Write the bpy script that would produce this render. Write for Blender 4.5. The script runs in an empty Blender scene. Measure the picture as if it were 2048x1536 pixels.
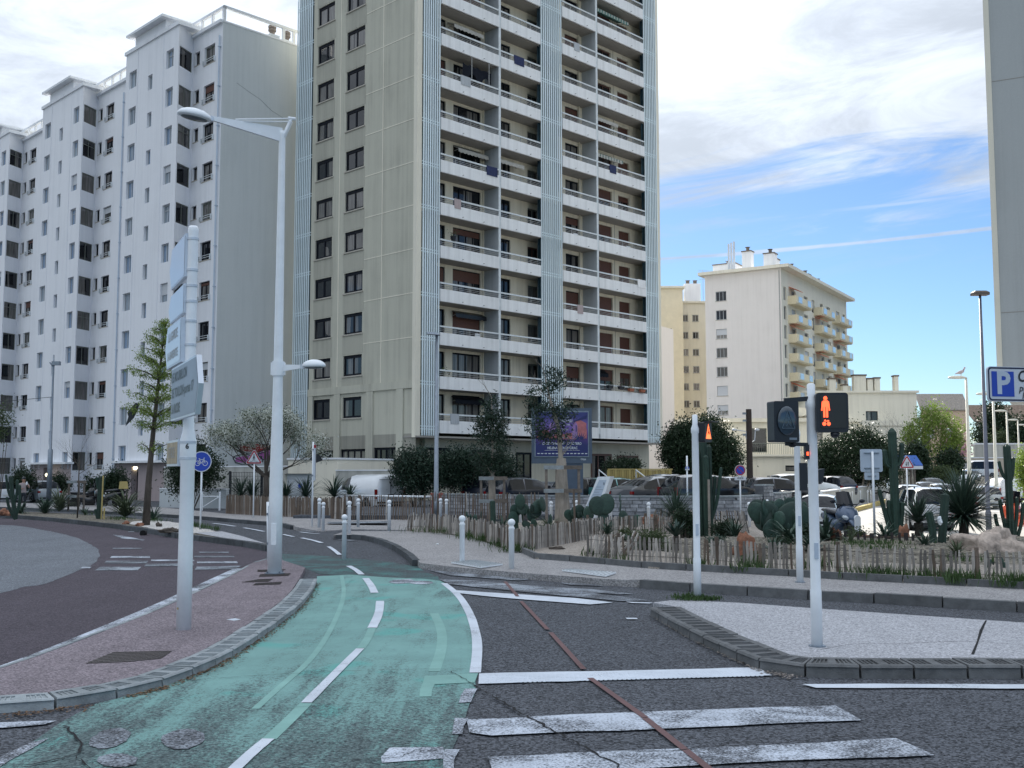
import bpy, math, random
import numpy as np
from mathutils import Vector, Matrix, noise as mnoise
random.seed(7); np.random.seed(7)
S = bpy.context.scene; COL = S.collection; R = math.radians; PI = math.pi
rnd = random.random; uni = random.uniform
# ------------------------------------------------------------------ camera
FP, PT, HC = 2126.0, R(4.761), 2.0
cd = bpy.data.cameras.new('camera'); cam = bpy.data.objects.new('camera', cd); COL.objects.link(cam)
cam.location = (0, 0, HC); cam.rotation_euler = (PI/2+PT, R(0.05), 0)
cd.sensor_width = 36; cd.lens = 36*FP/2048; cd.clip_start = .1; cd.clip_end = 3000
S.camera = cam; S.render.resolution_x = 1024; S.render.resolution_y = 768
# ------------------------------------------------------------------ sky and sun
SUN_AZ, SUN_EL = R(-1.2), R(30)
w = bpy.data.worlds.new('World'); S.world = w; w.use_nodes = True
nt = w.node_tree; nt.nodes.clear()
def nn(t, typ, **k):
    n = t.nodes.new(typ)
    for a, b in k.items():
        if a.startswith('i_'):
            n.inputs[int(a[2:]) if a[2:].isdigit() else a[2:].replace('_', ' ')].default_value = b
        else: setattr(n, a, b)
    return n
def mth(t, op, a, b=None, c=None, clamp=False):
    n = t.nodes.new('ShaderNodeMath'); n.operation = op; n.use_clamp = clamp
    for i, x in enumerate((a, b, c)):
        if x is None: continue
        if isinstance(x, (int, float)): n.inputs[i].default_value = x
        else: t.links.new(x, n.inputs[i])
    return n.outputs[0]
def mixc(t, f, a, b, mode='MIX'):
    n = t.nodes.new('ShaderNodeMix'); n.data_type = 'RGBA'; n.blend_type = mode
    for i, x in ((0, f), (6, a), (7, b)):
        if isinstance(x, (int, float)): n.inputs[i].default_value = x
        elif isinstance(x, tuple): n.inputs[i].default_value = x if len(x) == 4 else (*x, 1)
        else: t.links.new(x, n.inputs[i])
    return n.outputs[2]
def ramp(t, x, stops):
    n = t.nodes.new('ShaderNodeValToRGB'); e = n.color_ramp.elements
    while len(e) < len(stops): e.new(.5)
    for i, (p, c) in enumerate(stops):
        e[i].position = p; e[i].color = c if len(c) == 4 else (*c, 1)
    t.links.new(x, n.inputs[0]); return n.outputs[0]
def sstep(t, x, a, b):
    n = t.nodes.new('ShaderNodeMapRange'); n.interpolation_type = 'SMOOTHSTEP'
    n.inputs[1].default_value = a; n.inputs[2].default_value = b; t.links.new(x, n.inputs[0]); return n.outputs[0]
sky = nn(nt, 'ShaderNodeTexSky', sky_type='NISHITA', sun_disc=False, sun_elevation=SUN_EL, sun_rotation=SUN_AZ,
         air_density=1.0, dust_density=.15, ozone_density=2.6)
tc = nn(nt, 'ShaderNodeTexCoord'); sx = nn(nt, 'ShaderNodeSeparateXYZ'); nt.links.new(tc.outputs['Generated'], sx.inputs[0])
az = mth(nt, 'ARCTAN2', sx.outputs[0], sx.outputs[1]); el = mth(nt, 'ARCSINE', sx.outputs[2])
def skyn(su, sv, scale, det, off=0., rough=.55, dist=0.):
    cx = nn(nt, 'ShaderNodeCombineXYZ'); nt.links.new(mth(nt, 'MULTIPLY', az, su), cx.inputs[0])
    v = mth(nt, 'ADD', el, mth(nt, 'MULTIPLY', az, -.10))
    nt.links.new(mth(nt, 'MULTIPLY', v, sv), cx.inputs[1]); cx.inputs[2].default_value = off
    n = nn(nt, 'ShaderNodeTexNoise', i_Scale=scale, i_Detail=det, i_Roughness=rough, i_Distortion=dist)
    nt.links.new(cx.outputs[0], n.inputs['Vector']); return n.outputs['Fac']
n1 = skyn(1.3, 6, 2.0, 6, 3.1, .6, .6); n2 = skyn(3, 22, 1.6, 8, 7.7, .62, .9)
# cirrus sheet: dense above ~13 degrees, torn lower edge, thin streaks under it
lift = mth(nt, 'ADD', el, mth(nt, 'MULTIPLY', az, -.05))
cover = sstep(nt, mth(nt, 'ADD', lift, mth(nt, 'ADD', mth(nt, 'MULTIPLY', mth(nt, 'SUBTRACT', n1, .5), .13), mth(nt, 'MULTIPLY', mth(nt, 'SUBTRACT', n2, .5), .12))), .222, .275)
veil = mth(nt, 'MULTIPLY', sstep(nt, n2, .50, .80), mth(nt, 'MULTIPLY', sstep(nt, el, .15, .23), .5))
cl = mth(nt, 'MAXIMUM', cover, veil)
def trail(a0, k, wd, amp, br, a1, a2):   # an aircraft trail: a straight narrow streak across the sky
    d = mth(nt, 'ABSOLUTE', mth(nt, 'SUBTRACT', el, mth(nt, 'ADD', mth(nt, 'MULTIPLY', az, k), a0)))
    s = mth(nt, 'SUBTRACT', 1.0, sstep(nt, mth(nt, 'ADD', d, mth(nt, 'MULTIPLY', mth(nt, 'SUBTRACT', n2, .5), br)), wd*.3, wd))
    win = mth(nt, 'MULTIPLY', sstep(nt, az, a1-.03, a1+.06), mth(nt, 'SUBTRACT', 1.0, sstep(nt, az, a2-.06, a2+.05)))
    return mth(nt, 'MULTIPLY', mth(nt, 'MULTIPLY', s, win), amp)
cl = mth(nt, 'MAXIMUM', cl, trail(.1931, .035, .0024, .65, .003, -.1, .52))
cl = mth(nt, 'MAXIMUM', cl, trail(.2245, .032, .0024, .35, .004, .30, .42))
sund = (math.sin(SUN_AZ)*math.cos(SUN_EL), math.cos(SUN_AZ)*math.cos(SUN_EL), math.sin(SUN_EL))
dp = nn(nt, 'ShaderNodeVectorMath', operation='DOT_PRODUCT'); nt.links.new(tc.outputs['Generated'], dp.inputs[0]); dp.inputs[1].default_value = sund
halo = mth(nt, 'POWER', mth(nt, 'MAXIMUM', dp.outputs['Value'], 0.0), 9.0)
n3 = skyn(2.2, 7, 2.2, 8, 12.0, .66, .5)
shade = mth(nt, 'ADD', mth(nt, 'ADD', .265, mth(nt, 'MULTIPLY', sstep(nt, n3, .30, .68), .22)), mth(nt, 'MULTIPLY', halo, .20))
shade = mth(nt, 'MULTIPLY', shade, mth(nt, 'MULTIPLY', mth(nt, 'ADD', 1.0, mth(nt, 'MULTIPLY', mth(nt, 'MAXIMUM', sx.outputs[2], 0.0), 3.0)), .49))   # overcast sheet: made brighter towards the unseen zenith to light the shaded ground
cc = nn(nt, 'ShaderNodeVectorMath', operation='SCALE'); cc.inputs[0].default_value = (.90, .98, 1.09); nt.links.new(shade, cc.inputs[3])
SKY_K = .056
sk = nn(nt, 'ShaderNodeVectorMath', operation='SCALE'); nt.links.new(sky.outputs[0], sk.inputs[0]); sk.inputs[3].default_value = 1.0; skt = nn(nt, 'ShaderNodeVectorMath', operation='MULTIPLY'); nt.links.new(sk.outputs[0], skt.inputs[0]); skt.inputs[1].default_value = (.70, .86, 1.06)
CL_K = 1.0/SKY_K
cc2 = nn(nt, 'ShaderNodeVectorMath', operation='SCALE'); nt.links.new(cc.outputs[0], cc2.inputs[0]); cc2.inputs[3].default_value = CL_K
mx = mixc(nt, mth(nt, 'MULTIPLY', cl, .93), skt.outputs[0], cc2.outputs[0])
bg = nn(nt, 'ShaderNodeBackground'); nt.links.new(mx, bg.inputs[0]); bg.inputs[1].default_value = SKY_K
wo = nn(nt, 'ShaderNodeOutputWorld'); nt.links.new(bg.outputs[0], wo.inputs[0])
sd = bpy.data.lights.new('sun', 'SUN'); sun = bpy.data.objects.new('sun', sd); COL.objects.link(sun)
sd.energy = 4.8; sd.angle = R(.8); sd.color = (1, .94, .85)
sun.rotation_euler = Vector(sund).to_track_quat('Z', 'Y').to_euler()
V = S.view_settings; V.view_transform = 'Standard'; V.look = 'None'; V.gamma = 1; V.exposure = 1.05; V.use_curve_mapping = False
S.render.engine = 'CYCLES'
# ------------------------------------------------------------------ pixel of the 2048 x 1536 photograph -> world point
def ray(x, y):
    a = (x-1024)/FP; b = (768-y)/FP
    return Vector((a, math.cos(PT)-b*math.sin(PT), math.sin(PT)+b*math.cos(PT)))
def G(x, y, z=0.0):
    r = ray(x, y); return r*((z-HC)/r.z)+Vector((0, 0, HC))
def AT(x, y, Y):
    r = ray(x, y); return r*(Y/r.y)+Vector((0, 0, HC))
# ------------------------------------------------------------------ materials
MATS = {}
def base(name):
    m = bpy.data.materials.new(name); m.use_nodes = True; t = m.node_tree; t.nodes.clear()
    o = t.nodes.new('ShaderNodeOutputMaterial'); p = t.nodes.new('ShaderNodeBsdfPrincipled'); t.links.new(p.outputs[0], o.inputs[0])
    MATS[name] = m; return m, t, p, o
def nz(t, scale, det=4, rough=.6, coord='Object', stretch=None, dist=0.):
    c = t.nodes.new('ShaderNodeTexCoord'); v = c.outputs[coord]
    if coord == 'World':
        pass
    if stretch:
        mp = t.nodes.new('ShaderNodeMapping'); t.links.new(v, mp.inputs[0]); mp.inputs['Scale'].default_value = stretch; v = mp.outputs[0]
    n = nn(t, 'ShaderNodeTexNoise', i_Scale=scale, i_Detail=det, i_Roughness=rough, i_Distortion=dist); t.links.new(v, n.inputs['Vector'])
    return n.outputs['Fac']
def mat(name, col, rough=.8, var=.15, scale=3., met=0., bump=0., bscale=40., coat=0., rand=0., spec=.5, stretch=None):
    if name in MATS: return MATS[name]
    m, t, p, o = base(name)
    f = nz(t, scale, 5, .65, stretch=stretch)
    lo = tuple(c*(1-var) for c in col); hi = tuple(min(1, c*(1+var)) for c in col)
    c = ramp(t, f, [(.3, lo), (.7, hi)])
    if rand:
        oi = t.nodes.new('ShaderNodeObjectInfo')
        k = mth(t, 'ADD', mth(t, 'MULTIPLY', oi.outputs['Random'], 2*rand), 1-rand)
        sc = nn(t, 'ShaderNodeVectorMath', operation='SCALE'); t.links.new(c, sc.inputs[0]); t.links.new(k, sc.inputs[3]); c = sc.outputs[0]
    t.links.new(c, p.inputs['Base Color']); p.inputs['Roughness'].default_value = rough; p.inputs['Metallic'].default_value = met
    p.inputs['Coat Weight'].default_value = coat; p.inputs['Coat Roughness'].default_value = .05; p.inputs['Specular IOR Level'].default_value = spec
    if bump:
        b = t.nodes.new('ShaderNodeBump'); b.inputs[0].default_value = bump; b.inputs[1].default_value = .02
        t.links.new(nz(t, bscale, 3), b.inputs['Height']); t.links.new(b.outputs[0], p.inputs['Normal'])
    return m
def aggregate(name, dark, light, scale=90., var=.2, patch=None, rough=.9):
    """tarmac: stones of mixed tone in a binder, with soft large stains"""
    m, t, p, o = base(name); tcn = t.nodes.new('ShaderNodeTexCoord')
    v = nn(t, 'ShaderNodeTexVoronoi', i_Scale=scale); t.links.new(tcn.outputs['Object'], v.inputs['Vector'])
    sp = nn(t, 'ShaderNodeSeparateColor'); t.links.new(v.outputs['Color'], sp.inputs[0])
    f = mth(t, 'ADD', mth(t, 'MULTIPLY', sp.outputs[0], .6), mth(t, 'MULTIPLY', nz(t, scale*.6, 4, .8), .5))
    c = ramp(t, f, [(.22, dark), (.85, light)])
    big = nz(t, .55, 6, .65); k = mth(t, 'ADD', mth(t, 'MULTIPLY', big, 2*var), 1-var)
    k = mth(t, 'MULTIPLY', k, mth(t, 'ADD', mth(t, 'MULTIPLY', nz(t, 1.1, 4, .6, stretch=(1.6, .16, 1)), var*1.6), 1-var*.8))
    mid = nz(t, 5., 4, .7); k = mth(t, 'MULTIPLY', k, mth(t, 'ADD', mth(t, 'MULTIPLY', mid, var), 1-var*.5))
    s = nn(t, 'ShaderNodeVectorMath', operation='SCALE'); t.links.new(c, s.inputs[0]); t.links.new(k, s.inputs[3]); c = s.outputs[0]
    t.links.new(c, p.inputs['Base Color']); p.inputs['Roughness'].default_value = rough; p.inputs['Specular IOR Level'].default_value = .25
    b = t.nodes.new('ShaderNodeBump'); b.inputs[0].default_value = .5; b.inputs[1].default_value = .006
    t.links.new(v.outputs['Distance'], b.inputs['Height']); t.links.new(b.outputs[0], p.inputs['Normal']); return m
def worn(name, paint, dark, light, wear=.4, scale=60., streak=None, edge=.08, grad=None, patchcol=None):
    """road paint rubbed away so that the tarmac stones show through"""
    m, t, p, o = base(name); tcn = t.nodes.new('ShaderNodeTexCoord')
    v = nn(t, 'ShaderNodeTexVoronoi', i_Scale=scale*1.4); t.links.new(tcn.outputs['Object'], v.inputs['Vector'])
    sp = nn(t, 'ShaderNodeSeparateColor'); t.links.new(v.outputs['Color'], sp.inputs[0])
    tar = ramp(t, mth(t, 'ADD', mth(t, 'MULTIPLY', sp.outputs[0], .6), mth(t, 'MULTIPLY', nz(t, scale, 3, .8), .5)), [(.22, dark), (.85, light)])
    pc = ramp(t, nz(t, 1.1, 6, .7), [(.3, tuple(c*.82 for c in paint)), (.7, tuple(min(1, c*1.12) for c in paint))])
    if patchcol: pc = mixc(t, sstep(t, nz(t, .9, 3, .5), .58, .66), pc, patchcol)
    f = mth(t, 'ADD', mth(t, 'MULTIPLY', nz(t, scale, 6, .75), .62), mth(t, 'MULTIPLY', nz(t, 1.3, 5, .65, stretch=streak, dist=.4), .5))
    if grad:   # (y0, y1, extra): more worn towards y1
        sxyz = t.nodes.new('ShaderNodeSeparateXYZ'); t.links.new(tcn.outputs['Object'], sxyz.inputs[0])
        f = mth(t, 'ADD', f, mth(t, 'MULTIPLY', mth(t, 'SUBTRACT', 1.0, sstep(t, sxyz.outputs[1], grad[1], grad[0])), -grad[2]))
    k = sstep(t, f, wear-edge, wear+edge)
    t.links.new(mixc(t, k, tar, pc), p.inputs['Base Color']); p.inputs['Roughness'].default_value = .85; p.inputs['Specular IOR Level'].default_value = .3
    b = t.nodes.new('ShaderNodeBump'); b.inputs[0].default_value = .4; b.inputs[1].default_value = .005
    t.links.new(v.outputs['Distance'], b.inputs['Height']); t.links.new(b.outputs[0], p.inputs['Normal']); return m
def render_wall(name, col, stain=(.25, .24, .22), amt=.35, fine=.12, rough=.9):
    """rendered facade with rain streaks running down it"""
    m, t, p, o = base(name)
    st = nz(t, 1.0, 6, .7, stretch=(2.2, 2.2, .10)); bl = nz(t, .35, 5, .6); fi = nz(t, 14., 4, .7)
    a = mth(t, 'MULTIPLY', sstep(t, mth(t, 'ADD', mth(t, 'MULTIPLY', st, .65), mth(t, 'MULTIPLY', bl, .35)), .42, .72), amt)
    c = mixc(t, a, col, stain)
    s = nn(t, 'ShaderNodeVectorMath', operation='SCALE'); t.links.new(c, s.inputs[0])
    t.links.new(mth(t, 'ADD', mth(t, 'MULTIPLY', fi, 2*fine), 1-fine), s.inputs[3]); t.links.new(s.outputs[0], p.inputs['Base Color'])
    p.inputs['Roughness'].default_value = rough; p.inputs['Specular IOR Level'].default_value = .2
    b = t.nodes.new('ShaderNodeBump'); b.inputs[0].default_value = .25; b.inputs[1].default_value = .02; t.links.new(fi, b.inputs['Height']); t.links.new(b.outputs[0], p.inputs['Normal']); return m
def pane_mat(name, dark=(.012, .014, .018), cur=(.22, .21, .2), share=.6, rough=.04):
    """window pane: glossy glass over a dark room or a painted sky reflection, with curtains behind some panes"""
    m, t, p, o = base(name); oi = t.nodes.new('ShaderNodeObjectInfo')
    c = t.nodes.new('ShaderNodeTexCoord'); mp = t.nodes.new('ShaderNodeMapping'); t.links.new(c.outputs['Object'], mp.inputs[0])
    cx = nn(t, 'ShaderNodeCombineXYZ'); t.links.new(mth(t, 'MULTIPLY', oi.outputs['Random'], 40.), cx.inputs[0]); t.links.new(cx.outputs[0], mp.inputs['Location'])
    mp.inputs['Scale'].default_value = (1, 1, .05)
    fold = nn(t, 'ShaderNodeTexNoise', i_Scale=11., i_Detail=3.); t.links.new(mp.outputs[0], fold.inputs['Vector'])
    which = nn(t, 'ShaderNodeTexNoise', i_Scale=1.1, i_Detail=0.); t.links.new(mp.outputs[0], which.inputs['Vector'])
    cm = ramp(t, fold.outputs['Fac'], [(.3, tuple(x*.35 for x in cur)), (.7, cur)])
    r2 = nn(t, 'ShaderNodeTexWhiteNoise', noise_dimensions='1D'); t.links.new(oi.outputs['Random'], r2.inputs['W'])
    on = mth(t, 'GREATER_THAN', mth(t, 'ADD', which.outputs['Fac'], mth(t, 'MULTIPLY', mth(t, 'SUBTRACT', r2.outputs[0], .5), .5)), .5+(.5-share)*.5)
    t.links.new(mixc(t, on, (*dark, 1), cm), p.inputs['Base Color'])
    p.inputs['Roughness'].default_value = rough; p.inputs['Specular IOR Level'].default_value = .7; p.inputs['IOR'].default_value = 1.52
    n = nz(t, 1.7, 2); b = t.nodes.new('ShaderNodeBump'); b.inputs[0].default_value = .06; b.inputs[1].default_value = .02
    t.links.new(n, b.inputs['Height']); t.links.new(b.outputs[0], p.inputs['Normal']); return m
def leaf_mat(name, a, b, trans=.3, rough=.5, scale=2.5, rand=.0):
    m, t, p, o = base(name)
    f = mth(t, 'ADD', mth(t, 'MULTIPLY', nz(t, scale, 3, .7), .6), mth(t, 'MULTIPLY', nz(t, 23., 2, .7), .45))
    c = ramp(t, f, [(.32, a), (.72, b)]); t.links.new(c, p.inputs['Base Color']); p.inputs['Roughness'].default_value = rough; p.inputs['Specular IOR Level'].default_value = .3
    tr = t.nodes.new('ShaderNodeBsdfTranslucent'); t.links.new(c, tr.inputs[0]); ms = t.nodes.new('ShaderNodeMixShader'); ms.inputs[0].default_value = trans
    t.links.new(p.outputs[0], ms.inputs[1]); t.links.new(tr.outputs[0], ms.inputs[2]); t.links.new(ms.outputs[0], o.inputs[0]); return m
def emit(name, col, k=1.):
    m, t, p, o = base(name); p.inputs['Base Color'].default_value = (*[c*.3 for c in col], 1)
    p.inputs['Emission Color'].default_value = (*col, 1); p.inputs['Emission Strength'].default_value = k; return m
M = {}
M['asphalt'] = aggregate('road_tarmac', (.006, .007, .009), (.140, .150, .172), 55)
M['asphalt_old'] = aggregate('old_tarmac', (.05, .055, .065), (.13, .14, .16), 60)
M['asphalt_red'] = aggregate('red_tarmac', (.030, .027, .034), (.118, .098, .118), 60)
M['asphalt_pale'] = aggregate('pale_tarmac', (.06, .068, .08), (.23, .25, .28), 60)
M['sunroad'] = aggregate('street_concrete', (.24, .235, .225), (.44, .43, .41), 30, .25)
M['island_red'] = aggregate('island_red_render', (.09, .078, .088), (.31, .262, .288), 60, .35)
M['island_grey'] = aggregate('island_grey_render', (.20, .205, .22), (.55, .555, .59), 60, .14)
M['pave'] = aggregate('pavement_render', (.17, .165, .17), (.42, .41, .41), 50, .2)
M['sand'] = aggregate('sandy_soil', (.15, .135, .12), (.44, .39, .34), 40, .35)
M['white_gravel'] = aggregate('white_gravel', (.30, .29, .28), (.72, .69, .66), 24, .25)
M['beige_gravel'] = aggregate('beige_gravel', (.035, .032, .026), (.26, .235, .19), 14, .3)
A0, A1 = (.012, .013, .016), (.135, .145, .165)
M['green'] = worn('green_lane_paint', (.185, .345, .325), (.022, .035, .040), (.13, .18, .18), .475, 38, streak=(2.4, .4, 1), grad=(12., 6.8, .15), patchcol=(.13, .36, .33))
M['green_faint'] = worn('faint_green_paint', (.07, .20, .19), (.03, .035, .04), (.09, .11, .12), .60, 42)
M['stripe'] = worn('worn_white_paint', (.55, .60, .68), A0, A1, .55, 48)
M['stripe_fresh'] = worn('white_paint', (.60, .65, .72), A0, A1, .44, 55)
M['stripe_faint'] = worn('faint_white_paint', (.34, .38, .43), A0, A1, .58, 40)
M['brownstrip'] = worn('brown_strip_paint', (.16, .095, .095), A0, A1, .30, 42)
M['greenline'] = worn('light_green_paint', (.225, .41, .375), (.03, .045, .05), (.09, .14, .15), .40, 42)
M['crack'] = mat('crack_shadow', (.008, .008, .009), 1, .1)
M['kerb'] = mat('kerb_concrete', (.27, .30, .315), .85, .25, 6, bump=.5, bscale=60, rand=.12)
M['kerb_dark'] = mat('dark_kerb_concrete', (.062, .07, .078), .85, .35, 5, bump=.5, bscale=60, rand=.25)
M['kerb_mid'] = mat('mid_kerb_concrete', (.12, .125, .13), .85, .3, 5, bump=.5, bscale=60, rand=.15)
M['iron'] = mat('cast_iron', (.045, .035, .034), .6, .3, 30, bump=.4)
M['white_paint'] = mat('white_gloss_paint', (.80, .84, .88), .35, .06, 4, coat=.2)
M['bollard'] = mat('bollard_paint', (.78, .82, .86), .4, .07, 5, coat=.15)
M['alu'] = mat('sign_aluminium', (.58, .63, .70), .4, .08, 3, met=.35)
M['sign_white'] = mat('sign_white', (.56, .60, .66), .35, .04, 2, coat=.3)
M['sign_grey'] = mat('sign_grey_back', (.46, .54, .64), .45, .06, 2)
M['sign_blue'] = mat('sign_blue', (.012, .055, .42), .35, .04, 2)
M['sign_red'] = mat('sign_red', (.33, .015, .03), .35, .04, 2)
M['sign_black'] = mat('sign_black', (.012, .014, .018), .4, .05, 2)
M['sign_dark'] = mat('sign_face_grey', (.25, .30, .37), .45, .08, 3)
M['sign_cream'] = mat('sign_faded_cream', (.40, .33, .22), .6, .3, 6)
M['steel'] = mat('galvanised_steel', (.24, .28, .33), .45, .15, 6, met=.6)
M['blk'] = mat('black_plastic', (.010, .013, .020), .35, .2, 6)
M['lens'] = mat('dark_lens', (.03, .055, .08), .15, .2, 6, coat=.6)
M['rubber'] = mat('tyre_rubber', (.018, .018, .019), .85, .2, 10)
M['rim'] = mat('wheel_rim', (.35, .36, .38), .3, .1, 8, met=.8)
M['carglass'] = mat('car_glass', (.008, .011, .016), .06, .1, 3, spec=.45)
M['taillight'] = mat('tail_light', (.22, .008, .008), .15, .1, 4, coat=.8)
M['headlight'] = mat('head_light', (.62, .68, .74), .1, .1, 4, coat=.8)
M['plate'] = mat('number_plate', (.6, .6, .58), .4, .05, 4)
M['wood'] = mat('weathered_wood', (.31, .285, .26), .9, .4, 12, bump=.5, rand=.62, stretch=(1, 1, .1))
M['wood_brown'] = mat('brown_wood', (.15, .115, .09), .9, .35, 10, bump=.5, rand=.3, stretch=(1, 1, .1))
M['wood_board'] = mat('grey_board', (.17, .145, .125), .9, .3, 9, bump=.5, rand=.2)
M['wire'] = mat('rusty_wire', (.06, .05, .045), .6, .2, 9)
M['bark'] = mat('tree_bark', (.075, .062, .052), .95, .4, 8, bump=.9, bscale=18, stretch=(1, 1, .3))
M['bark_pale'] = mat('pale_bark', (.30, .265, .225), .95, .3, 8, bump=.9, bscale=22, stretch=(1, 1, .25))
M['white_wall'] = render_wall('white_render', (.80, .81, .845), (.50, .52, .56), .28, .04)
M['gable'] = render_wall('grey_render', (.57, .605, .625), (.44, .48, .50), .5, .05)
M['coping'] = render_wall('white_coping', (.78, .80, .83), (.38, .41, .45), .3, .05)
M['pinkwall'] = render_wall('pink_render', (.42, .35, .35), (.24, .21, .22), .4, .06)
M['tan'] = render_wall('tan_render', (.52, .51, .43), (.24, .23, .20), .45, .08)
M['tan_dark'] = render_wall('sooty_render', (.33, .32, .275), (.15, .148, .135), .6, .1)
M['cream'] = render_wall('cream_render', (.77, .73, .62), (.35, .32, .26), .3, .06)
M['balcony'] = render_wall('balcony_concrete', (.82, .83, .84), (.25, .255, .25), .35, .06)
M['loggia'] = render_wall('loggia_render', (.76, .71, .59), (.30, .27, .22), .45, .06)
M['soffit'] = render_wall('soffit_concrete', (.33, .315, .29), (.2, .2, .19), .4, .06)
M['divider'] = render_wall('divider_render', (.43, .46, .49), (.22, .23, .24), .4, .07)
M['fin'] = mat('pale_blue_fin', (.70, .80, .84), .5, .12, 1.2, rand=.06, stretch=(3, 3, .3))
M['fin_back'] = mat('dark_green_screen', (.022, .055, .075), .6, .5, 1.5)
M['darkframe'] = mat('dark_window_frame', (.006, .008, .015), .5, .15, 5, spec=.15)
M['sill'] = mat('sill_render', (.44, .41, .36), .9, .15, 5)
M['spandrel'] = render_wall('spandrel_render', (.44, .43, .365), (.25, .245, .215), .6, .08)
M['brownframe'] = mat('brown_window_frame', (.10, .045, .035), .5, .15, 5)
M['whiteframe'] = mat('white_window_frame', (.42, .44, .46), .5, .1, 5)
M['greyframe'] = mat('grey_green_frame', (.16, .17, .15), .5, .1, 5)
M['shutter'] = mat('brown_roller_shutter', (.12, .052, .038), .6, .25, 8, stretch=(1, 1, 12))
M['shutter_white'] = mat('white_roller_shutter', (.55, .57, .60), .6, .1, 8, stretch=(1, 1, 12))
M['pane'] = pane_mat('window_glass')
M['pane_sky_tint'] = pane_mat('sky_tinted_window_glass', (.20, .28, .40), (.42, .50, .58), .5)  # bright sky reflection painted into the pane colour as light blue
M['rail'] = mat('rail_paint', (.62, .66, .68), .5, .1, 5)
M['railthin'] = mat('thin_rail', (.34, .345, .34), .5, .15, 5)
M['awn_cream'] = mat('cream_canvas', (.46, .45, .42), .9, .12, 5)
M['awn_green'] = mat('green_canvas', (.10, .19, .17), .9, .12, 5)
M['awn_orange'] = mat('orange_canvas', (.62, .16, .08), .9, .15, 5)
M['awn_blue'] = mat('blue_canvas', (.02, .09, .34), .8, .15, 5)
M['stone'] = mat('limestone_block', (.30, .31, .33), .9, .3, 5, bump=.8, bscale=14, rand=.28)
M['mortar'] = mat('dark_mortar', (.10, .105, .115), 1, .25, 6)
M['conc'] = render_wall('raw_concrete', (.47, .47, .44), (.16, .16, .14), .6, .1)
M['yellow_rail'] = mat('yellow_railing', (.42, .33, .12), .5, .15, 5)
M['rock_red'] = mat('red_rock', (.22, .10, .06), .9, .6, 7, bump=1, bscale=9)
M['rock_pale'] = mat('pale_rock', (.40, .33, .28), .9, .55, 5, bump=1, bscale=8)
M['skin'] = mat('skin', (.35, .2, .14), .6, .08, 3)
M['cactus'] = mat('cactus_skin', (.018, .045, .032), .6, .35, 6, rand=.2)
M['pad'] = mat('prickly_pear_skin', (.024, .055, .042), .6, .35, 7, rand=.35)
M['l_dark'] = leaf_mat('dark_leaves', (.006, .015, .008), (.034, .066, .030), .18)
M['l_olea'] = leaf_mat('oleander_leaves', (.008, .021, .014), (.036, .070, .044), .15)
M['l_bright'] = leaf_mat('fresh_leaves', (.07, .12, .02), (.28, .38, .08), .4)
M['l_mid'] = leaf_mat('mid_leaves', (.03, .05, .025), (.11, .15, .06), .3)
M['l_blos'] = leaf_mat('white_blossom', (.40, .43, .38), (.80, .82, .76), .3)
M['l_pink'] = leaf_mat('pink_blossom', (.32, .12, .20), (.62, .34, .44), .3)
M['l_agave'] = leaf_mat('sword_leaves', (.018, .04, .03), (.085, .13, .095), .1)
M['l_phorm'] = leaf_mat('flax_leaves', (.035, .055, .03), (.15, .18, .11), .15)
M['grass'] = leaf_mat('weeds', (.02, .05, .015), (.09, .15, .05), .25)
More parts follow.
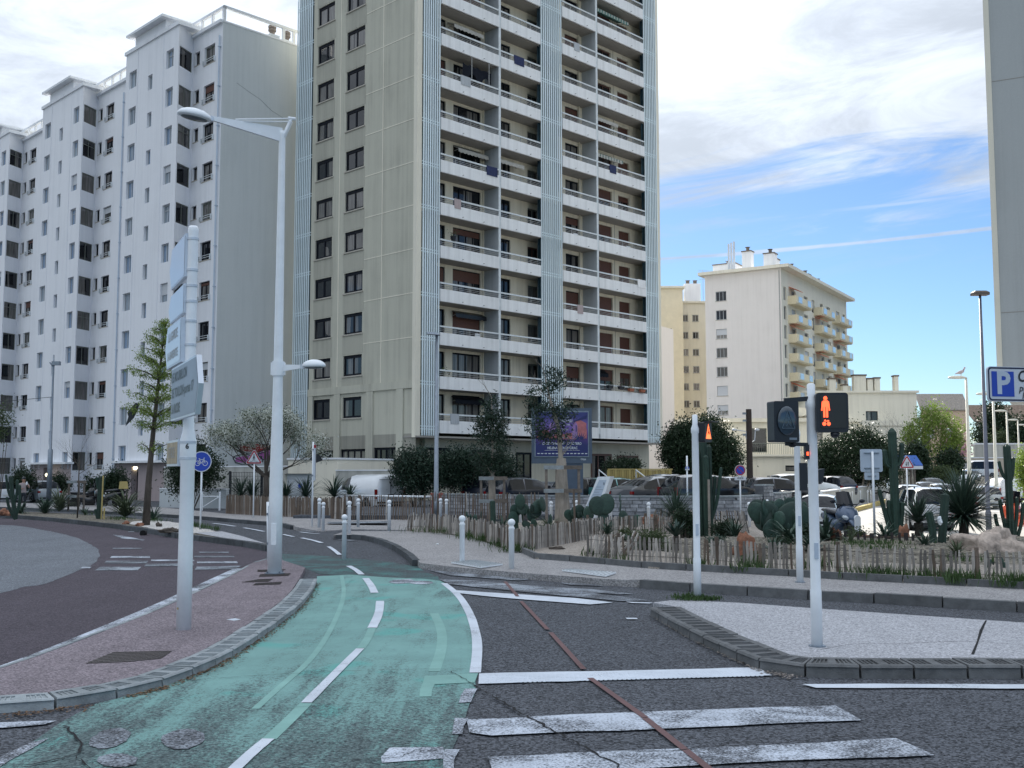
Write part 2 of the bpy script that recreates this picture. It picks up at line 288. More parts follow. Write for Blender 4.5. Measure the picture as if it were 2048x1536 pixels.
# ------------------------------------------------------------------ mesh helpers
class MB:
    def __init__(s): s.v = []; s.f = []
    def add(s, vs, fs):
        n = len(s.v); s.v += [tuple(v) for v in vs]; s.f += [tuple(i+n for i in f) for f in fs]; return s
    def hexa(s, p): return s.add(p, [(0, 3, 2, 1), (4, 5, 6, 7), (0, 1, 5, 4), (1, 2, 6, 5), (2, 3, 7, 6), (3, 0, 4, 7)])
    def box(s, x0, y0, z0, x1, y1, z1):
        return s.hexa([(x0, y0, z0), (x1, y0, z0), (x1, y1, z0), (x0, y1, z0), (x0, y0, z1), (x1, y0, z1), (x1, y1, z1), (x0, y1, z1)])
    def bar(s, a, b, w, h=None, up=(0, 0, 1)):
        a = Vector(a); b = Vector(b); d = (b-a).normalized(); u = Vector(up)
        if abs(d.dot(u)) > .98: u = Vector((0, 1, 0))
        r = d.cross(u).normalized()*w/2; q = r.cross(d).normalized()*(h or w)/2
        return s.hexa([a-r-q, a+r-q, a+r+q, a-r+q, b-r-q, b+r-q, b+r+q, b-r+q])
    def prism(s, pts, z0, z1):
        n = len(pts); vs = [(p[0], p[1], z0) for p in pts]+[(p[0], p[1], z1) for p in pts]
        return s.add(vs, [tuple(range(n))[::-1], tuple(range(n, 2*n))]+[(i, (i+1) % n, n+(i+1) % n, n+i) for i in range(n)])
    def tube(s, pts, rs, n=8, cap=True):
        if isinstance(rs, (int, float)): rs = [rs]*len(pts)
        P = [Vector(p) for p in pts]; vs = []; fs = []; ref = None
        for i, p in enumerate(P):
            d = (P[min(i+1, len(P)-1)]-P[max(i-1, 0)])
            d = d.normalized() if d.length > 1e-9 else Vector((0, 0, 1))
            if ref is None: ref = Vector((1, 0, 0)) if abs(d.x) < .9 else Vector((0, 1, 0))
            a = d.cross(ref).normalized(); b = a.cross(d).normalized(); ref = b
            if ref.length < .1: ref = Vector((0, 1, 0))
            for k in range(n):
                t = 2*PI*k/n; vs.append(p+(a*math.cos(t)+b*math.sin(t))*rs[i])
        for i in range(len(P)-1):
            for k in range(n): fs.append((i*n+k, i*n+(k+1) % n, (i+1)*n+(k+1) % n, (i+1)*n+k))
        if cap: fs += [tuple(range(n))[::-1], tuple((len(P)-1)*n+k for k in range(n))]
        return s.add(vs, fs)
    def lathe(s, prof, n=16, c=(0, 0, 0)):
        vs = [(c[0]+r*math.cos(2*PI*k/n), c[1]+r*math.sin(2*PI*k/n), c[2]+z) for r, z in prof for k in range(n)]
        fs = [(i*n+k, i*n+(k+1) % n, (i+1)*n+(k+1) % n, (i+1)*n+k) for i in range(len(prof)-1) for k in range(n)]
        fs += [tuple(range(n))[::-1], tuple((len(prof)-1)*n+k for k in range(n))]; return s.add(vs, fs)
    def ell(s, c, r, n=10, m=7, rot=None):
        vs = []; fs = []
        for i in range(m+1):
            th = PI*i/m
            for k in range(n):
                v = Vector((r[0]*math.sin(th)*math.cos(2*PI*k/n), r[1]*math.sin(th)*math.sin(2*PI*k/n), r[2]*math.cos(th)))
                if rot: v = rot @ v
                vs.append(v+Vector(c))
        for i in range(m):
            for k in range(n): fs.append((i*n+k, (i+1)*n+k, (i+1)*n+(k+1) % n, i*n+(k+1) % n))
        return s.add(vs, fs)
    def mesh(s, name, m, smooth=False):
        me = bpy.data.meshes.new(name); me.from_pydata(s.v, [], s.f)
        if m: me.materials.append(m if not isinstance(m, str) else M[m])
        if smooth: me.polygons.foreach_set('use_smooth', [True]*len(me.polygons))
        me.update(); return me
    def build(s, name, m, parent=None, smooth=False, loc=None, rot=None, **k):
        return put(name, s.mesh(name, m, smooth), parent, loc, rot, **k)
def put(name, me, parent=None, loc=None, rot=None, scale=None, **k):
    o = bpy.data.objects.new(name, me); COL.objects.link(o)
    if parent: o.parent = parent
    if loc is not None: o.location = loc
    if rot is not None: o.rotation_euler = rot if not isinstance(rot, (int, float)) else (0, 0, rot)
    if scale is not None: o.scale = scale
    for a, b in k.items(): o[a] = b
    return o
def thing(name, label, cat, loc=(0, 0, 0), rot=0, group=None):
    o = put(name, None, None, loc, rot, label=label, category=cat)
    if group: o['group'] = group
    return o
def tag(o, label, cat, group=None):
    o['label'] = label; o['category'] = cat
    if group: o['group'] = group
    return o
def copy_tree(o, parent=None):
    c = o.copy(); COL.objects.link(c); c.parent = parent
    for ch in KIDS(o): copy_tree(ch, c)
    return c
def KIDS(o): return [x for x in COL.objects if x.parent == o]
def chaikin(pts, n=2, closed=False):
    for _ in range(n):
        q = []; m = len(pts)
        for i in range(m if closed else m-1):
            a, b = Vector(pts[i]), Vector(pts[(i+1) % m]); q += [a*.75+b*.25, a*.25+b*.75]
        if not closed: q = [Vector(pts[0])]+q+[Vector(pts[-1])]
        pts = q
    return pts
def jag(pts, step, amp):
    """broken, uneven outline: resample a polyline and shake it"""
    out = []
    for a, b in zip(pts, list(pts[1:])+[pts[0]]):
        a = Vector(a[:2]); b = Vector(b[:2]); n = max(1, int((b-a).length/step))
        for i in range(n):
            p = a.lerp(b, i/n); out.append(Vector((p.x+uni(-amp, amp), p.y+uni(-amp, amp))))
    return out
def sheet(name, pts, z, m, parent=None, thick=0., **k):
    """flat polygon at height z; with thick > 0 it also has an edge face going down"""
    pts = [(p[0], p[1]) for p in pts]; n = len(pts); b = MB()
    from mathutils.geometry import tessellate_polygon
    tr = tessellate_polygon([[Vector((*p, 0)) for p in pts]])
    vs = [(*p, z) for p in pts]; fs = []
    for t in tr:
        a, c, d = (Vector(pts[i]) for i in t)
        cr = (c.x-a.x)*(d.y-a.y)-(c.y-a.y)*(d.x-a.x); fs.append(tuple(t) if cr > 0 else tuple(t)[::-1])
    b.add(vs, fs)
    if thick:
        for i in range(n):
            p, q = pts[i], pts[(i+1) % n]; b.add([(*p, z-thick), (*q, z-thick), (*q, z), (*p, z)], [(0, 1, 2, 3)])
    return b.build(name, m, parent, **k)
def PX(pts, z=0.): return [G(x, y, z) for x, y in pts]
def ribbon(name, pts, wd, z, m, parent=None, wj=0., **k):
    P = [Vector(p[:2]) for p in pts]; L = []; Rr = []
    for i, p in enumerate(P):
        d = (P[min(i+1, len(P)-1)]-P[max(i-1, 0)]).normalized(); n = Vector((-d.y, d.x))
        w0 = (wd[i] if isinstance(wd, list) else wd)/2*(1+uni(-wj, wj)); L.append(p+n*w0); Rr.append(p-n*w0)
    b = MB(); vs = [(*p, z) for p in L]+[(*p, z) for p in Rr]; n = len(P)
    b.add(vs, [(i, n+i, n+i+1, i+1) for i in range(n-1)]); return b.build(name, m, parent, **k)
def text_mesh(s, size, m, bold=0., shear=0., align='CENTER', sx=1.):
    cu = bpy.data.curves.new('t', 'FONT'); cu.body = s; cu.size = size; cu.align_x = align; cu.align_y = 'CENTER'; cu.offset = bold*size; cu.shear = shear; cu.resolution_u = 3
    o = bpy.data.objects.new('t', cu); COL.objects.link(o); bpy.context.view_layer.update()
    me = bpy.data.meshes.new_from_object(o.evaluated_get(bpy.context.evaluated_depsgraph_get())); bpy.data.objects.remove(o)
    me.materials.clear(); me.materials.append(M[m]); me.transform(Matrix.Scale(sx, 4, (1, 0, 0))); return me
def quads(name, C, U, W, m, parent=None, **k):
    """many small leaf blades at once: centres C, half-length vectors U, half-width vectors W (numpy n x 3)"""
    n = len(C); v = np.empty((n, 4, 3)); v[:, 0] = C-U; v[:, 1] = C+W*.9-U*.1; v[:, 2] = C+U; v[:, 3] = C-W*.9-U*.1
    me = bpy.data.meshes.new(name); me.vertices.add(4*n); me.vertices.foreach_set('co', v.ravel()); me.loops.add(4*n); me.loops.foreach_set('vertex_index', np.arange(4*n))
    me.polygons.add(n); me.polygons.foreach_set('loop_start', np.arange(0, 4*n, 4)); me.polygons.foreach_set('loop_total', np.full(n, 4)); me.materials.append(M[m]); me.update(); me.validate()
    return put(name, me, parent, **k)
def leafcloud(name, C, size, m, parent=None, asp=2.2, up=.0, **k):
    n = len(C); d = np.random.normal(size=(n, 3)); d[:, 2] += up; d /= np.linalg.norm(d, axis=1)[:, None]
    e = np.random.normal(size=(n, 3)); e -= d*(e*d).sum(1)[:, None]; e /= np.linalg.norm(e, axis=1)[:, None]
    s = size*np.random.uniform(.6, 1.3, (n, 1)); return quads(name, np.asarray(C), d*s*.5, e*s*.5/asp, m, parent, **k)
def clumps(ells, nc, npc, rad, shell=.55):
    """points gathered in clumps filling ellipsoids [(cx,cy,cz,rx,ry,rz,weight)]"""
    wts = np.array([e[6] for e in ells], float); wts /= wts.sum(); out = []
    for e in random.choices(ells, wts, k=nc):
        d = np.random.normal(size=3); d /= np.linalg.norm(d); r = np.random.uniform(shell, 1.)**.6
        c = np.array(e[:3])+d*r*np.array(e[3:6]); out.append(c+np.random.normal(size=(npc, 3))*rad*np.random.uniform(.6, 1.2))
    return np.concatenate(out)
def branches(mb, p, d, ln, r, depth, spread=.6, n=3, tips=None, up=.15, sides=6, shrink=.68):
    p = Vector(p); d = Vector(d).normalized(); pts = [p]; rs = [r]; q = p; dd = d
    for i in range(3):
        dd = (dd+Vector((uni(-.14, .14), uni(-.14, .14), uni(-.05, .12)))).normalized(); q = q+dd*ln/3; pts.append(q); rs.append(r*(1-.45*(i+1)/3))
    mb.tube(pts, rs, sides if depth > 1 else 4, cap=False)
    if tips is not None and depth <= 2: tips.append(q)
    if depth > 0:
        for i in range(n):
            a = 2*PI*(i+rnd())/n; side = Vector((math.cos(a), math.sin(a), 0)); nd = (dd+side*spread*uni(.6, 1.3)+Vector((0, 0, up))).normalized()
            branches(mb, pts[-1] if i else pts[-2], nd, ln*shrink*uni(.8, 1.2), rs[-1]*.75, depth-1, spread, n, tips, up, sides, shrink)
# ================================================================== GROUND
def sm(x): x = max(0., min(1., x)); return x*x*(3-2*x)
def gz(x, y):   # the side street on the right lies lower than the roundabout
    return -.45*sm((y-31)/8)*sm((x-7.5)/4)*(1-sm((y-62)/70))
def GG(x, y, dz=0.):
    z = 0.
    for _ in range(6): p = G(x, y, z+dz); z = gz(p.x, p.y)
    p.z = z+dz; return p
ST = dict(kind='structure')
xs = sorted(set([-1200, -500, -200, -100]+list(range(-60, 7, 12))+[7.5+i*.5 for i in range(10)]+list(range(13, 60, 6))+[100, 200, 500, 1200]))
ys = sorted(set([-100, -30, -10, 0, 10, 20]+[31+i for i in range(9)]+list(range(42, 136, 6))+[160, 220, 400, 900, 2500]))
b = MB(); b.add([(x, y, gz(x, y)-(.02 if y > 140 else 0)) for y in ys for x in xs], [(j*len(xs)+i, j*len(xs)+i+1, (j+1)*len(xs)+i+1, (j+1)*len(xs)+i) for j in range(len(ys)-1) for i in range(len(xs)-1)])
ground = b.build('road', 'asphalt', **ST)
# roundabout: red tarmac ring round a paler middle
ring = [(-500, 1036), (0, 1035), (98, 1042), (220, 1055.5), (293, 1066.5), (366, 1078.5), (450, 1089), (500, 1095.5), (534, 1103), (530, 1118), (500, 1128), (470, 1146), (400, 1178), (300, 1224), (200, 1267), (100, 1308), (0, 1345), (-300, 1470), (-900, 1600)]
roundabout = sheet('roundabout_road', PX(ring), .004, 'asphalt_red', **ST)
sheet('road_middle', jag(chaikin(PX([(-600, 1046), (-200, 1046), (0, 1049), (40, 1051), (110, 1064), (165, 1078), (197, 1098), (200, 1114), (188, 1130), (150, 1142), (120, 1158), (80, 1172), (50, 1172), (0, 1188), (-400, 1280)]), 2), .5, .03), .008, 'asphalt_pale', **ST)
MC = [0]
def mark(pts, m='stripe', z=.012, name='road_marking', par=None, amp=.012, step=.25, **k):
    MC[0] += 1; z += .00013*MC[0]
    return sheet(name, jag(PX(pts), step, amp), z, m, par, **(ST if par is None else k))
# give-way dashes, arrow and edge line on the ring
for i, q in enumerate([[(222, 1112.5), (300, 1112.5), (300, 1116), (220, 1116)], [(213, 1122), (296, 1122), (293, 1127), (208, 1127)], [(200, 1134), (282, 1134), (276, 1141), (190, 1141)],
          [(303, 1119.5), (388, 1119.5), (388, 1122.5), (302, 1122.5)], [(292, 1128), (388, 1127), (388, 1132), (289, 1133)], [(388, 1112), (468, 1112), (470, 1115), (388, 1115)], [(395, 1123), (473, 1123), (475, 1127), (394, 1127)],
          [(392, 1134), (482, 1132), (470, 1139), (390, 1140)], [(256, 1063), (268, 1062.6), (268, 1064), (256, 1064.3)], [(165, 1134), (183, 1134), (180, 1137), (160, 1137)], [(225, 1096), (284, 1096), (284, 1098), (224, 1098)], [(398, 1104), (458, 1104), (458, 1106), (398, 1106)]]):
    mark(q, 'stripe_faint' if i % 3 else 'stripe', z=.012)
mark([(226, 1069.5), (250, 1072.5), (290, 1080), (286, 1081), (243, 1076.5), (236, 1074)], 'stripe')
lpts = [G(x, y) for x, y in [(478, 1137), (440, 1155), (400, 1174), (300, 1220), (200, 1262), (100, 1303), (0, 1340), (-200, 1420), (-400, 1490)]]
ribbon('road_marking', chaikin(lpts, 1), .20, .012, 'stripe', wj=.05, **ST)
ribbon('road_gutter', chaikin([G(x, y) for x, y in [(500, 1131), (470, 1150), (400, 1186), (300, 1233), (200, 1273), (100, 1313), (0, 1348), (-200, 1425)]], 1), .12, .010, 'kerb', **ST)
# green cycle lane and grey tarmac joins
green = sheet('cycle_lane', jag(chaikin(PX([(634, 1153), (612, 1196), (560, 1246), (480, 1302), (420, 1337), (330, 1373), (250, 1394), (180, 1412), (100, 1462), (0, 1528), (-150, 1640), (860, 1640), (893, 1536), (921, 1455), (944, 1395), (960, 1340), (962, 1300), (955, 1255), (935, 1212), (893, 1170), (880, 1160), (780, 1156), (700, 1150)]), 1), .3, .02), .010, 'green', **ST)
sheet('cycle_lane', jag(PX([(566, 1108), (640, 1112), (760, 1122), (835, 1133), (880, 1158), (893, 1168), (780, 1160), (690, 1152), (640, 1148), (600, 1132), (560, 1122)]), .4, .05), .006, 'green_faint', **ST)
def dash(pts, wd, m='stripe_fresh', z=.016): return ribbon('road_marking', chaikin([G(*p) for p in pts], 2), wd, z+.004, m, wj=.04, **ST)
for q, wd in (([(697, 1133), (712, 1141), (723, 1150.5)], .12), ([(731, 1158), (742, 1172), (749, 1187.5)], .13), ([(760, 1204), (758, 1230), (744, 1258)], .125), ([(720, 1300), (668, 1352), (612, 1409)], .095), ([(536, 1482), (500, 1512), (440, 1570)], .095),
              ([(657, 1094), (668, 1101), (679, 1110.5)], .11), ([(603, 1076.5), (625, 1081), (643, 1086.5)], .13), ([(566, 1069.5), (575, 1071.5), (587, 1074)], .12), ([(488, 1056), (508, 1059.5), (528, 1063.5)], .13), ([(426, 1047), (448, 1049.5), (470, 1053)], .14), ([(600, 1064.5), (618, 1067), (638, 1068)], .12)):
    dash(q, wd)
ribbon('road_marking', chaikin([G(*p) for p in [(744, 1258), (735, 1280), (722, 1298)]], 2), .10, .014, 'greenline', **ST)
ribbon('road_marking', chaikin([G(*p) for p in [(612, 1409), (575, 1446), (538, 1481)]], 2), .11, .014, 'greenline', **ST)
ribbon('road_marking', chaikin([G(*p) for p in [(683, 1152), (690, 1190), (668, 1250), (625, 1320), (560, 1375), (510, 1420)]], 2), .07, .013, 'greenline', **ST)
ribbon('road_marking', chaikin([G(*p) for p in [(868, 1228), (884, 1262), (884, 1300), (868, 1345)]], 2), .12, .013, 'greenline', **ST)
mark([(848, 1354), (955, 1350), (948, 1368), (870, 1371), (862, 1396), (838, 1397)], 'greenline', .013)
ribbon('road_marking', chaikin([G(*p) for p in [(888, 1168), (918, 1192), (940, 1228), (952, 1268), (955, 1300), (950, 1348)]], 2), .115, .016, 'stripe_fresh', wj=.03, **ST)
for q in ([(929, 1381), (952, 1381), (944, 1408), (918, 1409)], [(912, 1440), (934, 1440), (924, 1473), (902, 1472)], [(892, 1504), (917, 1504), (905, 1545), (884, 1545)]): mark(q, 'stripe', .016)
mark([(788, 1496), (890, 1500), (884, 1524), (758, 1528), (760, 1518)], 'stripe', .014, amp=.05)
mark([(60, 1488), (98, 1480), (20, 1522), (-60, 1580), (-110, 1570)], 'stripe', .014)
mark([(0, 1448), (112, 1444), (86, 1452), (0, 1459), (-300, 1480), (-300, 1468)], 'stripe', .012)
# worn cycle symbol: two wheels and a frame, twice
def oval(cx, cy, rx, ry, n=22, rot=0.): return [(cx+rx*math.cos(t)*math.cos(rot)-ry*math.sin(t)*math.sin(rot), cy+ry*math.sin(t)+rx*math.cos(t)*math.sin(rot)) for t in [2*PI*i/n for i in range(n)]]
mark(oval(800, 1165, 22, 3.4), 'stripe', .014, step=.5); mark(oval(842, 1166.5, 24, 3.4), 'stripe', .014, step=.5)
ribbon('road_marking', [G(*p) for p in [(790, 1162), (812, 1160), (826, 1166), (846, 1163)]], .2, .014, 'stripe', **ST)
mark(oval(220, 1480, 42, 18, rot=-.25), 'stripe_faint', .014); mark(oval(365, 1482, 44, 20, rot=-.1), 'stripe_faint', .014); mark(oval(235, 1525, 40, 14), 'stripe_faint', .0145)
# zebra bars across the main road
zb = [[(958, 1350), (1516, 1338), (1546, 1354), (1300, 1361), (960, 1370)], [(935, 1443), (1150, 1433), (1400, 1424), (1672, 1414), (1722, 1444), (1400, 1459), (1150, 1467), (980, 1476), (940, 1470)], [(975, 1517), (1300, 1504), (1560, 1494), (1790, 1480), (1868, 1516), (1500, 1529), (1300, 1540), (1050, 1552), (985, 1552)]]
for i, q in enumerate(zb): mark(q, 'stripe_fresh' if i == 0 else 'stripe', .012, amp=.02)
mark([(1603, 1372), (1750, 1371), (2048, 1373), (2400, 1378), (2400, 1388), (2048, 1381), (1630, 1379)], 'stripe_fresh', .012)
for q, m in (([(908, 1182), (1000, 1188), (1150, 1198), (1225, 1207), (1180, 1211), (1000, 1197), (916, 1188)], 'stripe_fresh'), ([(878, 1160), (960, 1163), (1130, 1180), (1300, 1203), (1240, 1204), (1080, 1189), (900, 1170)], 'stripe_faint'),
             ([(1050, 1172), (1180, 1180), (1270, 1190), (1240, 1191), (1100, 1181)], 'stripe_faint'), ([(1120, 1167), (1190, 1170), (1208, 1174), (1140, 1172)], 'stripe_faint'), ([(855, 1141), (935, 1147), (1060, 1160), (1040, 1163), (900, 1152)], 'stripe_faint'),
             ([(1252, 1205.5), (1306, 1207.5), (1300, 1209), (1262, 1208)], 'stripe_fresh'), ([(1252, 1238), (1274, 1238.5), (1277, 1241), (1256, 1241)], 'stripe_fresh'), ([(668, 1075), (715, 1082), (700, 1083), (668, 1079)], 'stripe_faint'), ([(600, 1060), (632, 1063), (630, 1064.5), (604, 1063)], 'stripe_faint')):
    mark(q, m, .012)
# raised dots of the studded bars (tactile rows)
def studs(q, nu, nv, r, z, m='stripe_fresh', name='tactile_stud', par=None, h=.006):
    a, b_, c, d = (G(*p, z) for p in q); mb = MB()
    for i in range(nu):
        for j in range(nv):
            u = (i+.5)/nu; v = (j+.5)/nv; p = a.lerp(b_, u).lerp(d.lerp(c, u), v); mb.lathe([(r, z), (r*.7, z+h)], 6, (p.x, p.y, 0))
    return mb.build(name, m, par, kind='stuff')
studs([(975, 1351), (1505, 1341), (1530, 1353), (968, 1368)], 60, 5, .022, .012)
for q in ([(1010, 1165), (1035, 1195)], [(1042, 1205), (1095, 1262)], [(1101, 1268), (1167, 1342)], [(1180, 1360), (1290, 1440)], [(1290, 1441), (1420, 1545)]):
    ribbon('road_marking', [G(*q[0]), G(*q[1])], .06, .0205, 'brownstrip', **ST)
# cracks in the tarmac
def crack(pts, wd, amp):
    P = [G(*p) for p in pts]; out = []
    for a, c in zip(P, P[1:]):
        n = max(2, int((c-a).length/.07))
        for i in range(n): q = a.lerp(c, i/n); out.append(q+Vector((uni(-amp, amp), uni(-amp, amp), 0)))
    out.append(P[-1]); ribbon('tarmac_crack', out, [wd*uni(.3, 1.3) for _ in out], .0215, 'crack', **ST)
crack([(950, 1375), (1010, 1412), (1060, 1440), (1100, 1462), (1150, 1490), (1200, 1518), (1235, 1536), (1250, 1560)], .022, .018)
crack([(385, 1364), (500, 1355), (700, 1345), (900, 1341), (1150, 1336), (1500, 1331)], .008, .010)
crack([(1200, 1508), (1330, 1508), (1440, 1497), (1480, 1490), (1560, 1492), (1640, 1484), (1760, 1472), (1850, 1478), (1960, 1470), (2060, 1458)], .012, .014)
crack([(130, 1455), (165, 1490), (150, 1515), (60, 1533), (-40, 1534)], .018, .02); crack([(150, 1515), (200, 1560)], .014, .02)
crack([(560, 1540), (640, 1528), (740, 1524), (800, 1520), (830, 1505)], .010, .015); crack([(900, 1346), (930, 1362), (955, 1378)], .008, .01)
crack([(640, 1170), (760, 1174), (890, 1172)], .006, .012); crack([(180, 1440), (300, 1436), (480, 1427), (640, 1415), (860, 1405)], .006, .010)
# ------------------------------------------------------------------ kerbs made of separate blocks
def resample(P, step):
    P = [Vector(p[:2]) for p in P]; out = [P[0]]; acc = 0
    for a, b_ in zip(P, P[1:]):
        L = (b_-a).length; t = step-acc
        while t <= L: out.append(a.lerp(b_, t/L)); t += step
        acc = (acc+L) % step if L else acc
        acc = L-(t-step)
    return out
def kerb_run(par, outer, ln, wd, h, side, m, z0=0., grid=0, bat=.02):
    """blocks butted along a line, 'side' = +1 when the pavement lies to the left of the direction of travel"""
    P = resample(outer, ln); n = len(P)
    N = []; out_ = .03
    for i in range(n):
        d = (P[min(i+1, n-1)]-P[max(i-1, 0)]).normalized(); N.append(Vector((-d.y, d.x))*side)
    P = [p-q*out_ for p, q in zip(P, N)]
    gap = .012/ln
    for i in range(n-1):
        a, b_ = P[i], P[i+1]; ai, bi = a+N[i]*wd, b_+N[i+1]*wd; jz = uni(-.006, .006)
        def Q(u, v, z, bt=0.): 
            p = a.lerp(b_, u).lerp(ai.lerp(bi, u), v); q = p+(N[i].lerp(N[i+1], u))*bt; return (q.x, q.y, z0+z+jz)
        k = MB(); g = gap
        def blk(u0, u1, v0, v1, za, zb): k.hexa([Q(u0, v0, za), Q(u1, v0, za), Q(u1, v1, za), Q(u0, v1, za), Q(u0, v0, zb, bat if v0 == 0 else 0), Q(u1, v0, zb, bat if v0 == 0 else 0), Q(u1, v1, zb), Q(u0, v1, zb)])
        if not grid: blk(g, 1-g, 0, 1, -.05, h)
        else:
            d = .022 if grid == 1 else .012; nb = 1 if ln < .45 else 2
            blk(g, 1-g, 0, 1, -.05, h-d)
            blk(g, 1-g, 0, .20, h-d, h); blk(g, 1-g, .80, 1, h-d, h)
            for q in range(nb+1): c0 = q/nb; blk(max(g, c0-.09), min(1-g, c0+.09), .20, .80, h-d, h)
            for q in range(nb):
                for s in range(1, 4): c0 = (q+.16+.68*s/4)/nb; blk(c0-.018/nb*1.2, c0+.018/nb*1.2, .20, .80, h-d, h-.004)
        if side < 0: k.f = [f[::-1] for f in k.f]
        k.build('kerb_stone', m, par)
# left island
islL = [(-600, 1440), (0, 1427), (90, 1420), (170, 1408), (250, 1393), (330, 1373), (420, 1337), (470, 1310), (530, 1270), (590, 1225), (618, 1195), (632, 1166)]
outL = chaikin([G(*p) for p in islL], 2)
top = []
for i, p in enumerate(outL):
    d = (outL[min(i+1, len(outL)-1)]-outL[max(i-1, 0)]).normalized(); top.append(Vector((p.x-d.y*.30, p.y+d.x*.30)))
inner = [G(x, y) for x, y in [(610, 1143), (560, 1126), (534, 1126), (505, 1133), (475, 1152), (400, 1190), (300, 1237), (200, 1277), (100, 1317), (0, 1352), (-300, 1450)]]
isl_l = sheet('traffic_island', [p[:2] for p in top]+[p[:2] for p in inner], .085, 'island_red', thick=.12, **ST)
kerb_run(isl_l, outL, .55, .31, .095, 1, 'kerb', grid=2)
kerb_run(isl_l, chaikin([G(x, y) for x, y in [(-300, 1449), (0, 1351), (100, 1316), (200, 1276), (300, 1236), (400, 1189), (475, 1151), (505, 1132), (534, 1125)]], 1), .9, .07, .09, -1, 'kerb')
for q in ([(228, 1303), (344, 1301), (322, 1316), (262, 1322), (170, 1326)], [(519, 1158), (546, 1157), (536, 1163), (482, 1164)], [(515, 1139), (572, 1138), (560, 1143), (515, 1143)], [(520, 1148), (582, 1146), (576, 1151), (518, 1153)], [(512, 1166), (564, 1163), (560, 1168), (506, 1170)]):
    c = PX(q, .09); lid = sheet('manhole_cover', c, .091, 'iron', isl_l)
    a, b_, c2, d = c[0], c[1], c[2], c[-1]; mb = MB()
    for i in range(14):
        for j in range(6):
            p = a.lerp(b_, (i+.5)/14).lerp(d.lerp(c2, (i+.5)/14), (j+.5)/6); mb.box(p.x-.02, p.y-.008, .091, p.x+.02, p.y+.008, .0945)
    mb.build('grip_pattern', 'iron', lid)
sheet('paint_spot', PX([(452, 1239), (470, 1236.5), (482, 1239), (468, 1241.5)], .085), .089, 'stripe_fresh', isl_l)
# right island
outR = chaikin([G(*p) for p in [(1303, 1232), (1345, 1258), (1400, 1288), (1465, 1318), (1510, 1340), (1570, 1352), (1650, 1357), (1800, 1357), (2048, 1358), (2500, 1362)]], 2)
topR = []
for i, p in enumerate(outR):
    d = (outR[min(i+1, len(outR)-1)]-outR[max(i-1, 0)]).normalized(); topR.append(Vector((p.x-d.y*.42, p.y+d.x*.42)))
isl_r = sheet('traffic_island', [p[:2] for p in topR]+[G(x, y, .11)[:2] for x, y in [(2500, 1275), (2048, 1246), (1800, 1229), (1600, 1215), (1480, 1206), (1400, 1202), (1340, 1201), (1306, 1205)]], .11, 'island_grey', thick=.14, **ST)
kerb_run(isl_r, outR, .52, .44, .125, 1, 'kerb_mid', grid=1)
crk = [G(x, y, .11) for x, y in [(1972, 1242), (1962, 1262), (1955, 1285), (1945, 1310)]]
ribbon('island_joint', crk, [.02, .035, .02, .03], .1135, 'crack', isl_r)
ribbon('island_joint', [G(x, y, .11) for x, y in [(1640, 1300), (1700, 1289), (1800, 1288), (1900, 1284), (1960, 1284), (2048, 1292)]], .008, .1135, 'crack', isl_r)
# near pavement with its kerbs
def sheet3(name, pts, m, thick=0., **k):
    o = sheet(name, pts, 0, m, thick=thick, **k)
    d = {(round(p[0], 4), round(p[1], 4)): p[2] for p in pts}
    for v in o.data.vertices: v.co.z += d[(round(v.co.x, 4), round(v.co.y, 4))]
    return o
kp1 = [(672, 1070), (681, 1069), (717, 1070), (742, 1074), (766, 1081), (791, 1092), (815, 1108), (830, 1124)]
kp2 = [(1279, 1160), (1335, 1164.5), (1434, 1171), (1541, 1177), (1660, 1185), (1785, 1190), (1918, 1199), (2048, 1206), (2400, 1225)]
DROP = [(842, 1126), (930, 1136), (1050, 1146), (1195, 1157), (1250, 1160)]
def offs(P, d):
    out = []
    for i, p in enumerate(P):
        t = (P[min(i+1, len(P)-1)]-P[max(i-1, 0)]); t = Vector((t.x, t.y, 0)).normalized(); out.append(p+Vector((-t.y, t.x, 0))*d)
    return out
pp = offs([G(x, y, .13) for x, y in kp1], .09)+[G(x, y, .12) for x, y in DROP]+offs([G(x, y, .14) for x, y in kp2], .09)+[G(x, y, .14) for x, y in [(2400, 1198), (2048, 1179), (1939, 1173), (1696, 1160.6), (1550, 1151), (1400, 1143), (1222, 1129), (1166, 1124.5), (1071, 1118), (1042, 1104)]]+[G(x, y, .13) for x, y in [(1000, 1095), (950, 1077), (880, 1066), (813, 1062), (800, 1062), (690, 1062)]]
pave = sheet3('pavement', pp, 'pave', thick=.2, **ST)
rm = MB(); dr = [G(*p, .12) for p in DROP]; lo = [G(*p, .004) for p in [(836, 1134), (930, 1146), (1050, 1156), (1195, 1166), (1262, 1172)]]
rm.add([tuple(p) for p in lo]+[tuple(p) for p in dr], [(i, i+1, 6+i, 5+i) for i in range(4)]); rm.build('dropped_kerb', 'pave', pave)
kerb_run(pave, [G(x, y, .13) for x, y in kp1], .62, .16, .138, 1, 'kerb_dark', bat=.01)
kerb_run(pave, [G(x, y, .14) for x, y in kp2], 1.0, .16, .148, 1, 'kerb_mid', bat=.01)
for q in ([(902, 1127), (948, 1123), (1005, 1131), (962, 1137)], [(1124, 1143), (1140, 1141.5), (1232, 1148), (1212, 1154.5)]):
    z = .13; t = MB(); a, b_, c, d = (G(*p, z) for p in q)
    pad = sheet('tactile_slab', [a, d, c, b_][::-1], z+.035, 'bollard', pave, thick=.03)
    if (b_-a).length < (d-a).length: a, b_, c, d = b_, c, d, a
    for i in range(13): p0 = a.lerp(b_, (i+.5)/13); p1 = d.lerp(c, (i+.5)/13); t.bar((p0.x, p0.y, z+.037), (p1.x, p1.y, z+.037), .03, .008)
    t.build('rib', 'kerb', pad, kind='stuff')
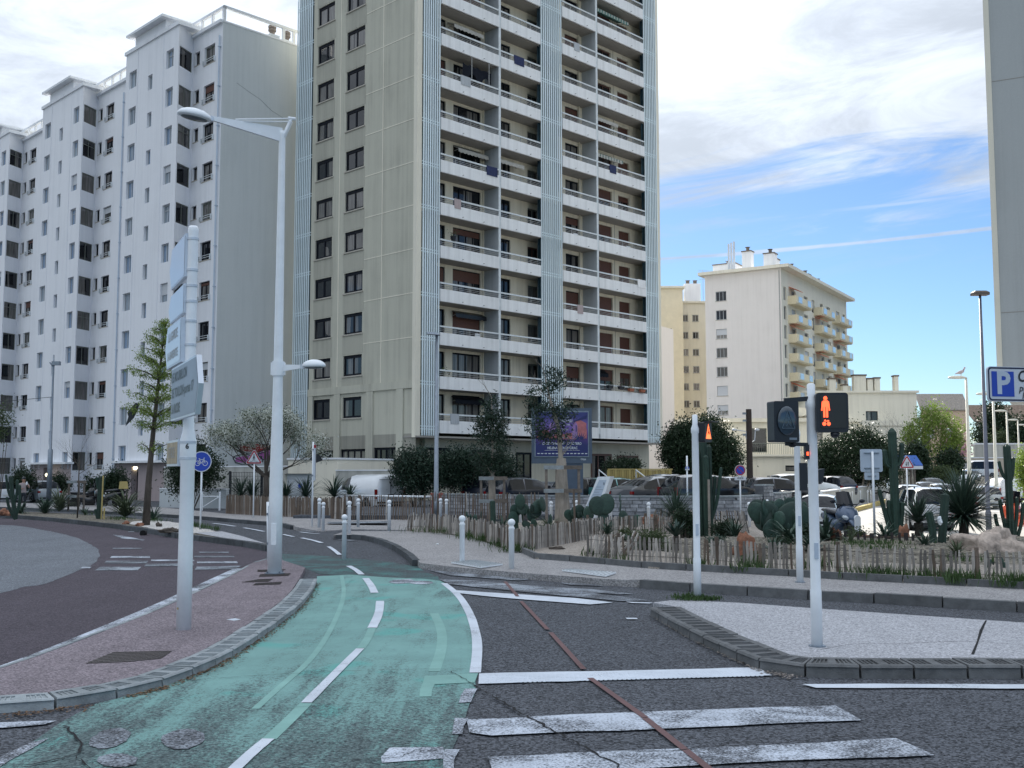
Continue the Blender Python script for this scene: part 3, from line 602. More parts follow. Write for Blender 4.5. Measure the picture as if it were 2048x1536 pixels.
# far-left pavement across the cycle road, and the planted island
kf = [(-300, 1008), (0, 1013), (150, 1019), (325, 1028), (400, 1032.5), (500, 1041), (563, 1046), (590, 1054)]
pf = sheet3('pavement', offs([G(x, y, .13) for x, y in kf], .09)+[G(x, y, .03) for x, y in [(640, 1062), (700, 1058), (830, 1060), (835, 1050)]]+[G(x, y, .13) for x, y in [(860, 1038), (700, 1040), (600, 1032), (455, 1027), (325, 1014), (0, 1004), (-300, 1000)]], 'pave', thick=.2, **ST)
kerb_run(pf, [G(x, y, .13) for x, y in kf], 1.0, .16, .138, 1, 'kerb_dark', bat=.01)
mark([(655, 1050.5), (776, 1049), (776, 1053.5), (655, 1054.5)], 'stripe_faint', .135)
bf = [(-300, 1029), (0, 1034), (98, 1041.5), (220, 1055), (293, 1066), (366, 1078), (450, 1088), (500, 1095), (534, 1103)]
bfw = [G(*p) for p in bf]
bb = [G(x, y, .14) for x, y in [(532, 1087), (485, 1073), (444, 1062), (400, 1055), (330, 1043), (250, 1034), (150, 1027), (0, 1020), (-300, 1012)]]
def offs0(P, d):
    return offs(P, d)
bedL = sheet('planting_bed', [p[:2] for p in offs(bfw, .09)]+[p[:2] for p in bb], .14, 'beige_gravel', thick=.2, **ST)
kerb_run(bedL, bfw, 1.0, .16, .155, 1, 'kerb_dark', bat=.01); kerb_run(bedL, [p for p in bb], 1.0, .14, .15, 1, 'kerb_dark', bat=.01)
sheet('gravel', jag(chaikin(PX([(243, 1043), (330, 1040), (400, 1056), (444, 1063), (400, 1066), (366, 1068), (300, 1058)], .14), 2, True), .4, .08), .152, 'white_gravel', bedL)
sheet('gravel', PX([(388, 1066), (444, 1063), (485, 1073), (532, 1088), (500, 1083), (440, 1075)], .14), .156, 'island_grey', bedL)
b = MB(); b.tube([G(286, 1066, .07)+Vector((0, -.03, 0)), G(286, 1066, .07)+Vector((0, .1, 0))], .10, 12); b.build('drain_hole', 'crack', bedL)
# right bed: mound of sand and gravel behind the paling fence
fr = [(1042, 1104), (1071, 1118), (1166, 1124.5), (1300, 1137), (1400, 1143), (1550, 1151), (1696, 1160.6), (1939, 1173), (2048, 1179), (2400, 1198)]
frw = [G(x, y, .14) for x, y in fr]
bk = [GG(x, y, .1) for x, y in [(2400, 1110), (2100, 1096), (1900, 1094), (1760, 1094), (1660, 1092), (1590, 1078), (1545, 1058)]]+[G(x, y, .1) for x, y in [(1500, 1046), (1300, 1045), (1100, 1044), (880, 1050), (813, 1061), (880, 1065), (950, 1076), (1000, 1094)]]
bed = sheet('planting_bed', [p[:2] for p in frw]+[p[:2] for p in bk], .17, 'sand', thick=.75, **ST)
b = MB(); nxm, nym = 60, 40; X0, X1, Y0, Y1 = 3.2, 16., 19.6, 29.5
def moundz(x, y):
    u = (x-X0)/(X1-X0); yf = 24.2-.52*(x-1.2) if x < 8 else 20.7-.10*(x-8); v0 = sm((y-yf-.3)/2.2); v1 = 1-sm((y-27.5)/2.2)
    return .14+.20*v0*v1*sm(u*6)+.03*mnoise.noise(Vector((x*2, y*2, 0)))
b.add([(X0+(X1-X0)*i/nxm, Y0+(Y1-Y0)*j/nym, moundz(X0+(X1-X0)*i/nxm, Y0+(Y1-Y0)*j/nym)) for j in range(nym+1) for i in range(nxm+1)], [(j*(nxm+1)+i, j*(nxm+1)+i+1, (j+1)*(nxm+1)+i+1, (j+1)*(nxm+1)+i) for j in range(nym) for i in range(nxm)])
b.f = [f for f in b.f if max(b.v[i][2] for i in f) > .170]
b.build('gravel', 'beige_gravel', bed, True)
kerb_run(bed, [Vector((p.x, p.y)) for p in frw], 1.0, .09, .13, 1, 'kerb_mid', z0=.13, bat=.0)
# loose stones on the mound
pts = []
for _ in range(2600):
    x, y = uni(X0, X1), uni(Y0+.6, Y1-1); z = moundz(x, y)
    if z > .19: pts.append((x, y, z))
b = MB()
for x, y, z in pts:
    s = uni(.012, .035); v = [(x+s*uni(.6, 1.3)*math.cos(a), y+s*uni(.6, 1.3)*math.sin(a), z-.005) for a in (0, 1.6, 3.1, 4.7)]; b.add(v+[(x+uni(-.01, .01), y, z+s*.9)], [(0, 1, 4), (1, 2, 4), (2, 3, 4), (3, 0, 4)])
b.build('pebbles', mat('pebble', (.30, .27, .225), .9, .4, 9), bed, kind='stuff')
# sunlit side street and parking platform
stp = [(1560, 1066), (1600, 1044), (1640, 1031), (1696, 1024), (1740, 1014), (1790, 1003), (1830, 992), (1880, 982), (1960, 976), (2200, 976), (2600, 1000), (2600, 1086), (2048, 1084), (1860, 1082), (1690, 1080), (1600, 1082)]
sp = []
for i, (p, q) in enumerate(zip(stp, stp[1:]+stp[:1])):
    sp.append(GG(*p))
o = MB(); 
# drape the street on the slope: a grid clipped to the outline
from mathutils.geometry import intersect_point_tri_2d
def inside(x, y, P):
    c = False; j = len(P)-1
    for i in range(len(P)):
        if ((P[i].y > y) != (P[j].y > y)) and x < (P[j].x-P[i].x)*(y-P[i].y)/(P[j].y-P[i].y)+P[i].x: c = not c
        j = i
    return c
gx = np.arange(8, 70, .8); gy = np.concatenate([np.arange(30, 64, .8), np.arange(64, 170, 3)])
idx = {}; vs = []; fs = []
for j in range(len(gy)-1):
    for i in range(len(gx)-1):
        cx_, cy_ = (gx[i]+gx[i+1])/2, (gy[j]+gy[j+1])/2
        if inside(cx_, cy_, sp):
            f = []
            for a, c in ((i, j), (i+1, j), (i+1, j+1), (i, j+1)):
                if (a, c) not in idx: idx[(a, c)] = len(vs); x, y = float(gx[a]), float(gy[c]); vs.append((x, y, gz(x, y)+.012))
                f.append(idx[(a, c)])
            fs.append(f)
o.add(vs, fs); o.build('street', 'sunroad', **ST)
park = sheet('car_park', [(-9, 44), (10.2, 43.9), (12.4, 46.2), (15, 55), (20, 68), (34, 97), (10, 125), (-2, 120), (-6, 70)], .25, 'asphalt_old', thick=.9, **ST)
swk = [(1680, 1028), (1700, 1022), (1740, 1012), (1775, 1002), (1800, 996)]
side = sheet3('pavement', [GG(x, y, .13) for x, y in swk]+[Vector((38, 103, -.1)), Vector((33.5, 96, -.2)), Vector((27.5, 84, -.25)), Vector((18, 62, -.3)), Vector((15.2, 55, -.3))], 'pave', thick=.3, **ST)
ksl = [GG(x, y, .13) for x, y in swk]
b = MB()
for a, c in zip(ksl, ksl[1:]): b.bar(a, c, .3, .26)
b.build('kerb_stone', mat('yellow_kerb', (.42, .33, .10), .8, .3, 6), side)
# ================================================================== BUILDINGS
M['sign_navy_cloth'] = mat('navy_cloth', (.02, .03, .09), .9, .2, 6)
def wall_grid(mb, u0, u1, z0, z1, holes, dep, xf):
    """a wall from (u0,z0) to (u1,z1) with rectangular openings and their reveals; xf(u, depth, z) -> local point"""
    zs = sorted(set([z0, z1]+[h[2] for h in holes]+[h[3] for h in holes])); zs = [z for z in zs if z0 <= z <= z1]
    for a, c in zip(zs, zs[1:]):
        if c-a < 1e-4: continue
        hs = sorted((h[0], h[1]) for h in holes if h[2] <= a+1e-5 and h[3] >= c-1e-5); u = u0
        for h0, h1 in hs+[(u1, u1)]:
            if h0-u > 1e-4: mb.add([xf(u, 0, a), xf(h0, 0, a), xf(h0, 0, c), xf(u, 0, c)], [(0, 1, 2, 3)])
            u = max(u, h1)
    for h0, h1, a, c in holes:
        for p, q, r, s in (((h0, a), (h1, a), 0, 0), ((h1, a), (h1, c), 0, 0), ((h1, c), (h0, c), 0, 0), ((h0, c), (h0, a), 0, 0)):
            mb.add([xf(p[0], 0, p[1]), xf(q[0], 0, q[1]), xf(q[0], dep, q[1]), xf(p[0], dep, p[1])], [(3, 2, 1, 0)])
WIN = {}
def win_meshes(w_, h_, style, np_=2, fr=.07, sill=True, shut=0., hbar=False):
    k = (round(w_, 2), round(h_, 2), style, np_, fr, sill, shut, hbar)
    if k in WIN: return WIN[k]
    f = MB(); f.box(0, 0, 0, fr, .07, h_); f.box(w_-fr, 0, 0, w_, .07, h_); f.box(fr, 0, 0, w_-fr, .07, fr); f.box(fr, 0, h_-fr*1.5, w_-fr, .07, h_)
    for i in range(1, np_): x = w_*i/np_; f.box(x-fr*.5, .005, fr, x+fr*.5, .065, h_-fr*1.5)
    if hbar: f.box(fr, .01, h_*.68, w_-fr, .06, h_*.68+.05)
    p = MB()
    p.add([(fr*.5, .05, fr*.5), (w_-fr*.5, .05, fr*.5), (w_-fr*.5, .05, h_-fr*.5), (fr*.5, .05, h_-fr*.5)], [(0, 1, 2, 3)])
    s = None
    if sill: s = MB(); s.box(-.08, -.17, -.09, w_+.08, .0, -.004)
    sh = None
    if shut:
        sh = MB(); n = max(3, int(h_*shut/.11))
        for i in range(n): z = h_-fr-(i+1)*(h_*shut-fr)/n; sh.box(fr, -.018, z+.006, w_-fr, .0, z+(h_*shut-fr)/n-.004)
        sh.box(fr, -.006, h_-h_*shut, w_-fr, .002, h_-fr)
    pm = 'pane_sky_tint' if style == 'whiteframe_blue' else 'pane'; fm = style.replace('_blue', '')
    WIN[k] = (f.mesh('window', fm), p.mesh('pane', pm), s.mesh('sill', 'sill') if s else None, sh.mesh('roller_shutter', 'shutter' if 'brown' in style or 'dark' in style else 'shutter_white') if sh else None)
    return WIN[k]
def window(par, loc, rot, w_, h_, style='darkframe', name='window', sillmat=None, **k):
    f, p, s, sh = win_meshes(w_, h_, style, **k)
    o = put(name, f, par, loc, rot); put('pane', p, o)
    if s: so = put('sill', s, o)
    if sh: put('roller_shutter', sh, o)
    return o
# ------------------------------------------------------------------ balcony tower (local x runs along the balcony face, local y along the gable)
TW = thing('tower_block', 'tall tower block with stacked white balconies and tan windowed side wall', 'tower block', (-5.919, 65.678, 0), math.atan2(.7126, .7016))
SH, ZB, LX, LY, NF = 2.8, 4.48, 25.35, 13.65, 25
ZT = ZB+SH*NF
# side wall (local x = 0, facing -x) with two columns of windows
holes = []
for j in range(-0, NF):
    zs_ = 5.62+SH*j
    holes += [(5.57, 7.60, zs_, zs_+1.38), (9.05, 11.02, zs_, zs_+1.38)]
gh = [(5.0, 7.75, 2.05, 3.55), (8.5, 10.9, 2.05, 3.5), (1.9, 4.2, 2.15, 3.6)]
b = MB(); wall_grid(b, .32, 11.55, ZB-.05, ZT+1, holes, .16, lambda u, d, z: (d, u, z)); b.f = [f[::-1] for f in b.f]
b.build('side_wall', 'tan', TW)
b = MB(); wall_grid(b, .05, 13.6, 1.75, ZB-.05, gh, .16, lambda u, d, z: (d+.0, u, z)); b.f = [f[::-1] for f in b.f]; b.build('ground_floor_wall', 'tan_dark', TW)
b = MB(); b.box(-.06, .02, -.3, 0.2, 13.6, 1.75); b.build('plinth', 'conc', TW)
b = MB()
for y0, y1 in ((1.2, 1.85), (4.25, 4.95), (7.8, 8.45), (10.95, 11.5)): b.box(-.10, y0, 1.76, 0.0, y1, 6.9+.35)
b.box(-.105, .33, 7.26, 0, 11.54, 7.75); b.build('pilaster', 'tan', TW)
b = MB()
for j in range(NF):
    for y0, y1 in ((5.45, 7.72), (8.93, 11.14)):
        b.box(-.012, y0, 5.62+SH*j+1.45, .0, y1, 5.62+SH*(j+1)-.12)
b.build('spandrel_stain', 'spandrel', TW, kind='stuff')
b = MB()
for y in (3.55, 8.25): b.box(-.02, y-.04, 7.76, .0, y+.04, ZT)
for j in range(1, NF): z = 4.7+SH*(j+1)+.15; b.box(-.016, .33, z-.03, .0, 5.4, z+.03)
b.build('panel_joint', 'cream', TW)
b = MB(); b.box(-.10, 0, ZB-.3, .32, .32, ZT+1); b.build('corner_strip', 'cream', TW)
for j in range(NF):
    zs_ = 5.62+SH*j
    for y1 in (7.60, 11.02):
        window(TW, (.09, y1, zs_), -PI/2, 2.03 if y1 < 9 else 1.97, 1.38, 'darkframe', fr=.13)
for y0, y1, z0, z1 in gh: window(TW, (.09, y1, z0), -PI/2, y1-y0, z1-z0, 'darkframe', np_=4, fr=.10, sill=False)
# roof, far walls and floor slabs
b = MB(); b.box(0, .0, ZT, LX, LY, ZT+1.1); b.build('roof', 'cream', TW)
b = MB(); b.box(1.9, 1.36, -.2, LX, LY, ZB-.1); b.box(.2, 1.9, -.2, 1.9, LY-.1, ZB); b.build('ground_floor_wall', 'tan', TW)
b = MB(); b.box(LX-.32, 0.0, ZB-.3, LX, LY, ZT+1); b.build('corner_strip', 'cream', TW)
b = MB(); b.box(.4, LY-.25, 0, LX, LY, ZT); b.build('back_wall', 'tan', TW)
RC = 1.35
bays = [(1.86, 7.12, 'l'), (7.30, 11.28, 'r'), (13.62, 17.42, 'l'), (17.62, 23.3, 'r')]
wins = [(2.75, 3.52, .25, 2.15, 'd'), (4.22, 6.78, .22, 2.2, 'D'), (8.67, 9.66, .22, 2.15, 'd2'), (11.42, 12.55, .95, 1.25, 'g'), (15.5, 17.0, .22, 2.1, 'D2'), (19.32, 20.95, .22, 2.15, 'b'), (21.75, 23.15, .9, 1.35, 's')]
holes = []
for k in range(NF):
    zf = ZB+SH*k+.2
    holes += [(a, c, zf+z, zf+z+h) for a, c, z, h, s in wins]
b = MB(); wall_grid(b, .33, LX-.33, ZB, ZT, holes, .18, lambda u, d, z: (u, RC+d, z)); b.build('loggia_wall', 'loggia', TW)
b = MB()
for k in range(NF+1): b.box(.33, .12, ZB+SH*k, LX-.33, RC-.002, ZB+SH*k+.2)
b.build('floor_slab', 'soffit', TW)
b = MB()
for x in (7.21, 12.5, 17.52): b.box(x-.09, .0, ZB+.0, x+.09, RC-.004, ZT) if x != 12.5 else b.box(x-.1, .5, ZB, x+.1, RC-.004, ZT)
b.build('divider_wall', 'divider', TW)
drk = MB(); drk.box(.4, LY-.4, 0, .5, LY-.3, 1); 
for x in (7.21, 17.52):
    b = MB(); b.box(x-.10, -.07, ZB+.32, x+.10, -.001, ZT); b.build('divider_edge', 'rail', TW)
rail_cache = {}
random.seed(11)
styles = {}
for k in range(NF):
    zb = ZB+SH*k; vis = k <= 13
    for i, (a, c, sd_) in enumerate(bays):
        key = i
        if key not in rail_cache:
            m1 = MB(); m1.box(0, -.10, 0, c-a, .02, .80); me1 = m1.mesh('parapet', 'balcony')
            m2 = MB(); m2.box(0, -.085, 1.14, c-a, .005, 1.24); me2 = m2.mesh('handrail', 'rail')
            m3 = MB(); m3.box(0, -.05, .90, c-a, -.025, .925); m3.box(0, -.05, 1.01, c-a, -.025, 1.035)
            for q in range(1, 4): x = (c-a)*q/4; m3.box(x-.015, -.055, .80, x+.015, -.02, 1.14)
            me3 = m3.mesh('railing_bars', 'railthin'); m4 = MB()
            for q in (.36, .36+.36): m4.tube([(q*(c-a), -.10, .13), (q*(c-a), -.22, .12)], .022, 5)
            rail_cache[key] = (me1, me2, me3, m4.mesh('drain_spout', 'railthin'))
        me1, me2, me3, me4 = rail_cache[key]
        pr = put('balcony', me1, TW, (a, 0, zb)); put('handrail', me2, pr); put('railing_bars', me3, pr); put('drain_spout', me4, pr)
    zf = zb+.2
    for a, c, z, h, s in wins:
        r = rnd()
        if s == 'd': window(TW, (a, RC+.10, zf+z), 0, c-a, h, 'darkframe', np_=1, sill=False, shut=.5 if k % 5 == 3 else 0)
        elif s == 'D': window(TW, (a, RC+.10, zf+z), 0, c-a, h, 'darkframe', np_=4, sill=False, shut=(0, .35, 0, 0, .2, 0, .5, 0)[(k*3) % 8])
        elif s == 'd2': window(TW, (a, RC+.10, zf+z), 0, c-a, h, 'darkframe', np_=2, sill=False)
        elif s == 'g': window(TW, (a, RC+.10, zf+z), 0, c-a, h, 'brownframe' if k == 4 else 'greyframe', np_=2, sill=False)
        elif s == 'D2': window(TW, (a, RC+.10, zf+z), 0, c-a, h, 'darkframe', np_=2, sill=False, shut=(0, .4, 0, .7, 0, .25, 0)[k % 7])
        elif s == 'b': window(TW, (a, RC+.13, zf+z), 0, c-a, h, 'brownframe', np_=2, sill=False, shut=.75 if k in (2, 3, 4) else (.4 if r < .5 else .0))
        else: window(TW, (a, RC+.14, zf+z), 0, c-a, h, 'brownframe', np_=2, sill=False, shut=.95 if k in (0, 2, 3, 4) else (.8 if r < .4 else .3))
# downpipes in the corners of the bays
b = MB()
for x in (6.95, 17.0): b.tube([(x, RC-.09, ZB), (x, RC-.09, ZT)], .055, 8)
b.build('downpipe', 'loggia', TW)
# groove lines on the last bay
b = MB()
for k in range(NF):
    for q in range(3): x = 23.32+q*.3
    b.box(21.2, RC-.012, ZB+SH*k+.2, 21.25, RC-.001, ZB+SH*(k+1))
b.build('wall_groove', 'soffit', TW)
# louvre screens: fins in front of dark panels, bands at each storey
def screen(par, x0, x1, nf, side):
    if side == 'f': X = lambda u, d, z: (x0+u*(x1-x0), -d, z); rot = 0
    b = MB(); L_ = x1-x0
    if side == 'f':
        for k in range(NF):
            for q in range(nf-1):
                if random.random() < .75: a = x0+(q+.35)*L_/nf; b.box(a, .10, ZB+SH*k+.9, a+L_/nf*.9, .115, ZB+SH*(k+1)+.15)
        b.box(x0+.05, .28, ZB-.02, x1-.05, .30, ZT)
    else:
        b.box(.20, x0+.05, ZB-2.6, .22, x1-.05, ZT)
    b.build('screen_panel', 'fin_back', par)
    c = MB()
    for k in range(NF+1):
        for dz in (.0, .18):
            z = ZB+SH*k+dz+.2
            if side == 'f': c.box(x0, -.018, z, x1, .02, z+.06)
            else: c.box(.0, x0, z, .06, x1, z+.07)
    c.build('screen_band', 'fin', par)
    zlo = ZB-.18 if side == 'f' else 1.8
    f = MB()
    if side == 'f': f.box(-.05, -.07, zlo, .05, -.02, ZT+.8)
    else: f.box(-.07, -.05, zlo, -.02, .05, ZT+.8)
    me = f.mesh('fin', 'fin')
    for q in range(nf):
        u = x0+(q+.5)*L_/nf; put('fin', me, par, (u, 0, 0) if side == 'f' else (0, u, 0))
screen(TW, .34, 1.84, 8, 'f'); screen(TW, 11.3, 13.6, 11, 'f'); screen(TW, 23.32, 25.0, 8, 'f'); screen(TW, 11.6, 13.6, 9, 's')
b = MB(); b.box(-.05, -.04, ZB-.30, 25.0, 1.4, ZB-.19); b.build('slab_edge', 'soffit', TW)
# ground floor windows under the balconies
for a, c, z0, h, st_, n in ((.9+1.0, 4.0, 1.5, 2.1, 'darkframe', 4), (5.0, 7.6, 1.3, 2.2, 'darkframe', 3), (10.2, 11.7, 1.3, 2.1, 'darkframe', 2), (18.2, 20.6, .9, 2.5, 'brownframe', 3), (21.3, 23.9, 1.3, 2.0, 'brownframe', 4), (14.5, 16.8, 1.2, 2.2, 'darkframe', 2)):
    b = MB(); window(TW, (a, 1.29, z0), 0, c-a, h, st_, np_=n, fr=.10, sill=True)
# awnings and odds and ends on the balconies: each one its own thing
TM = Matrix.Translation((-5.919, 65.678, 0)) @ Matrix.Rotation(math.atan2(.7126, .7016), 4, 'Z')
TR = math.atan2(.7126, .7016)
def tloc(x, y, z): return TM @ Vector((x, y, z))
def awning(x0, x1, z, drop, out, m, label, stripe=None):
    r = thing('awning', label, 'awning', tloc(x0, RC-.05, z), TR, 'awnings over the balconies')
    b = MB(); w_ = x1-x0; b.hexa([(0, -out, -drop), (w_, -out, -drop), (w_, 0, -.02), (0, 0, -.02), (0, -out, -drop+.03), (w_, -out, -drop+.03), (w_, 0, .03), (0, 0, .03)]); b.build('canopy', m, r)
    b = MB(); n = int(w_/.16)
    for i in range(n): b.box(i*w_/n, -out-.02, -drop-.22-.04*(i % 2), (i+.96)*w_/n, -out, -drop)
    b.build('valance', m, r)
    if stripe:
        b = MB()
        for i in range(0, n, 2): b.box(i*w_/n, -out-.026, -drop-.2, (i+.6)*w_/n, -out-.021, -drop+.02)
        b.build('stripe', stripe, r)
    b = MB(); b.bar((.1, 0, -.3), (.1, -out, -drop), .03); b.bar((w_-.1, 0, -.3), (w_-.1, -out, -drop), .03); b.build('awning_arm', 'railthin', r)
zk = lambda k: ZB+SH*k
awning(3.6, 6.3, zk(10)-.35, .30, .7, 'awn_cream', 'cream scalloped awning above the topmost wide balcony window of the tower')
awning(4.2, 7.0, zk(7)-.30, .25, .5, 'awn_cream', 'grey half rolled awning beside the left screen on the seventh balcony up')
awning(4.1, 6.9, zk(3)-.25, .20, .4, 'blk', 'dark rolled awning above the wide window three balconies up')
awning(4.1, 6.9, zk(1)-.30, .25, .4, 'darkframe', 'dark box awning above the wide window of the lowest balcony')
awning(7.5, 10.2, zk(7)-.30, .30, .8, 'awn_cream', 'white scalloped awning in the second bay beside the middle screen')
awning(17.7, 20.6, zk(9)-.4, .35, .9, 'awn_cream', 'cream awning in the right bay nine balconies up')
awning(17.7, 21.2, zk(8)-.4, .35, .9, 'awn_cream', 'pale striped awning in the right bay eight balconies up', 'awn_green')
awning(17.7, 21.8, zk(12)-.35, .35, 1.1, 'awn_green', 'green and white striped awning near the top of the right bay', 'awn_cream')
awning(17.7, 19.8, zk(2)-.35, .30, .4, 'darkframe', 'dark awning above the flower balcony of the right bay')
def planter(x, z, m, fl, label):
    r = thing('flower_box', label, 'flower box', tloc(x, -.22, z), TR, 'flower boxes hung on the balcony rail')
    b = MB(); b.hexa([(-.22, -.1, 0), (.22, -.1, 0), (.22, .1, 0), (-.22, .1, 0), (-.28, -.13, .22), (.28, -.13, .22), (.28, .13, .22), (-.28, .13, .22)]); b.build('box', m, r)
    C_ = np.random.normal(size=(60, 3))*[.2, .1, .1]+[0, 0, .32]; leafcloud('foliage', C_, .09, 'l_mid', r); leafcloud('flowers', C_[:14]+[0, 0, .06], .08, fl, r, asp=1.2)
M['terracotta'] = mat('terracotta', (.34, .12, .07), .8, .15, 6)
planter(18.6, zk(1)+.95, 'blk', 'l_mid', 'black flower box nearest the divider on the second balcony up'); planter(19.9, zk(1)+.95, 'blk', 'l_pink', 'black flower box with pink flowers in the middle of the rail')
planter(21.1, zk(1)+.85, 'terracotta', 'l_mid', 'terracotta flower box with green leaves only'); planter(22.5, zk(1)+.85, 'terracotta', 'l_blos', 'terracotta flower box with white flowers beside the right screen')
r = thing('flower_pot', 'black flower pot standing on the handrail of the fifth balcony up', 'flower pot', tloc(3.0, -.04, zk(4)+1.24), TR)
b = MB(); b.lathe([(.13, 0), (.2, .32)], 10); b.build('pot', 'blk', r); leafcloud('foliage', np.random.normal(size=(50, 3))*[.2, .1, .14]+[0, 0, .5], .12, 'l_mid', r)
r = thing('cloth', 'dark torn cloth hung under the ceiling of a high balcony', 'cloth', tloc(4.1, .3, zk(9)-.3), TR)
b = MB(); n = 12
for i in range(n):
    x0, x1 = i*.22, (i+1)*.22; f0, f1 = .5+.25*math.sin(i*1.1), .5+.25*math.sin((i+1)*1.1); b.add([(x0, 0, -.1-.15*abs(math.sin(i))), (x1, 0, -.1-.15*abs(math.sin(i+1))), (x1, .05, -.1-f1-.3), (x0, .05, -.1-f0-.3)], [(0, 1, 2, 3)])
b.build('cloth', 'darkframe', r)
b = MB(); b.tube([(.5, -.35, -1.5), (.5, -.35, .3)], .03, 6); b.tube([(2.1, -.35, -1.5), (2.1, -.35, .3)], .03, 6); b.build('prop', 'railthin', r)
for x, k, m, lb in ((10.3, 3, 'red', ''),): pass
ORD = ('lowest', 'second', 'third', 'fourth', 'fifth', 'sixth', 'seventh', 'eighth', 'ninth', 'tenth', 'eleventh')
BN = ('wide left', 'second', 'third', 'far right'); rs_ = random.Random(4)
for bi, (x0_, x1_, _s) in enumerate(bays):
    for k in range(11):
        q = rs_.random(); x = rs_.uniform(x0_+.5, x1_-.9); z = ZB+SH*k
        if (bi, k) in ((3, 1), (0, 4), (0, 9)): continue
        if q < .16:
            r = thing('plant_pot', 'leafy potted plant behind the rail of the %s balcony up in the %s bay' % (ORD[k], BN[bi]), 'potted plant', tloc(x, .35, z+.2), TR, 'potted plants on the balconies'); b = MB(); b.lathe([(.14, 0), (.2, .4)], 10); b.build('pot', ('kerb_dark', 'rock_red')[k % 2], r); leafcloud('foliage', np.random.normal(size=(90, 3))*[.2, .18, .25]+[0, 0, .9], .13, 'l_mid', r)
        elif q < .30:
            r = thing('laundry', '%s cloth hung over the rail, %s balcony up, %s bay' % (('grey', 'pink', 'dark blue', 'white')[(k+bi) % 4], ORD[k], BN[bi]), 'laundry', tloc(x, -.115, z+.62), TR, 'laundry on the balcony rails'); b = MB(); n_ = 8; w_ = rs_.uniform(.5, 1.1)
            for i in range(n_): b.hexa([(i*w_/n_, -.01-.015*(i % 2), 0), ((i+1)*w_/n_, -.01-.015*((i+1) % 2), 0), ((i+1)*w_/n_, 0, 0), (i*w_/n_, 0, 0), (i*w_/n_, -.01, .64), ((i+1)*w_/n_, -.01, .64), ((i+1)*w_/n_, .09, .64), (i*w_/n_, .09, .64)])
            b.build('cloth', ('divider', 'pinkwall', 'sign_navy_cloth', 'balcony')[(k+bi) % 4], r)
        elif q < .46:
            r = thing('chair', 'pale plastic chair standing on the %s balcony up in the %s bay' % (ORD[k], BN[bi]), 'chair', tloc(x, .5, z+.2), TR, 'chairs on the balconies'); b = MB(); b.box(-.24, -.22, .42, .24, .22, .46); b.build('seat', 'bollard', r); b = MB(); b.box(-.24, .2, .46, .24, .24, .95); b.build('backrest', 'bollard', r); q_ = MB(); q_.box(-.02, -.02, 0, .02, .02, .42); me_ = q_.mesh('leg', 'bollard')
            for lx2 in (-.2, .2):
                for ly2 in (-.18, .18): put('leg', me_, r, (lx2, ly2, 0))
r = thing('screen_cloth', 'dark green cloth tied behind the left screen fins half way up', 'cloth', tloc(.34, .045, zk(6)+1.55), TR)
b = MB(); b.box(0, -.035, 0, 1.5, -.015, 1.1); b.build('cloth', mat('dark_green_cloth', (.006, .04, .035), .8, .2, 5), r)
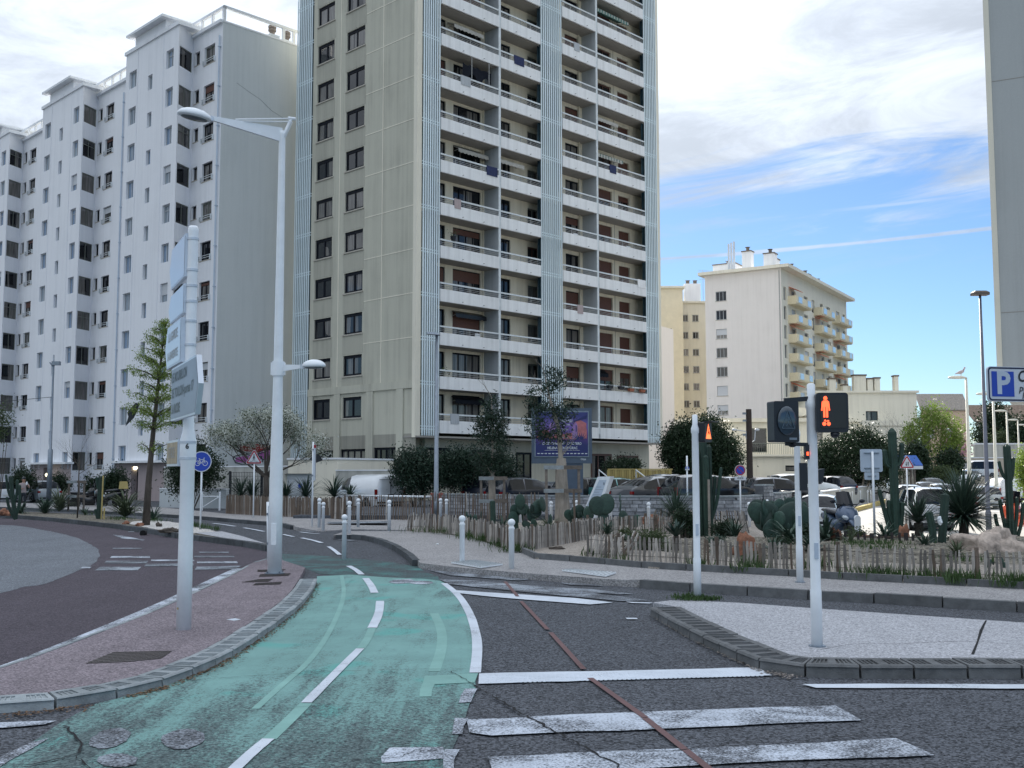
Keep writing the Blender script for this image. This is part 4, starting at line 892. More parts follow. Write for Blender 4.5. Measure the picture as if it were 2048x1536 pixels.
# ------------------------------------------------------------------ white apartment building with stepped fronts (local x inwards, local y along the street)
WB = thing('apartment_building', 'long white apartment building with stepped fronts and a blank grey end wall', 'apartment building', (-20.596, 73.5, 0), TR)
FH, NFL = 2.887, 11
mods = [(0, 0.), (16.07, -.35), (32.14, -.65), (48.21, -.9)]
for mi, (t0, dz) in enumerate(mods):
    zc = lambda k: 32.3+dz-FH*k      # centre height of window row k (0 = top)
    topz = 34.05+dz
    # recessed wall P0 : t0-4.4 .. t0+4.2
    u0 = t0 if mi == 0 else t0-4.4
    hs = []
    for k in range(NFL): hs += [(t0+1.05, t0+2.53, zc(k)-.75, zc(k)+.58), (t0+3.2, t0+3.9, zc(k)-.40, zc(k)+.58)]
    b = MB(); wall_grid(b, u0, t0+4.2, -.2, topz, hs, .22, lambda u, d, z: (d, u, z)); b.f = [f[::-1] for f in b.f]; b.build('front_wall', 'white_wall', WB)
    for k in range(NFL):
        window(WB, (.16, t0+2.53, zc(k)-.75), -PI/2, 1.48, 1.33, 'darkframe' if (k+mi) % 4 else 'greyframe', np_=2, shut=(0, 0, .4, 0, 0, .2, 0)[(k*2+mi*3) % 7]); window(WB, (.16, t0+3.9, zc(k)-.40), -PI/2, .7, .98, 'darkframe', np_=1)
    b = MB()
    for k in range(NFL):
        for q in (.12, .27): b.box(-.14, t0+.95, zc(k)-.75+q, -.11, t0+2.6, zc(k)-.75+q+.03)
        for q in (t0+.97, t0+2.57): b.box(-.14, q-.015, zc(k)-.8, -.02, q+.015, zc(k)-.42)
    b.build('window_rail', 'rail', WB, kind='stuff')
    # bay side wall from (0, t0+4.2) to (-1.6, t0+3.35): a wide bay window on each floor
    A_ = Vector((0, t0+4.2)); B_ = Vector((-1.6, t0+3.35)); dv = (B_-A_); Lb = dv.length; dv /= Lb; nv = Vector((dv.y, -dv.x))  # inward normal
    if nv.y < 0: nv = -nv
    xf = lambda u, d, z: (A_.x+dv.x*u+nv.x*d, A_.y+dv.y*u+nv.y*d, z)
    hs = [(.10, Lb-.14, zc(k)-.88, zc(k)+.62) for k in range(NFL)]
    b = MB(); wall_grid(b, 0, Lb, -.2, topz+.35, hs, .12, xf); b.f = [f for f in b.f]; b.build('bay_wall', 'white_wall', WB)
    ra = math.atan2(-dv.y, -dv.x)
    for k in range(NFL):
        p = xf(Lb-.14, .06, zc(k)-.88); window(WB, p, ra, Lb-.24, 1.5, 'greyframe', np_=1 if (k+mi) % 3 == 0 else 2, fr=.05, sill=False, hbar=(k+mi) % 5 == 2, name='bay_window')
    # projecting wall P1
    hs = [(t0+4.1, t0+5.2, zc(k)-.75, zc(k)+.62) for k in range(NFL)]+[(t0+9.9, t0+11.1, zc(k)-.75, zc(k)+.60) for k in range(NFL)]+[(t0+7.3, t0+8.0, zc(k)-1.62, zc(k)-.48) for k in range(NFL-1)]
    b = MB(); wall_grid(b, t0+3.35, t0+11.7, 2.86 if True else 0, topz+.35, hs, .22, lambda u, d, z: (-1.6+d, u, z)); b.f = [f[::-1] for f in b.f]
    b.box(-1.6, t0+11.69, 0, 0, t0+11.7, topz+.3)
    b.build('front_wall', 'white_wall', WB)
    for k in range(NFL):
        window(WB, (-1.44, t0+5.2, zc(k)-.75), -PI/2, 1.1, 1.37, 'whiteframe_blue', np_=2, fr=.05, sill=False, hbar=(k*5+mi) % 4 == 0, shut=(0, 0, 0, .35, 0, 0, .6, 0, 0)[(k+mi*4) % 9]); window(WB, (-1.44, t0+11.1, zc(k)-.75), -PI/2, 1.2, 1.35, 'whiteframe_blue', np_=2, fr=.05, sill=False)
        if k < NFL-1: window(WB, (-1.42, t0+8.0, zc(k)-1.62), -PI/2, .7, 1.14, 'whiteframe_blue', np_=1, fr=.05)
    # ground floor, canopy, entrance
    b = MB(); wall_grid(b, t0+3.4, t0+11.7, -.2, 2.7, [(t0+8.0, t0+9.1, -.2, 2.45)], .5, lambda u, d, z: (-1.5+d, u, z)); b.f = [f[::-1] for f in b.f]; b.build('ground_floor_wall', 'pinkwall', WB)
    b = MB(); b.box(-1.05, t0+8.0, -.2, -1.0, t0+9.1, 2.45); dd_ = b.build('door', 'darkframe', WB)
    b = MB(); b.box(-2.15, t0+3.3, 2.72, -1.4, t0+12.0, 2.88); b.build('canopy', 'coping', WB)
    # vertical ridges that frame the window strips
    b = MB()
    for y in (t0+5.65, t0+9.7): b.box(-1.63, y-.05, 2.9, -1.6, y+.05, topz+.3)
    b.build('ridge', 'white_wall', WB)
    # eaves: parapet over P1, raised stair head with an overhanging cornice
    b = MB(); b.box(-1.72, t0+3.2, topz+.351, 0.05, t0+11.8, topz+.62); b.build('parapet', 'coping', WB)
    b = MB(); b.box(-1.62, t0+5.4, topz+.62, 2.4, t0+10.2, topz+1.35); b.build('stair_head', 'white_wall', WB)
    b = MB(); b.box(-2.15, t0+4.9, topz+1.351, 2.9, t0+10.7, topz+1.53); b.build('cornice', 'coping', WB)
    b = MB(); b.box(-.22, u0, topz-.02, 0.02, t0+4.2, topz+.22); b.build('parapet', 'coping', WB)
    # concrete guard rail on posts round the roof
    b = MB(); b.box(.05, u0, topz+1.12, .25, t0+5.4, topz+1.32)
    for q in np.arange(u0+.1, t0+5, 1.5): b.box(.07, q, topz, .23, q+.16, topz+1.12)
    b.build('roof_rail', 'coping', WB)
    b = MB(); b.tube([(-.12, t0-.9 if mi else .25, 0), (-.12, t0-.9 if mi else .25, topz-.9)], .06, 6)
    for k in range(11): b.box(-.2, (t0-.9 if mi else .25)-.09, zc(k), -.0, (t0-.9 if mi else .25)+.09, zc(k)+.06)
    b.build('drainpipe', 'sign_grey', WB)
    b = MB(); b.tube([(.8, t0+6.5, topz+1.5), (.8, t0+6.5, topz+1.75)], .06, 6); b.lathe([(.22, 0), (.22, .05)], 8, (.8, t0+6.5, topz+1.75)); b.build('vent', 'steel', WB)
b = MB(); b.box(0.001, -.02, -.2, 11.5, 0.001, 34.1); b.box(11.4, 0, 0, 11.5, 64, 33.2); b.box(0, 63.9, 0, 11.5, 64, 33); b.build('end_wall', 'gable', WB)
b = MB(); b.box(-.05, -.05, 34.10, 11.5, .25, 34.22); b.build('coping', 'coping', WB)
b = MB(); b.box(0.1, .3, 33.0, 11.4, 63.9, 33.02); b.build('roof', 'conc', WB)
b = MB(); b.box(.05, .0, 35.17, 11.5, .2, 35.37)
for x in (.05, 5.0, 5.9, 8.5, 11.3): b.box(x, .02, 34.22, x+.2, .18, 35.17)
b.build('roof_rail', 'coping', WB)
for x, y, h in ((4.35, .7, 1.9), (5.75, .9, 1.5)):
    b = MB(); b.box(x, y, 33, x+.8, y+.8, 34.5+.3); c = b.build('chimney', 'gable', WB)
    b = MB(); b.lathe([(.2, 0), (.2, .35), (.3, .36), (.3, .5), (.22, .52), (.3, .6), (.3, .75), (.15, .85)], 12, (x+.4, y+.4, 34.8)); b.build('cowl', 'wood_board', c)
b = MB(); P = [(uni(0, 1)) for _ in range(4)]
rr_ = [(-.022, x, z) for x, z in [(0, 0)]]
ribb = MB(); pts = [(1.2, 29.9), (2.2, 29.5), (3.1, 29.2), (4.1, 28.6), (5.3, 28.2)]
for (a, z), (c, z2) in zip(pts, pts[1:]): ribb.hexa([(a, -.03, z), (c, -.03, z2), (c, -.019, z2), (a, -.019, z), (a, -.03, z+.03), (c, -.03, z2+.03), (c, -.019, z2+.03), (a, -.019, z+.03)])
ribb.build('wall_crack', 'kerb', WB)
# graffiti on the end wall
g = MB(); random.seed(5)
def blobpoly(cx, cz, rx, rz, n=16, y=-.028):
    return [(cx+rx*math.cos(2*PI*i/n)*uni(.8, 1.15), y, cz+rz*math.sin(2*PI*i/n)*uni(.75, 1.2)) for i in range(n)]
g.add(blobpoly(3.1, 3.75, 1.3, .33), [tuple(range(16))]); g.build('graffiti', mat('red_graffiti', (.28, .03, .04), .7, .3, 4), WB)
g = MB(); g.add(blobpoly(2.7, 2.95, 1.2, .28, y=-.032), [tuple(range(16))]); g.add(blobpoly(4.2, 3.3, .6, .3, y=-.033), [tuple(range(16))]); g.build('graffiti', mat('pink_graffiti', (.40, .13, .38), .7, .3, 4), WB)
g = MB()
for (cx, cz, rx, rz) in ((3.1, 3.75, 1.35, .38), (2.7, 2.95, 1.25, .33), (4.2, 3.3, .65, .35)):
    P = blobpoly(cx, cz, rx, rz, 18, -.04)
    for a, c in zip(P, P[1:]+P[:1]): g.bar(a, c, .05)
g.build('graffiti_outline', 'blk', WB)
for s, x, z in (('DEUZR', .95, 5.25), ('GRETU', 1.2, 4.75)):
    put('graffiti_tag', text_mesh(s, .55, 'blk', sx=.7), WB, (x+.3, -.035, z), (PI/2, .1, 0))
random.seed(9)
# wall lamps by the entrances (lit)
for (px_, py_), lb in zip(((101.5, 949), (278.5, 935)), ('round lit lamp on the pink wall behind the grey mast', 'lit lamp inside the dark entrance door')):
    p = AT(px_, py_, 88 if px_ < 200 else 79.2); r = thing('wall_lamp', lb, 'lamp', p, TR); b = MB(); b.ell((-.3, 0, 0), (.15, .15, .15), 10, 8); b.build('globe', MATS.get('lamp_glow') or emit('lamp_glow', (1, .93, .62), 3.), r, True)
    b = MB(); b.bar((-.2, 0, 0), (.0, 0, 0), .06); b.build('bracket', 'blk', r)
# ------------------------------------------------------------------ garage annexe and low walls at the tower foot
def wallbox(name, label, cat, pts, z0, z1, th, m, cop=None, copm='coping', group=None):
    """a free-standing wall along a polyline, with a coping stone"""
    r = thing(name, label, cat, (pts[0][0], pts[0][1], 0), 0, group); o_ = Vector((pts[0][0], pts[0][1], 0)); b = MB(); c = MB()
    for a, q in zip(pts, pts[1:]):
        a = Vector(a[:2]); q = Vector(q[:2]); d = (q-a).normalized(); n = Vector((-d.y, d.x))*th/2
        def V4(e, zz): return [(*(v-o_.xy), zz) for v in (a-n*e, q-n*e, q+n*e, a+n*e)]
        b.hexa(V4(1, z0)+V4(1, z1))
        if cop: c.hexa(V4(1.25, z1+.001)+V4(1.25, z1+cop))
    b.build('wall', m, r)
    if cop: c.build('coping', copm, r)
    return r
ga = AT(575, 1000, 62); gb = AT(673, 1000, 60.5)
GR = thing('garage', 'low cream garage with a ribbed white door at the foot of the tower', 'garage', (ga.x, ga.y, 0), math.atan2(gb.y-ga.y, gb.x-ga.x))
gl = (gb-ga).length
b = MB(); wall_grid(b, 0, gl, -.2, 2.75, [(gl*.42-.8-.9, gl*.42-.8+1.15, -.2, 1.95)], .3, lambda u, d, z: (u, d, z)); b.box(gl-.01, 0, -.2, gl, 6, 2.75); b.box(0, .0, 2.74, gl, 6, 2.75); b.build('wall', 'cream', GR)
b = MB(); x0, x1 = gl*.42-1.7, gl*.42+.35
b.box(x0, .26, -.2, x1, .3, 1.95); d_ = b.build('door', 'sign_white', GR); b = MB(); n = 22
for i in range(n): b.box(x0+(i+.2)*(x1-x0)/n, .235, -.2, x0+(i+.7)*(x1-x0)/n, .259, 1.95)
b.build('door_rib', 'rail', d_)
b = MB(); b.lathe([(.15, 0), (.15, .02)], 14); o = b.build('no_parking_disc', 'sign_blue', d_, loc=(x0+1.0, .215, 1.25), rot=(PI/2, 0, 0))
b = MB(); b.box(-.05, -.08, 2.751, gl+.05, 6, 2.85); b.build('coping', 'coping', GR)
wallbox('garden_wall', 'low white rendered wall left of the paling fence by the big tree', 'wall', [AT(322, 1000, 62), AT(455, 1000, 60)], -.1, 1.05, .25, 'gable', .08)
wallbox('boundary_wall', 'streaked grey concrete wall behind the blossoming tree', 'wall', [AT(330, 1000, 73), AT(420, 1000, 69), AT(578, 1000, 63.5)], -.1, 2.35, .25, 'conc', .08)
wallbox('boundary_wall', 'grey concrete wall behind the white van at the tower foot', 'wall', [AT(674, 1000, 60.3), AT(790, 1000, 58.5)], -.1, 2.1, .3, 'conc', .07)
# ------------------------------------------------------------------ right tower standing on columns
p = AT(1995, 732, 40); RTx = p.x
RT = thing('tower_block', 'grey concrete tower wall cut by the right picture edge above the parking sign', 'tower block', (RTx, 40, 0), R(-27))
b = MB(); b.box(0, 0, 5.3, 16, 14, 62); b.build('wall', render_wall('grey_concrete', (.43, .45, .45), (.29, .30, .30), .5, .08), RT)  # one even neutral grey with streak stains on every face
b = MB(); b.box(-.02, -.03, 5.2, .18, .0, 62); b.build('corner_strip', 'cream', RT)
b = MB()
for z in range(8, 60, 9): b.box(.2, -.006, z, 16, -.001, z+.03)
b.build('panel_joint', 'soffit', RT)
for x, y in ((2.5, 1.), (9, 1.), (15, 1), (2.5, 12), (9, 12), (15, 12)):
    b = MB(); b.box(x, y, -.6, x+.7, y+.7, 5.3); b.build('column', 'conc', RT)
b = MB(); b.tube([(-.35, -.1, 34.1), (-.05, -.1, 34.1)], .03, 6); b.box(-.45, -.16, 33.9, -.3, 0, 34.4); b.build('antenna', 'railthin', RT)
# ------------------------------------------------------------------ cream apartment block
fx, fy = -.848, .53
CB = thing('apartment_building', 'pale cream apartment block with yellow balconies and chimneys behind the signals', 'apartment building', (37.4, 146, 0), math.atan2(.848, .53))   # local x = receding side, local y = front going left
b = MB(); rows = [27.2-2.72*i for i in range(10)]; hs = [(8.0, 9.6, z-.75, z+.65) for z in rows]
wall_grid(b, 0, 11.2, -1, 30.3, hs, .2, lambda u, d, z: (d, u, z)); b.f = [f[::-1] for f in b.f]; b.build('end_wall', render_wall('pinkish_render', (.76, .72, .69), (.5, .46, .43), .3, .04), CB)
for i, z in enumerate(rows): window(CB, (.12, 9.6, z-.75), -PI/2, 1.6, 1.4, 'whiteframe', np_=3, fr=.06, shut=(0, 0, .62, 0, 0, .97, .6, .3, .5, 0)[i])
b = MB(); hs = []
for z in rows:
    for x0, x1 in ((1., 2.2), (4.6, 6.6), (10.5, 12.5), (14.5, 16), (19, 20.5), (22.5, 24.5), (28, 30), (32, 33.5)): hs.append((x0, x1, z-1.2, z+.7))
wall_grid(b, 0, 34.4, -1, 30.3, hs, .3, lambda u, d, z: (u, d, z)); b.box(34.3, 0, 0, 34.4, 11, 30.3); b.build('front_wall', 'cream', CB)
for z in rows:
    for x0, x1 in ((1., 2.2), (4.6, 6.6), (10.5, 12.5), (14.5, 16), (19, 20.5), (22.5, 24.5), (28, 30), (32, 33.5)): window(CB, (x0, .2, z-1.2), 0, x1-x0, 1.9, 'whiteframe', np_=2, sill=False, shut=.0 if rnd() < .6 else .6)
b = MB(); b.box(-.7, -1.3, 30.3, 35.0, 12, 30.75); b.build('cornice', 'cream', CB)
M['ybal'] = mat('yellow_balcony', (.72, .64, .46), .8, .1, 5); M['bglass'] = mat('blue_balcony_glass', (.45, .62, .80), .2, .1, 5, coat=.6)
bm1 = MB(); bm1.box(0, -1.25, 0, 7.6, -1.15, 1.05); bm1.box(0, -1.15, 0, .1, 0, 1.05); bm1.box(7.5, -1.15, 0, 7.6, 0, 1.05); bm1.box(0, -1.15, -.15, 7.6, 0, 0.0); m1 = bm1.mesh('balcony', 'ybal')
bm2 = MB(); bm2.box(.9, -1.29, .15, 2.6, -1.26, 1.0); bm2.box(5.3, -1.29, .15, 6.9, -1.26, 1.0); m2 = bm2.mesh('glass_panel', 'bglass')
for i, z in enumerate(rows[:-1]):
    for j, x0 in enumerate((2.9, 15.5, 25.5)):
        o = put('balcony', m1, CB, (x0, 0, z-1.45)); put('glass_panel', m2, o)
        if (i*3+j*2) % 5 < 2: b = MB(); b.hexa([(x0+.5, -1.3, z+.35), (x0+3, -1.3, z+.35), (x0+3, 0, z+.95), (x0+.5, 0, z+.95), (x0+.5, -1.3, z+.42), (x0+3, -1.3, z+.42), (x0+3, 0, z+1.02), (x0+.5, 0, z+1.02)]); b.build('awning', 'awn_orange', CB)
for x, y, w_, h in ((.8, 1.2, 1.5, 2.0), (6, 2.5, 1.5, 2.2), (13, 2.0, 1.4, 2.0), (20, 2.0, 1.4, 2.1), (27, 2, 1.4, 1.9), (1.5, 4.8, 1.3, 2.8), (2.5, 7.5, 3.4, 1.5)):
    b = MB(); b.box(x, y, 30.7, x+w_, y+w_, 30.7+h); c = b.build('chimney', 'white_wall', CB); b = MB(); b.box(x-.1, y-.1, 30.7+h, x+w_+.1, y+w_+.1, 30.85+h); b.lathe([(.25, 0), (.25, .5), (.4, .6)], 8, (x+w_/2, y+w_/2, 30.85+h)); b.build('cowl', 'wood_board', c)
b = MB()
for y in (7.2, 7.6, 8.0): b.box(1.5, y, 31, 1.75, y+.22, 35.2-.3*(y-7.2)); b.bar((1.6, y, 31), (2.2, y+.8, 33), .05)
b.build('antenna', 'sign_white', CB)
b = MB(); b.tube([(-.06, .25, 0), (-.06, .25, 30)], .07, 6); b.build('drainpipe', 'railthin', CB)
# ------------------------------------------------------------------ yellow building behind
yb = AT(1357, 950, 171)
YB = thing('apartment_building', 'yellowish apartment building half hidden behind the balcony tower', 'apartment building', (yb.x, 171, 0), 0)
b = MB(); rz = [27.0-2.79*i for i in range(9)]; hs = []
for z in rz: hs += [(1.0, 1.9, z-.6, z+.5), (2.6, 3.6, z-.6, z+.5), (4.8, 6.2, z-.75, z+.7)]
wall_grid(b, .2, 7.5, -1, 29.4, hs, .2, lambda u, d, z: (u, d, z)); b.build('wall', 'cream', YB)
for z in rz: window(YB, (1.0, .1, z-.6), 0, .9, 1.1, 'whiteframe'); window(YB, (2.6, .1, z-.6), 0, 1.0, 1.1, 'whiteframe'); window(YB, (4.8, .1, z-.75), 0, 1.4, 1.45, 'whiteframe', shut=0 if rnd() < .6 else .95)
b = MB(); b.box(-7, -5.5, -1, .2, 8, 30.9); b.build('stair_tower', mat('yellow_render', (.74, .66, .49), .9, .06, 1), YB)
b = MB(); b.box(-7.2, -5.9, 30.9, .5, 8, 31.2); b.box(.2, -.3, 29.4, 7.6, 8, 29.7); b.build('cornice', 'cream', YB)
b = MB()
for z in (23.5, 21.2, 19.6, 18.3, 16.5): b.box(-2.6, -5.53, z, -1.6, -5.501, z+1.0)
b.build('window', 'darkframe', YB)
b = MB(); b.box(1.6, 1, 29.7, 4.2, 2.4, 32.8); c = b.build('chimney', 'white_wall', YB); b = MB(); b.lathe([(.3, 0), (.3, .5), (.45, .6)], 8, (2.2, 1.7, 32.8)); b.lathe([(.3, 0), (.3, .5), (.45, .6)], 8, (3.4, 1.7, 32.8)); b.build('cowl', 'wood_board', c)
b = MB(); b.tube([(4.6, 1, 29.7), (4.6, 1, 35.0)], .04, 5); b.bar((3.8, 1, 34.9), (5.6, 1, 34.9), .05); b.bar((4.0, 1, 33.5), (5.4, 1, 33.5), .05); b.build('antenna', 'railthin', YB)
lw = AT(1322, 950, 120)
LW = thing('house', 'plain pinkish white end wall beside the right screen of the tower', 'house', (lw.x-1, 120, 0), 0)
b = MB(); b.add([(-2, 0, -1), (2.6, 0, -1), (2.6, 0, 18.2), (1.2, 0, 18.6), (-2, 0, 21.2), (-2, 6, -1), (2.6, 6, -1), (2.6, 6, 18.2), (1.2, 6, 18.6), (-2, 6, 21.2)], [(0, 1, 2, 3, 4), (1, 6, 7, 2), (2, 7, 8, 3), (3, 8, 9, 4), (5, 9, 8, 7, 6)]); b.build('wall', render_wall('rose_render', (.76, .70, .66), (.45, .4, .36), .2, .04), LW)
cv = AT(1690, 950, 112); r = thing('house', 'pale low building with a sloping parapet above the wide evergreen', 'house', (cv.x-4.5, 112, -.3), 0)
b = MB(); k_ = 112/2126; P_ = [(-1, 0), (9.6, 0), (9.6, 4.4), (6.6, 6.2), (4.2, 8.0), (-1, 8.2)]; n_ = len(P_); b.add([(x, 0, z) for x, z in P_]+[(x, 7, z) for x, z in P_], [tuple(range(n_)), tuple(range(n_, 2*n_))[::-1]]+[(i, n_+i, n_+(i+1) % n_, (i+1) % n_) for i in range(n_)]); b.build('wall', 'cream', r)
b = MB()
for (x0, z0), (x1, z1) in zip([(9.7, 4.4), (6.6, 6.2), (4.2, 8.0)], [(6.6, 6.2), (4.2, 8.0), (-1.2, 8.2)]): b.hexa([(x0, -.5, z0), (x1, -.5, z1), (x1, -.05, z1), (x0, -.05, z0), (x0, -.5, z0+.9), (x1, -.5, z1+.9), (x1, -.05, z1+.9), (x0, -.05, z0+.9)])
b.build('parapet', 'cream', r)
# ------------------------------------------------------------------ low house with terrace railing behind the car park
hp = AT(1375, 950, 95)
HB = thing('house', 'low pale house with a railed terrace behind the parked cars', 'house', (hp.x, 95, -.2), R(-4))
b = MB(); wall_grid(b, 0, 15.5, 0, 3.6, [(.9, 2.0, 1.2, 2.8), (7.0, 8.5, .2, 1.9), (8.9, 10.2, .2, 1.9), (8.6, 11.2, 2.3, 2.8), (12.6, 13.6, 1.6, 2.6), (12.6, 13.6, 0, 1.2)], .15, lambda u, d, z: (u, d, z)); b.box(0, 0, 0, .1, 8, 3.6); b.build('wall', 'cream', HB)
b = MB(); wall_grid(b, 0, 15.5, 3.7, 6.75, [(1.6, 3.2, 4.6, 6.0), (5.6, 7.4, 4.0, 6.2), (11.2, 12.4, 4.2, 6.1)], .15, lambda u, d, z: (u, d+2.2, z)); b.build('upper_wall', 'cream', HB)
b = MB(); b.box(-.3, -.35, 3.6, 15.8, 2.3, 3.78); b.box(-.4, 1.9, 6.75, 15.9, 9, 7.1); b.build('slab', 'cream', HB)
for x, z, w_, h, y in ((.9, 1.2, 1.1, 1.6, 0), (7.0, .2, 1.5, 1.7, 0), (8.9, .2, 1.3, 1.7, 0), (12.6, 1.6, 1., 1., 0), (1.6, 4.6, 1.6, 1.4, 2.2), (5.6, 4.0, 1.8, 2.2, 2.2), (11.2, 4.2, 1.2, 1.9, 2.2)): window(HB, (x, y+.08, z), 0, w_, h, 'greyframe', np_=1, shut=.98 if z == .2 else 0, sill=False)
window(HB, (8.6, .08, 2.3), 0, 2.6, .5, 'darkframe', np_=2, sill=False)
b = MB(); b.box(4.4, -.25, 4.72, 13, -.21, 4.78)
for i in range(54): x = 4.4+i*.16; b.box(x, -.245, 3.8, x+.025, -.215, 4.72)
b.build('railing', 'greyframe', HB)
# ------------------------------------------------------------------ terrace building, tiled roof house, far wall, far house
tb = AT(1600, 950, 150)
TB = thing('house', 'cream flat roofed terrace building with chimneys left of the tiled roof', 'house', (tb.x, 150, 0), 0)
wd = AT(1838, 950, 150).x-tb.x
b = MB(); wall_grid(b, 0, wd, -1, 13.2, [(9.5, 11.2, 8.9, 10.6), (2, 3.5, 9, 10.5)], .3, lambda u, d, z: (u, d, z)); b.hexa([(wd, 0, -1), (wd+1.6, 6, -1), (wd+1.6, 7, -1), (wd-.2, 7, -1), (wd, 0, 13.2), (wd+1.6, 6, 13.2), (wd+1.6, 7, 13.2), (wd-.2, 7, 13.2)]); b.build('wall', 'cream', TB)
window(TB, (9.5, .15, 8.9), 0, 1.7, 1.7, 'darkframe')
b = MB(); b.box(-.3, -.3, 13.2, wd+.3, 7, 13.5); b.build('cornice', 'cream', TB)
b = MB(); b.box(0, -5.5, -1, 12.5, 0, 8.3); b.box(0, -5.6, 8.3, .2, 0, 9); b.box(0, -5.7, 8.3, 12.6, -5.5, 9.0); b.build('lower_storey', 'cream', TB)
b = MB()
for i in range(5): b.box(4.8+i*.5, -.05, 9.2, 5.0+i*.5, -.01, 11.5)
b.build('grille', 'soffit', TB)
for x, w_, h in ((6.5, 1.2, 1.8), (11, 2.2, 2.3), (13.5, 1, 1.8), (14.8, 1, 1.9), (9.0, .8, .9), (18.5, .7, 2.2)):
    b = MB(); b.box(x*.78, 2, 13.5, x*.78+w_*.8, 3, 13.5+h); c = b.build('chimney', 'cream', TB); b = MB(); b.box(x*.78-.1, 1.9, 13.5+h, x*.78+w_*.8+.1, 3.1, 13.7+h); b.build('cowl', 'wood_brown', c)
nb_ = AT(1640, 950, 105)
NB = thing('shop', 'low pale building with a wide blue awning beside the street', 'shop', (nb_.x, 105, -.4), R(-2))
b = MB(); b.add([(0, 0, 0), (7.6, 0, 0), (7.6, 0, 4.7), (5.6, 0, 6.1), (3.4, 0, 7.6), (0, 0, 8.3), (0, 9, 0), (7.6, 9, 0), (7.6, 9, 4.7), (0, 9, 8.3)], [(0, 1, 2, 3, 4, 5), (1, 7, 8, 2), (2, 8, 9, 5, 4, 3)]); b.build('wall', 'cream', NB)
b = MB(); b.hexa([(7.0, -1.8, 3.0), (9.4, -1.8, 3.0), (9.4, 0, 3.9), (6.2, 0, 3.9), (7.0, -1.8, 3.1), (9.4, -1.8, 3.1), (9.4, 0, 4.05), (6.2, 0, 4.05)]); b.build('awning', 'awn_blue', NB)
b = MB(); b.box(7.0, -1.83, 2.7, 9.4, -1.8, 3.0); b.build('valance', 'sign_white', NB)
b = MB()
for i in range(5): b.box(7.7+i*.35, -.15, 0, 7.85+i*.35, .0, 3.4)
b.build('shutter', 'wood_board', NB); b = MB(); b.box(7.6, 0, 0, 9.3, 5, 3.9); b.build('shop_front', 'cream', NB)
th_ = AT(1846, 950, 200); tw = AT(1962, 950, 200).x-th_.x
TH = thing('house', 'peach house with a grey corrugated tile roof at the street end', 'house', (th_.x, 200, 0), 0)
b = MB(); wall_grid(b, 0, tw*.80, 0, 13.6, [(4.6, 6.3, 8.3, 10.2), (.8, 2.4, 8.3, 10.2), (5.0, 6.6, 3.2, 5.1), (5.0, 6.6, 5.9, 7.6)], .2, lambda u, d, z: (u, d, z)); b.add([(tw*.80, 0, 0), (tw*.98, 8, 0), (tw*.98, 8, 14), (tw*.90, 4, 16.8), (tw*.80, 0, 13.6)], [(0, 1, 2, 3, 4)]); b.build('wall', render_wall('peach_render', (.56, .43, .33), (.4, .32, .25), .3, .05), TH)
for x, z in ((4.6, 8.3), (.8, 8.3), (5.0, 3.2), (5.0, 5.9)): window(TH, (x, .1, z), 0, 1.65, 1.8, 'whiteframe', shut=.9 if z > 5.5 else 0)
b = MB(); n = 34
for i in range(n):
    x = i*tw*.84/n; b.tube([(x, -.3, 13.6), (x+tw*.06, 4, 16.9)], .18, 6)
b.build('roof', mat('roof_tile', (.30, .27, .24), .9, .3, 4), TH)
fw = [AT(1950, 950, 190), AT(2300, 950, 190)]
wallbox('retaining_wall', 'long beige retaining wall across the end of the street', 'wall', fw, -1, 6.9, .6, 'conc', .25)
wallbox('retaining_wall', 'lower beige wall with a garage door behind the far cars', 'wall', [AT(1895, 950, 186), AT(2300, 950, 182)], -1, 4.4, .5, render_wall('beige_render', (.52, .46, .38), (.35, .3, .25), .4, .05), .2)
fh_ = AT(1960, 950, 235)
FHs = thing('house', 'long pale house under a brown roof behind the dark pines', 'house', (fh_.x, 235, 0), 0)
b = MB(); wall_grid(b, 0, 40, 0, 13.0, [(2+i*4.5, 3.4+i*4.5, 9.0, 11.0) for i in range(8)], .2, lambda u, d, z: (u, d, z)); b.build('wall', 'gable', FHs)
for i in range(4): window(FHs, (2+i*4.5, .1, 9), 0, 1.4, 2, 'darkframe')
b = MB(); b.hexa([(-1, -.5, 13), (41, -.5, 13), (41, 6, 17), (-1, 6, 17), (-1, -.5, 13.2), (41, -.5, 13.2), (41, 6, 17.2), (-1, 6, 17.2)]); b.build('roof', mat('brown_roof', (.20, .145, .11), .9, .3, 2), FHs)
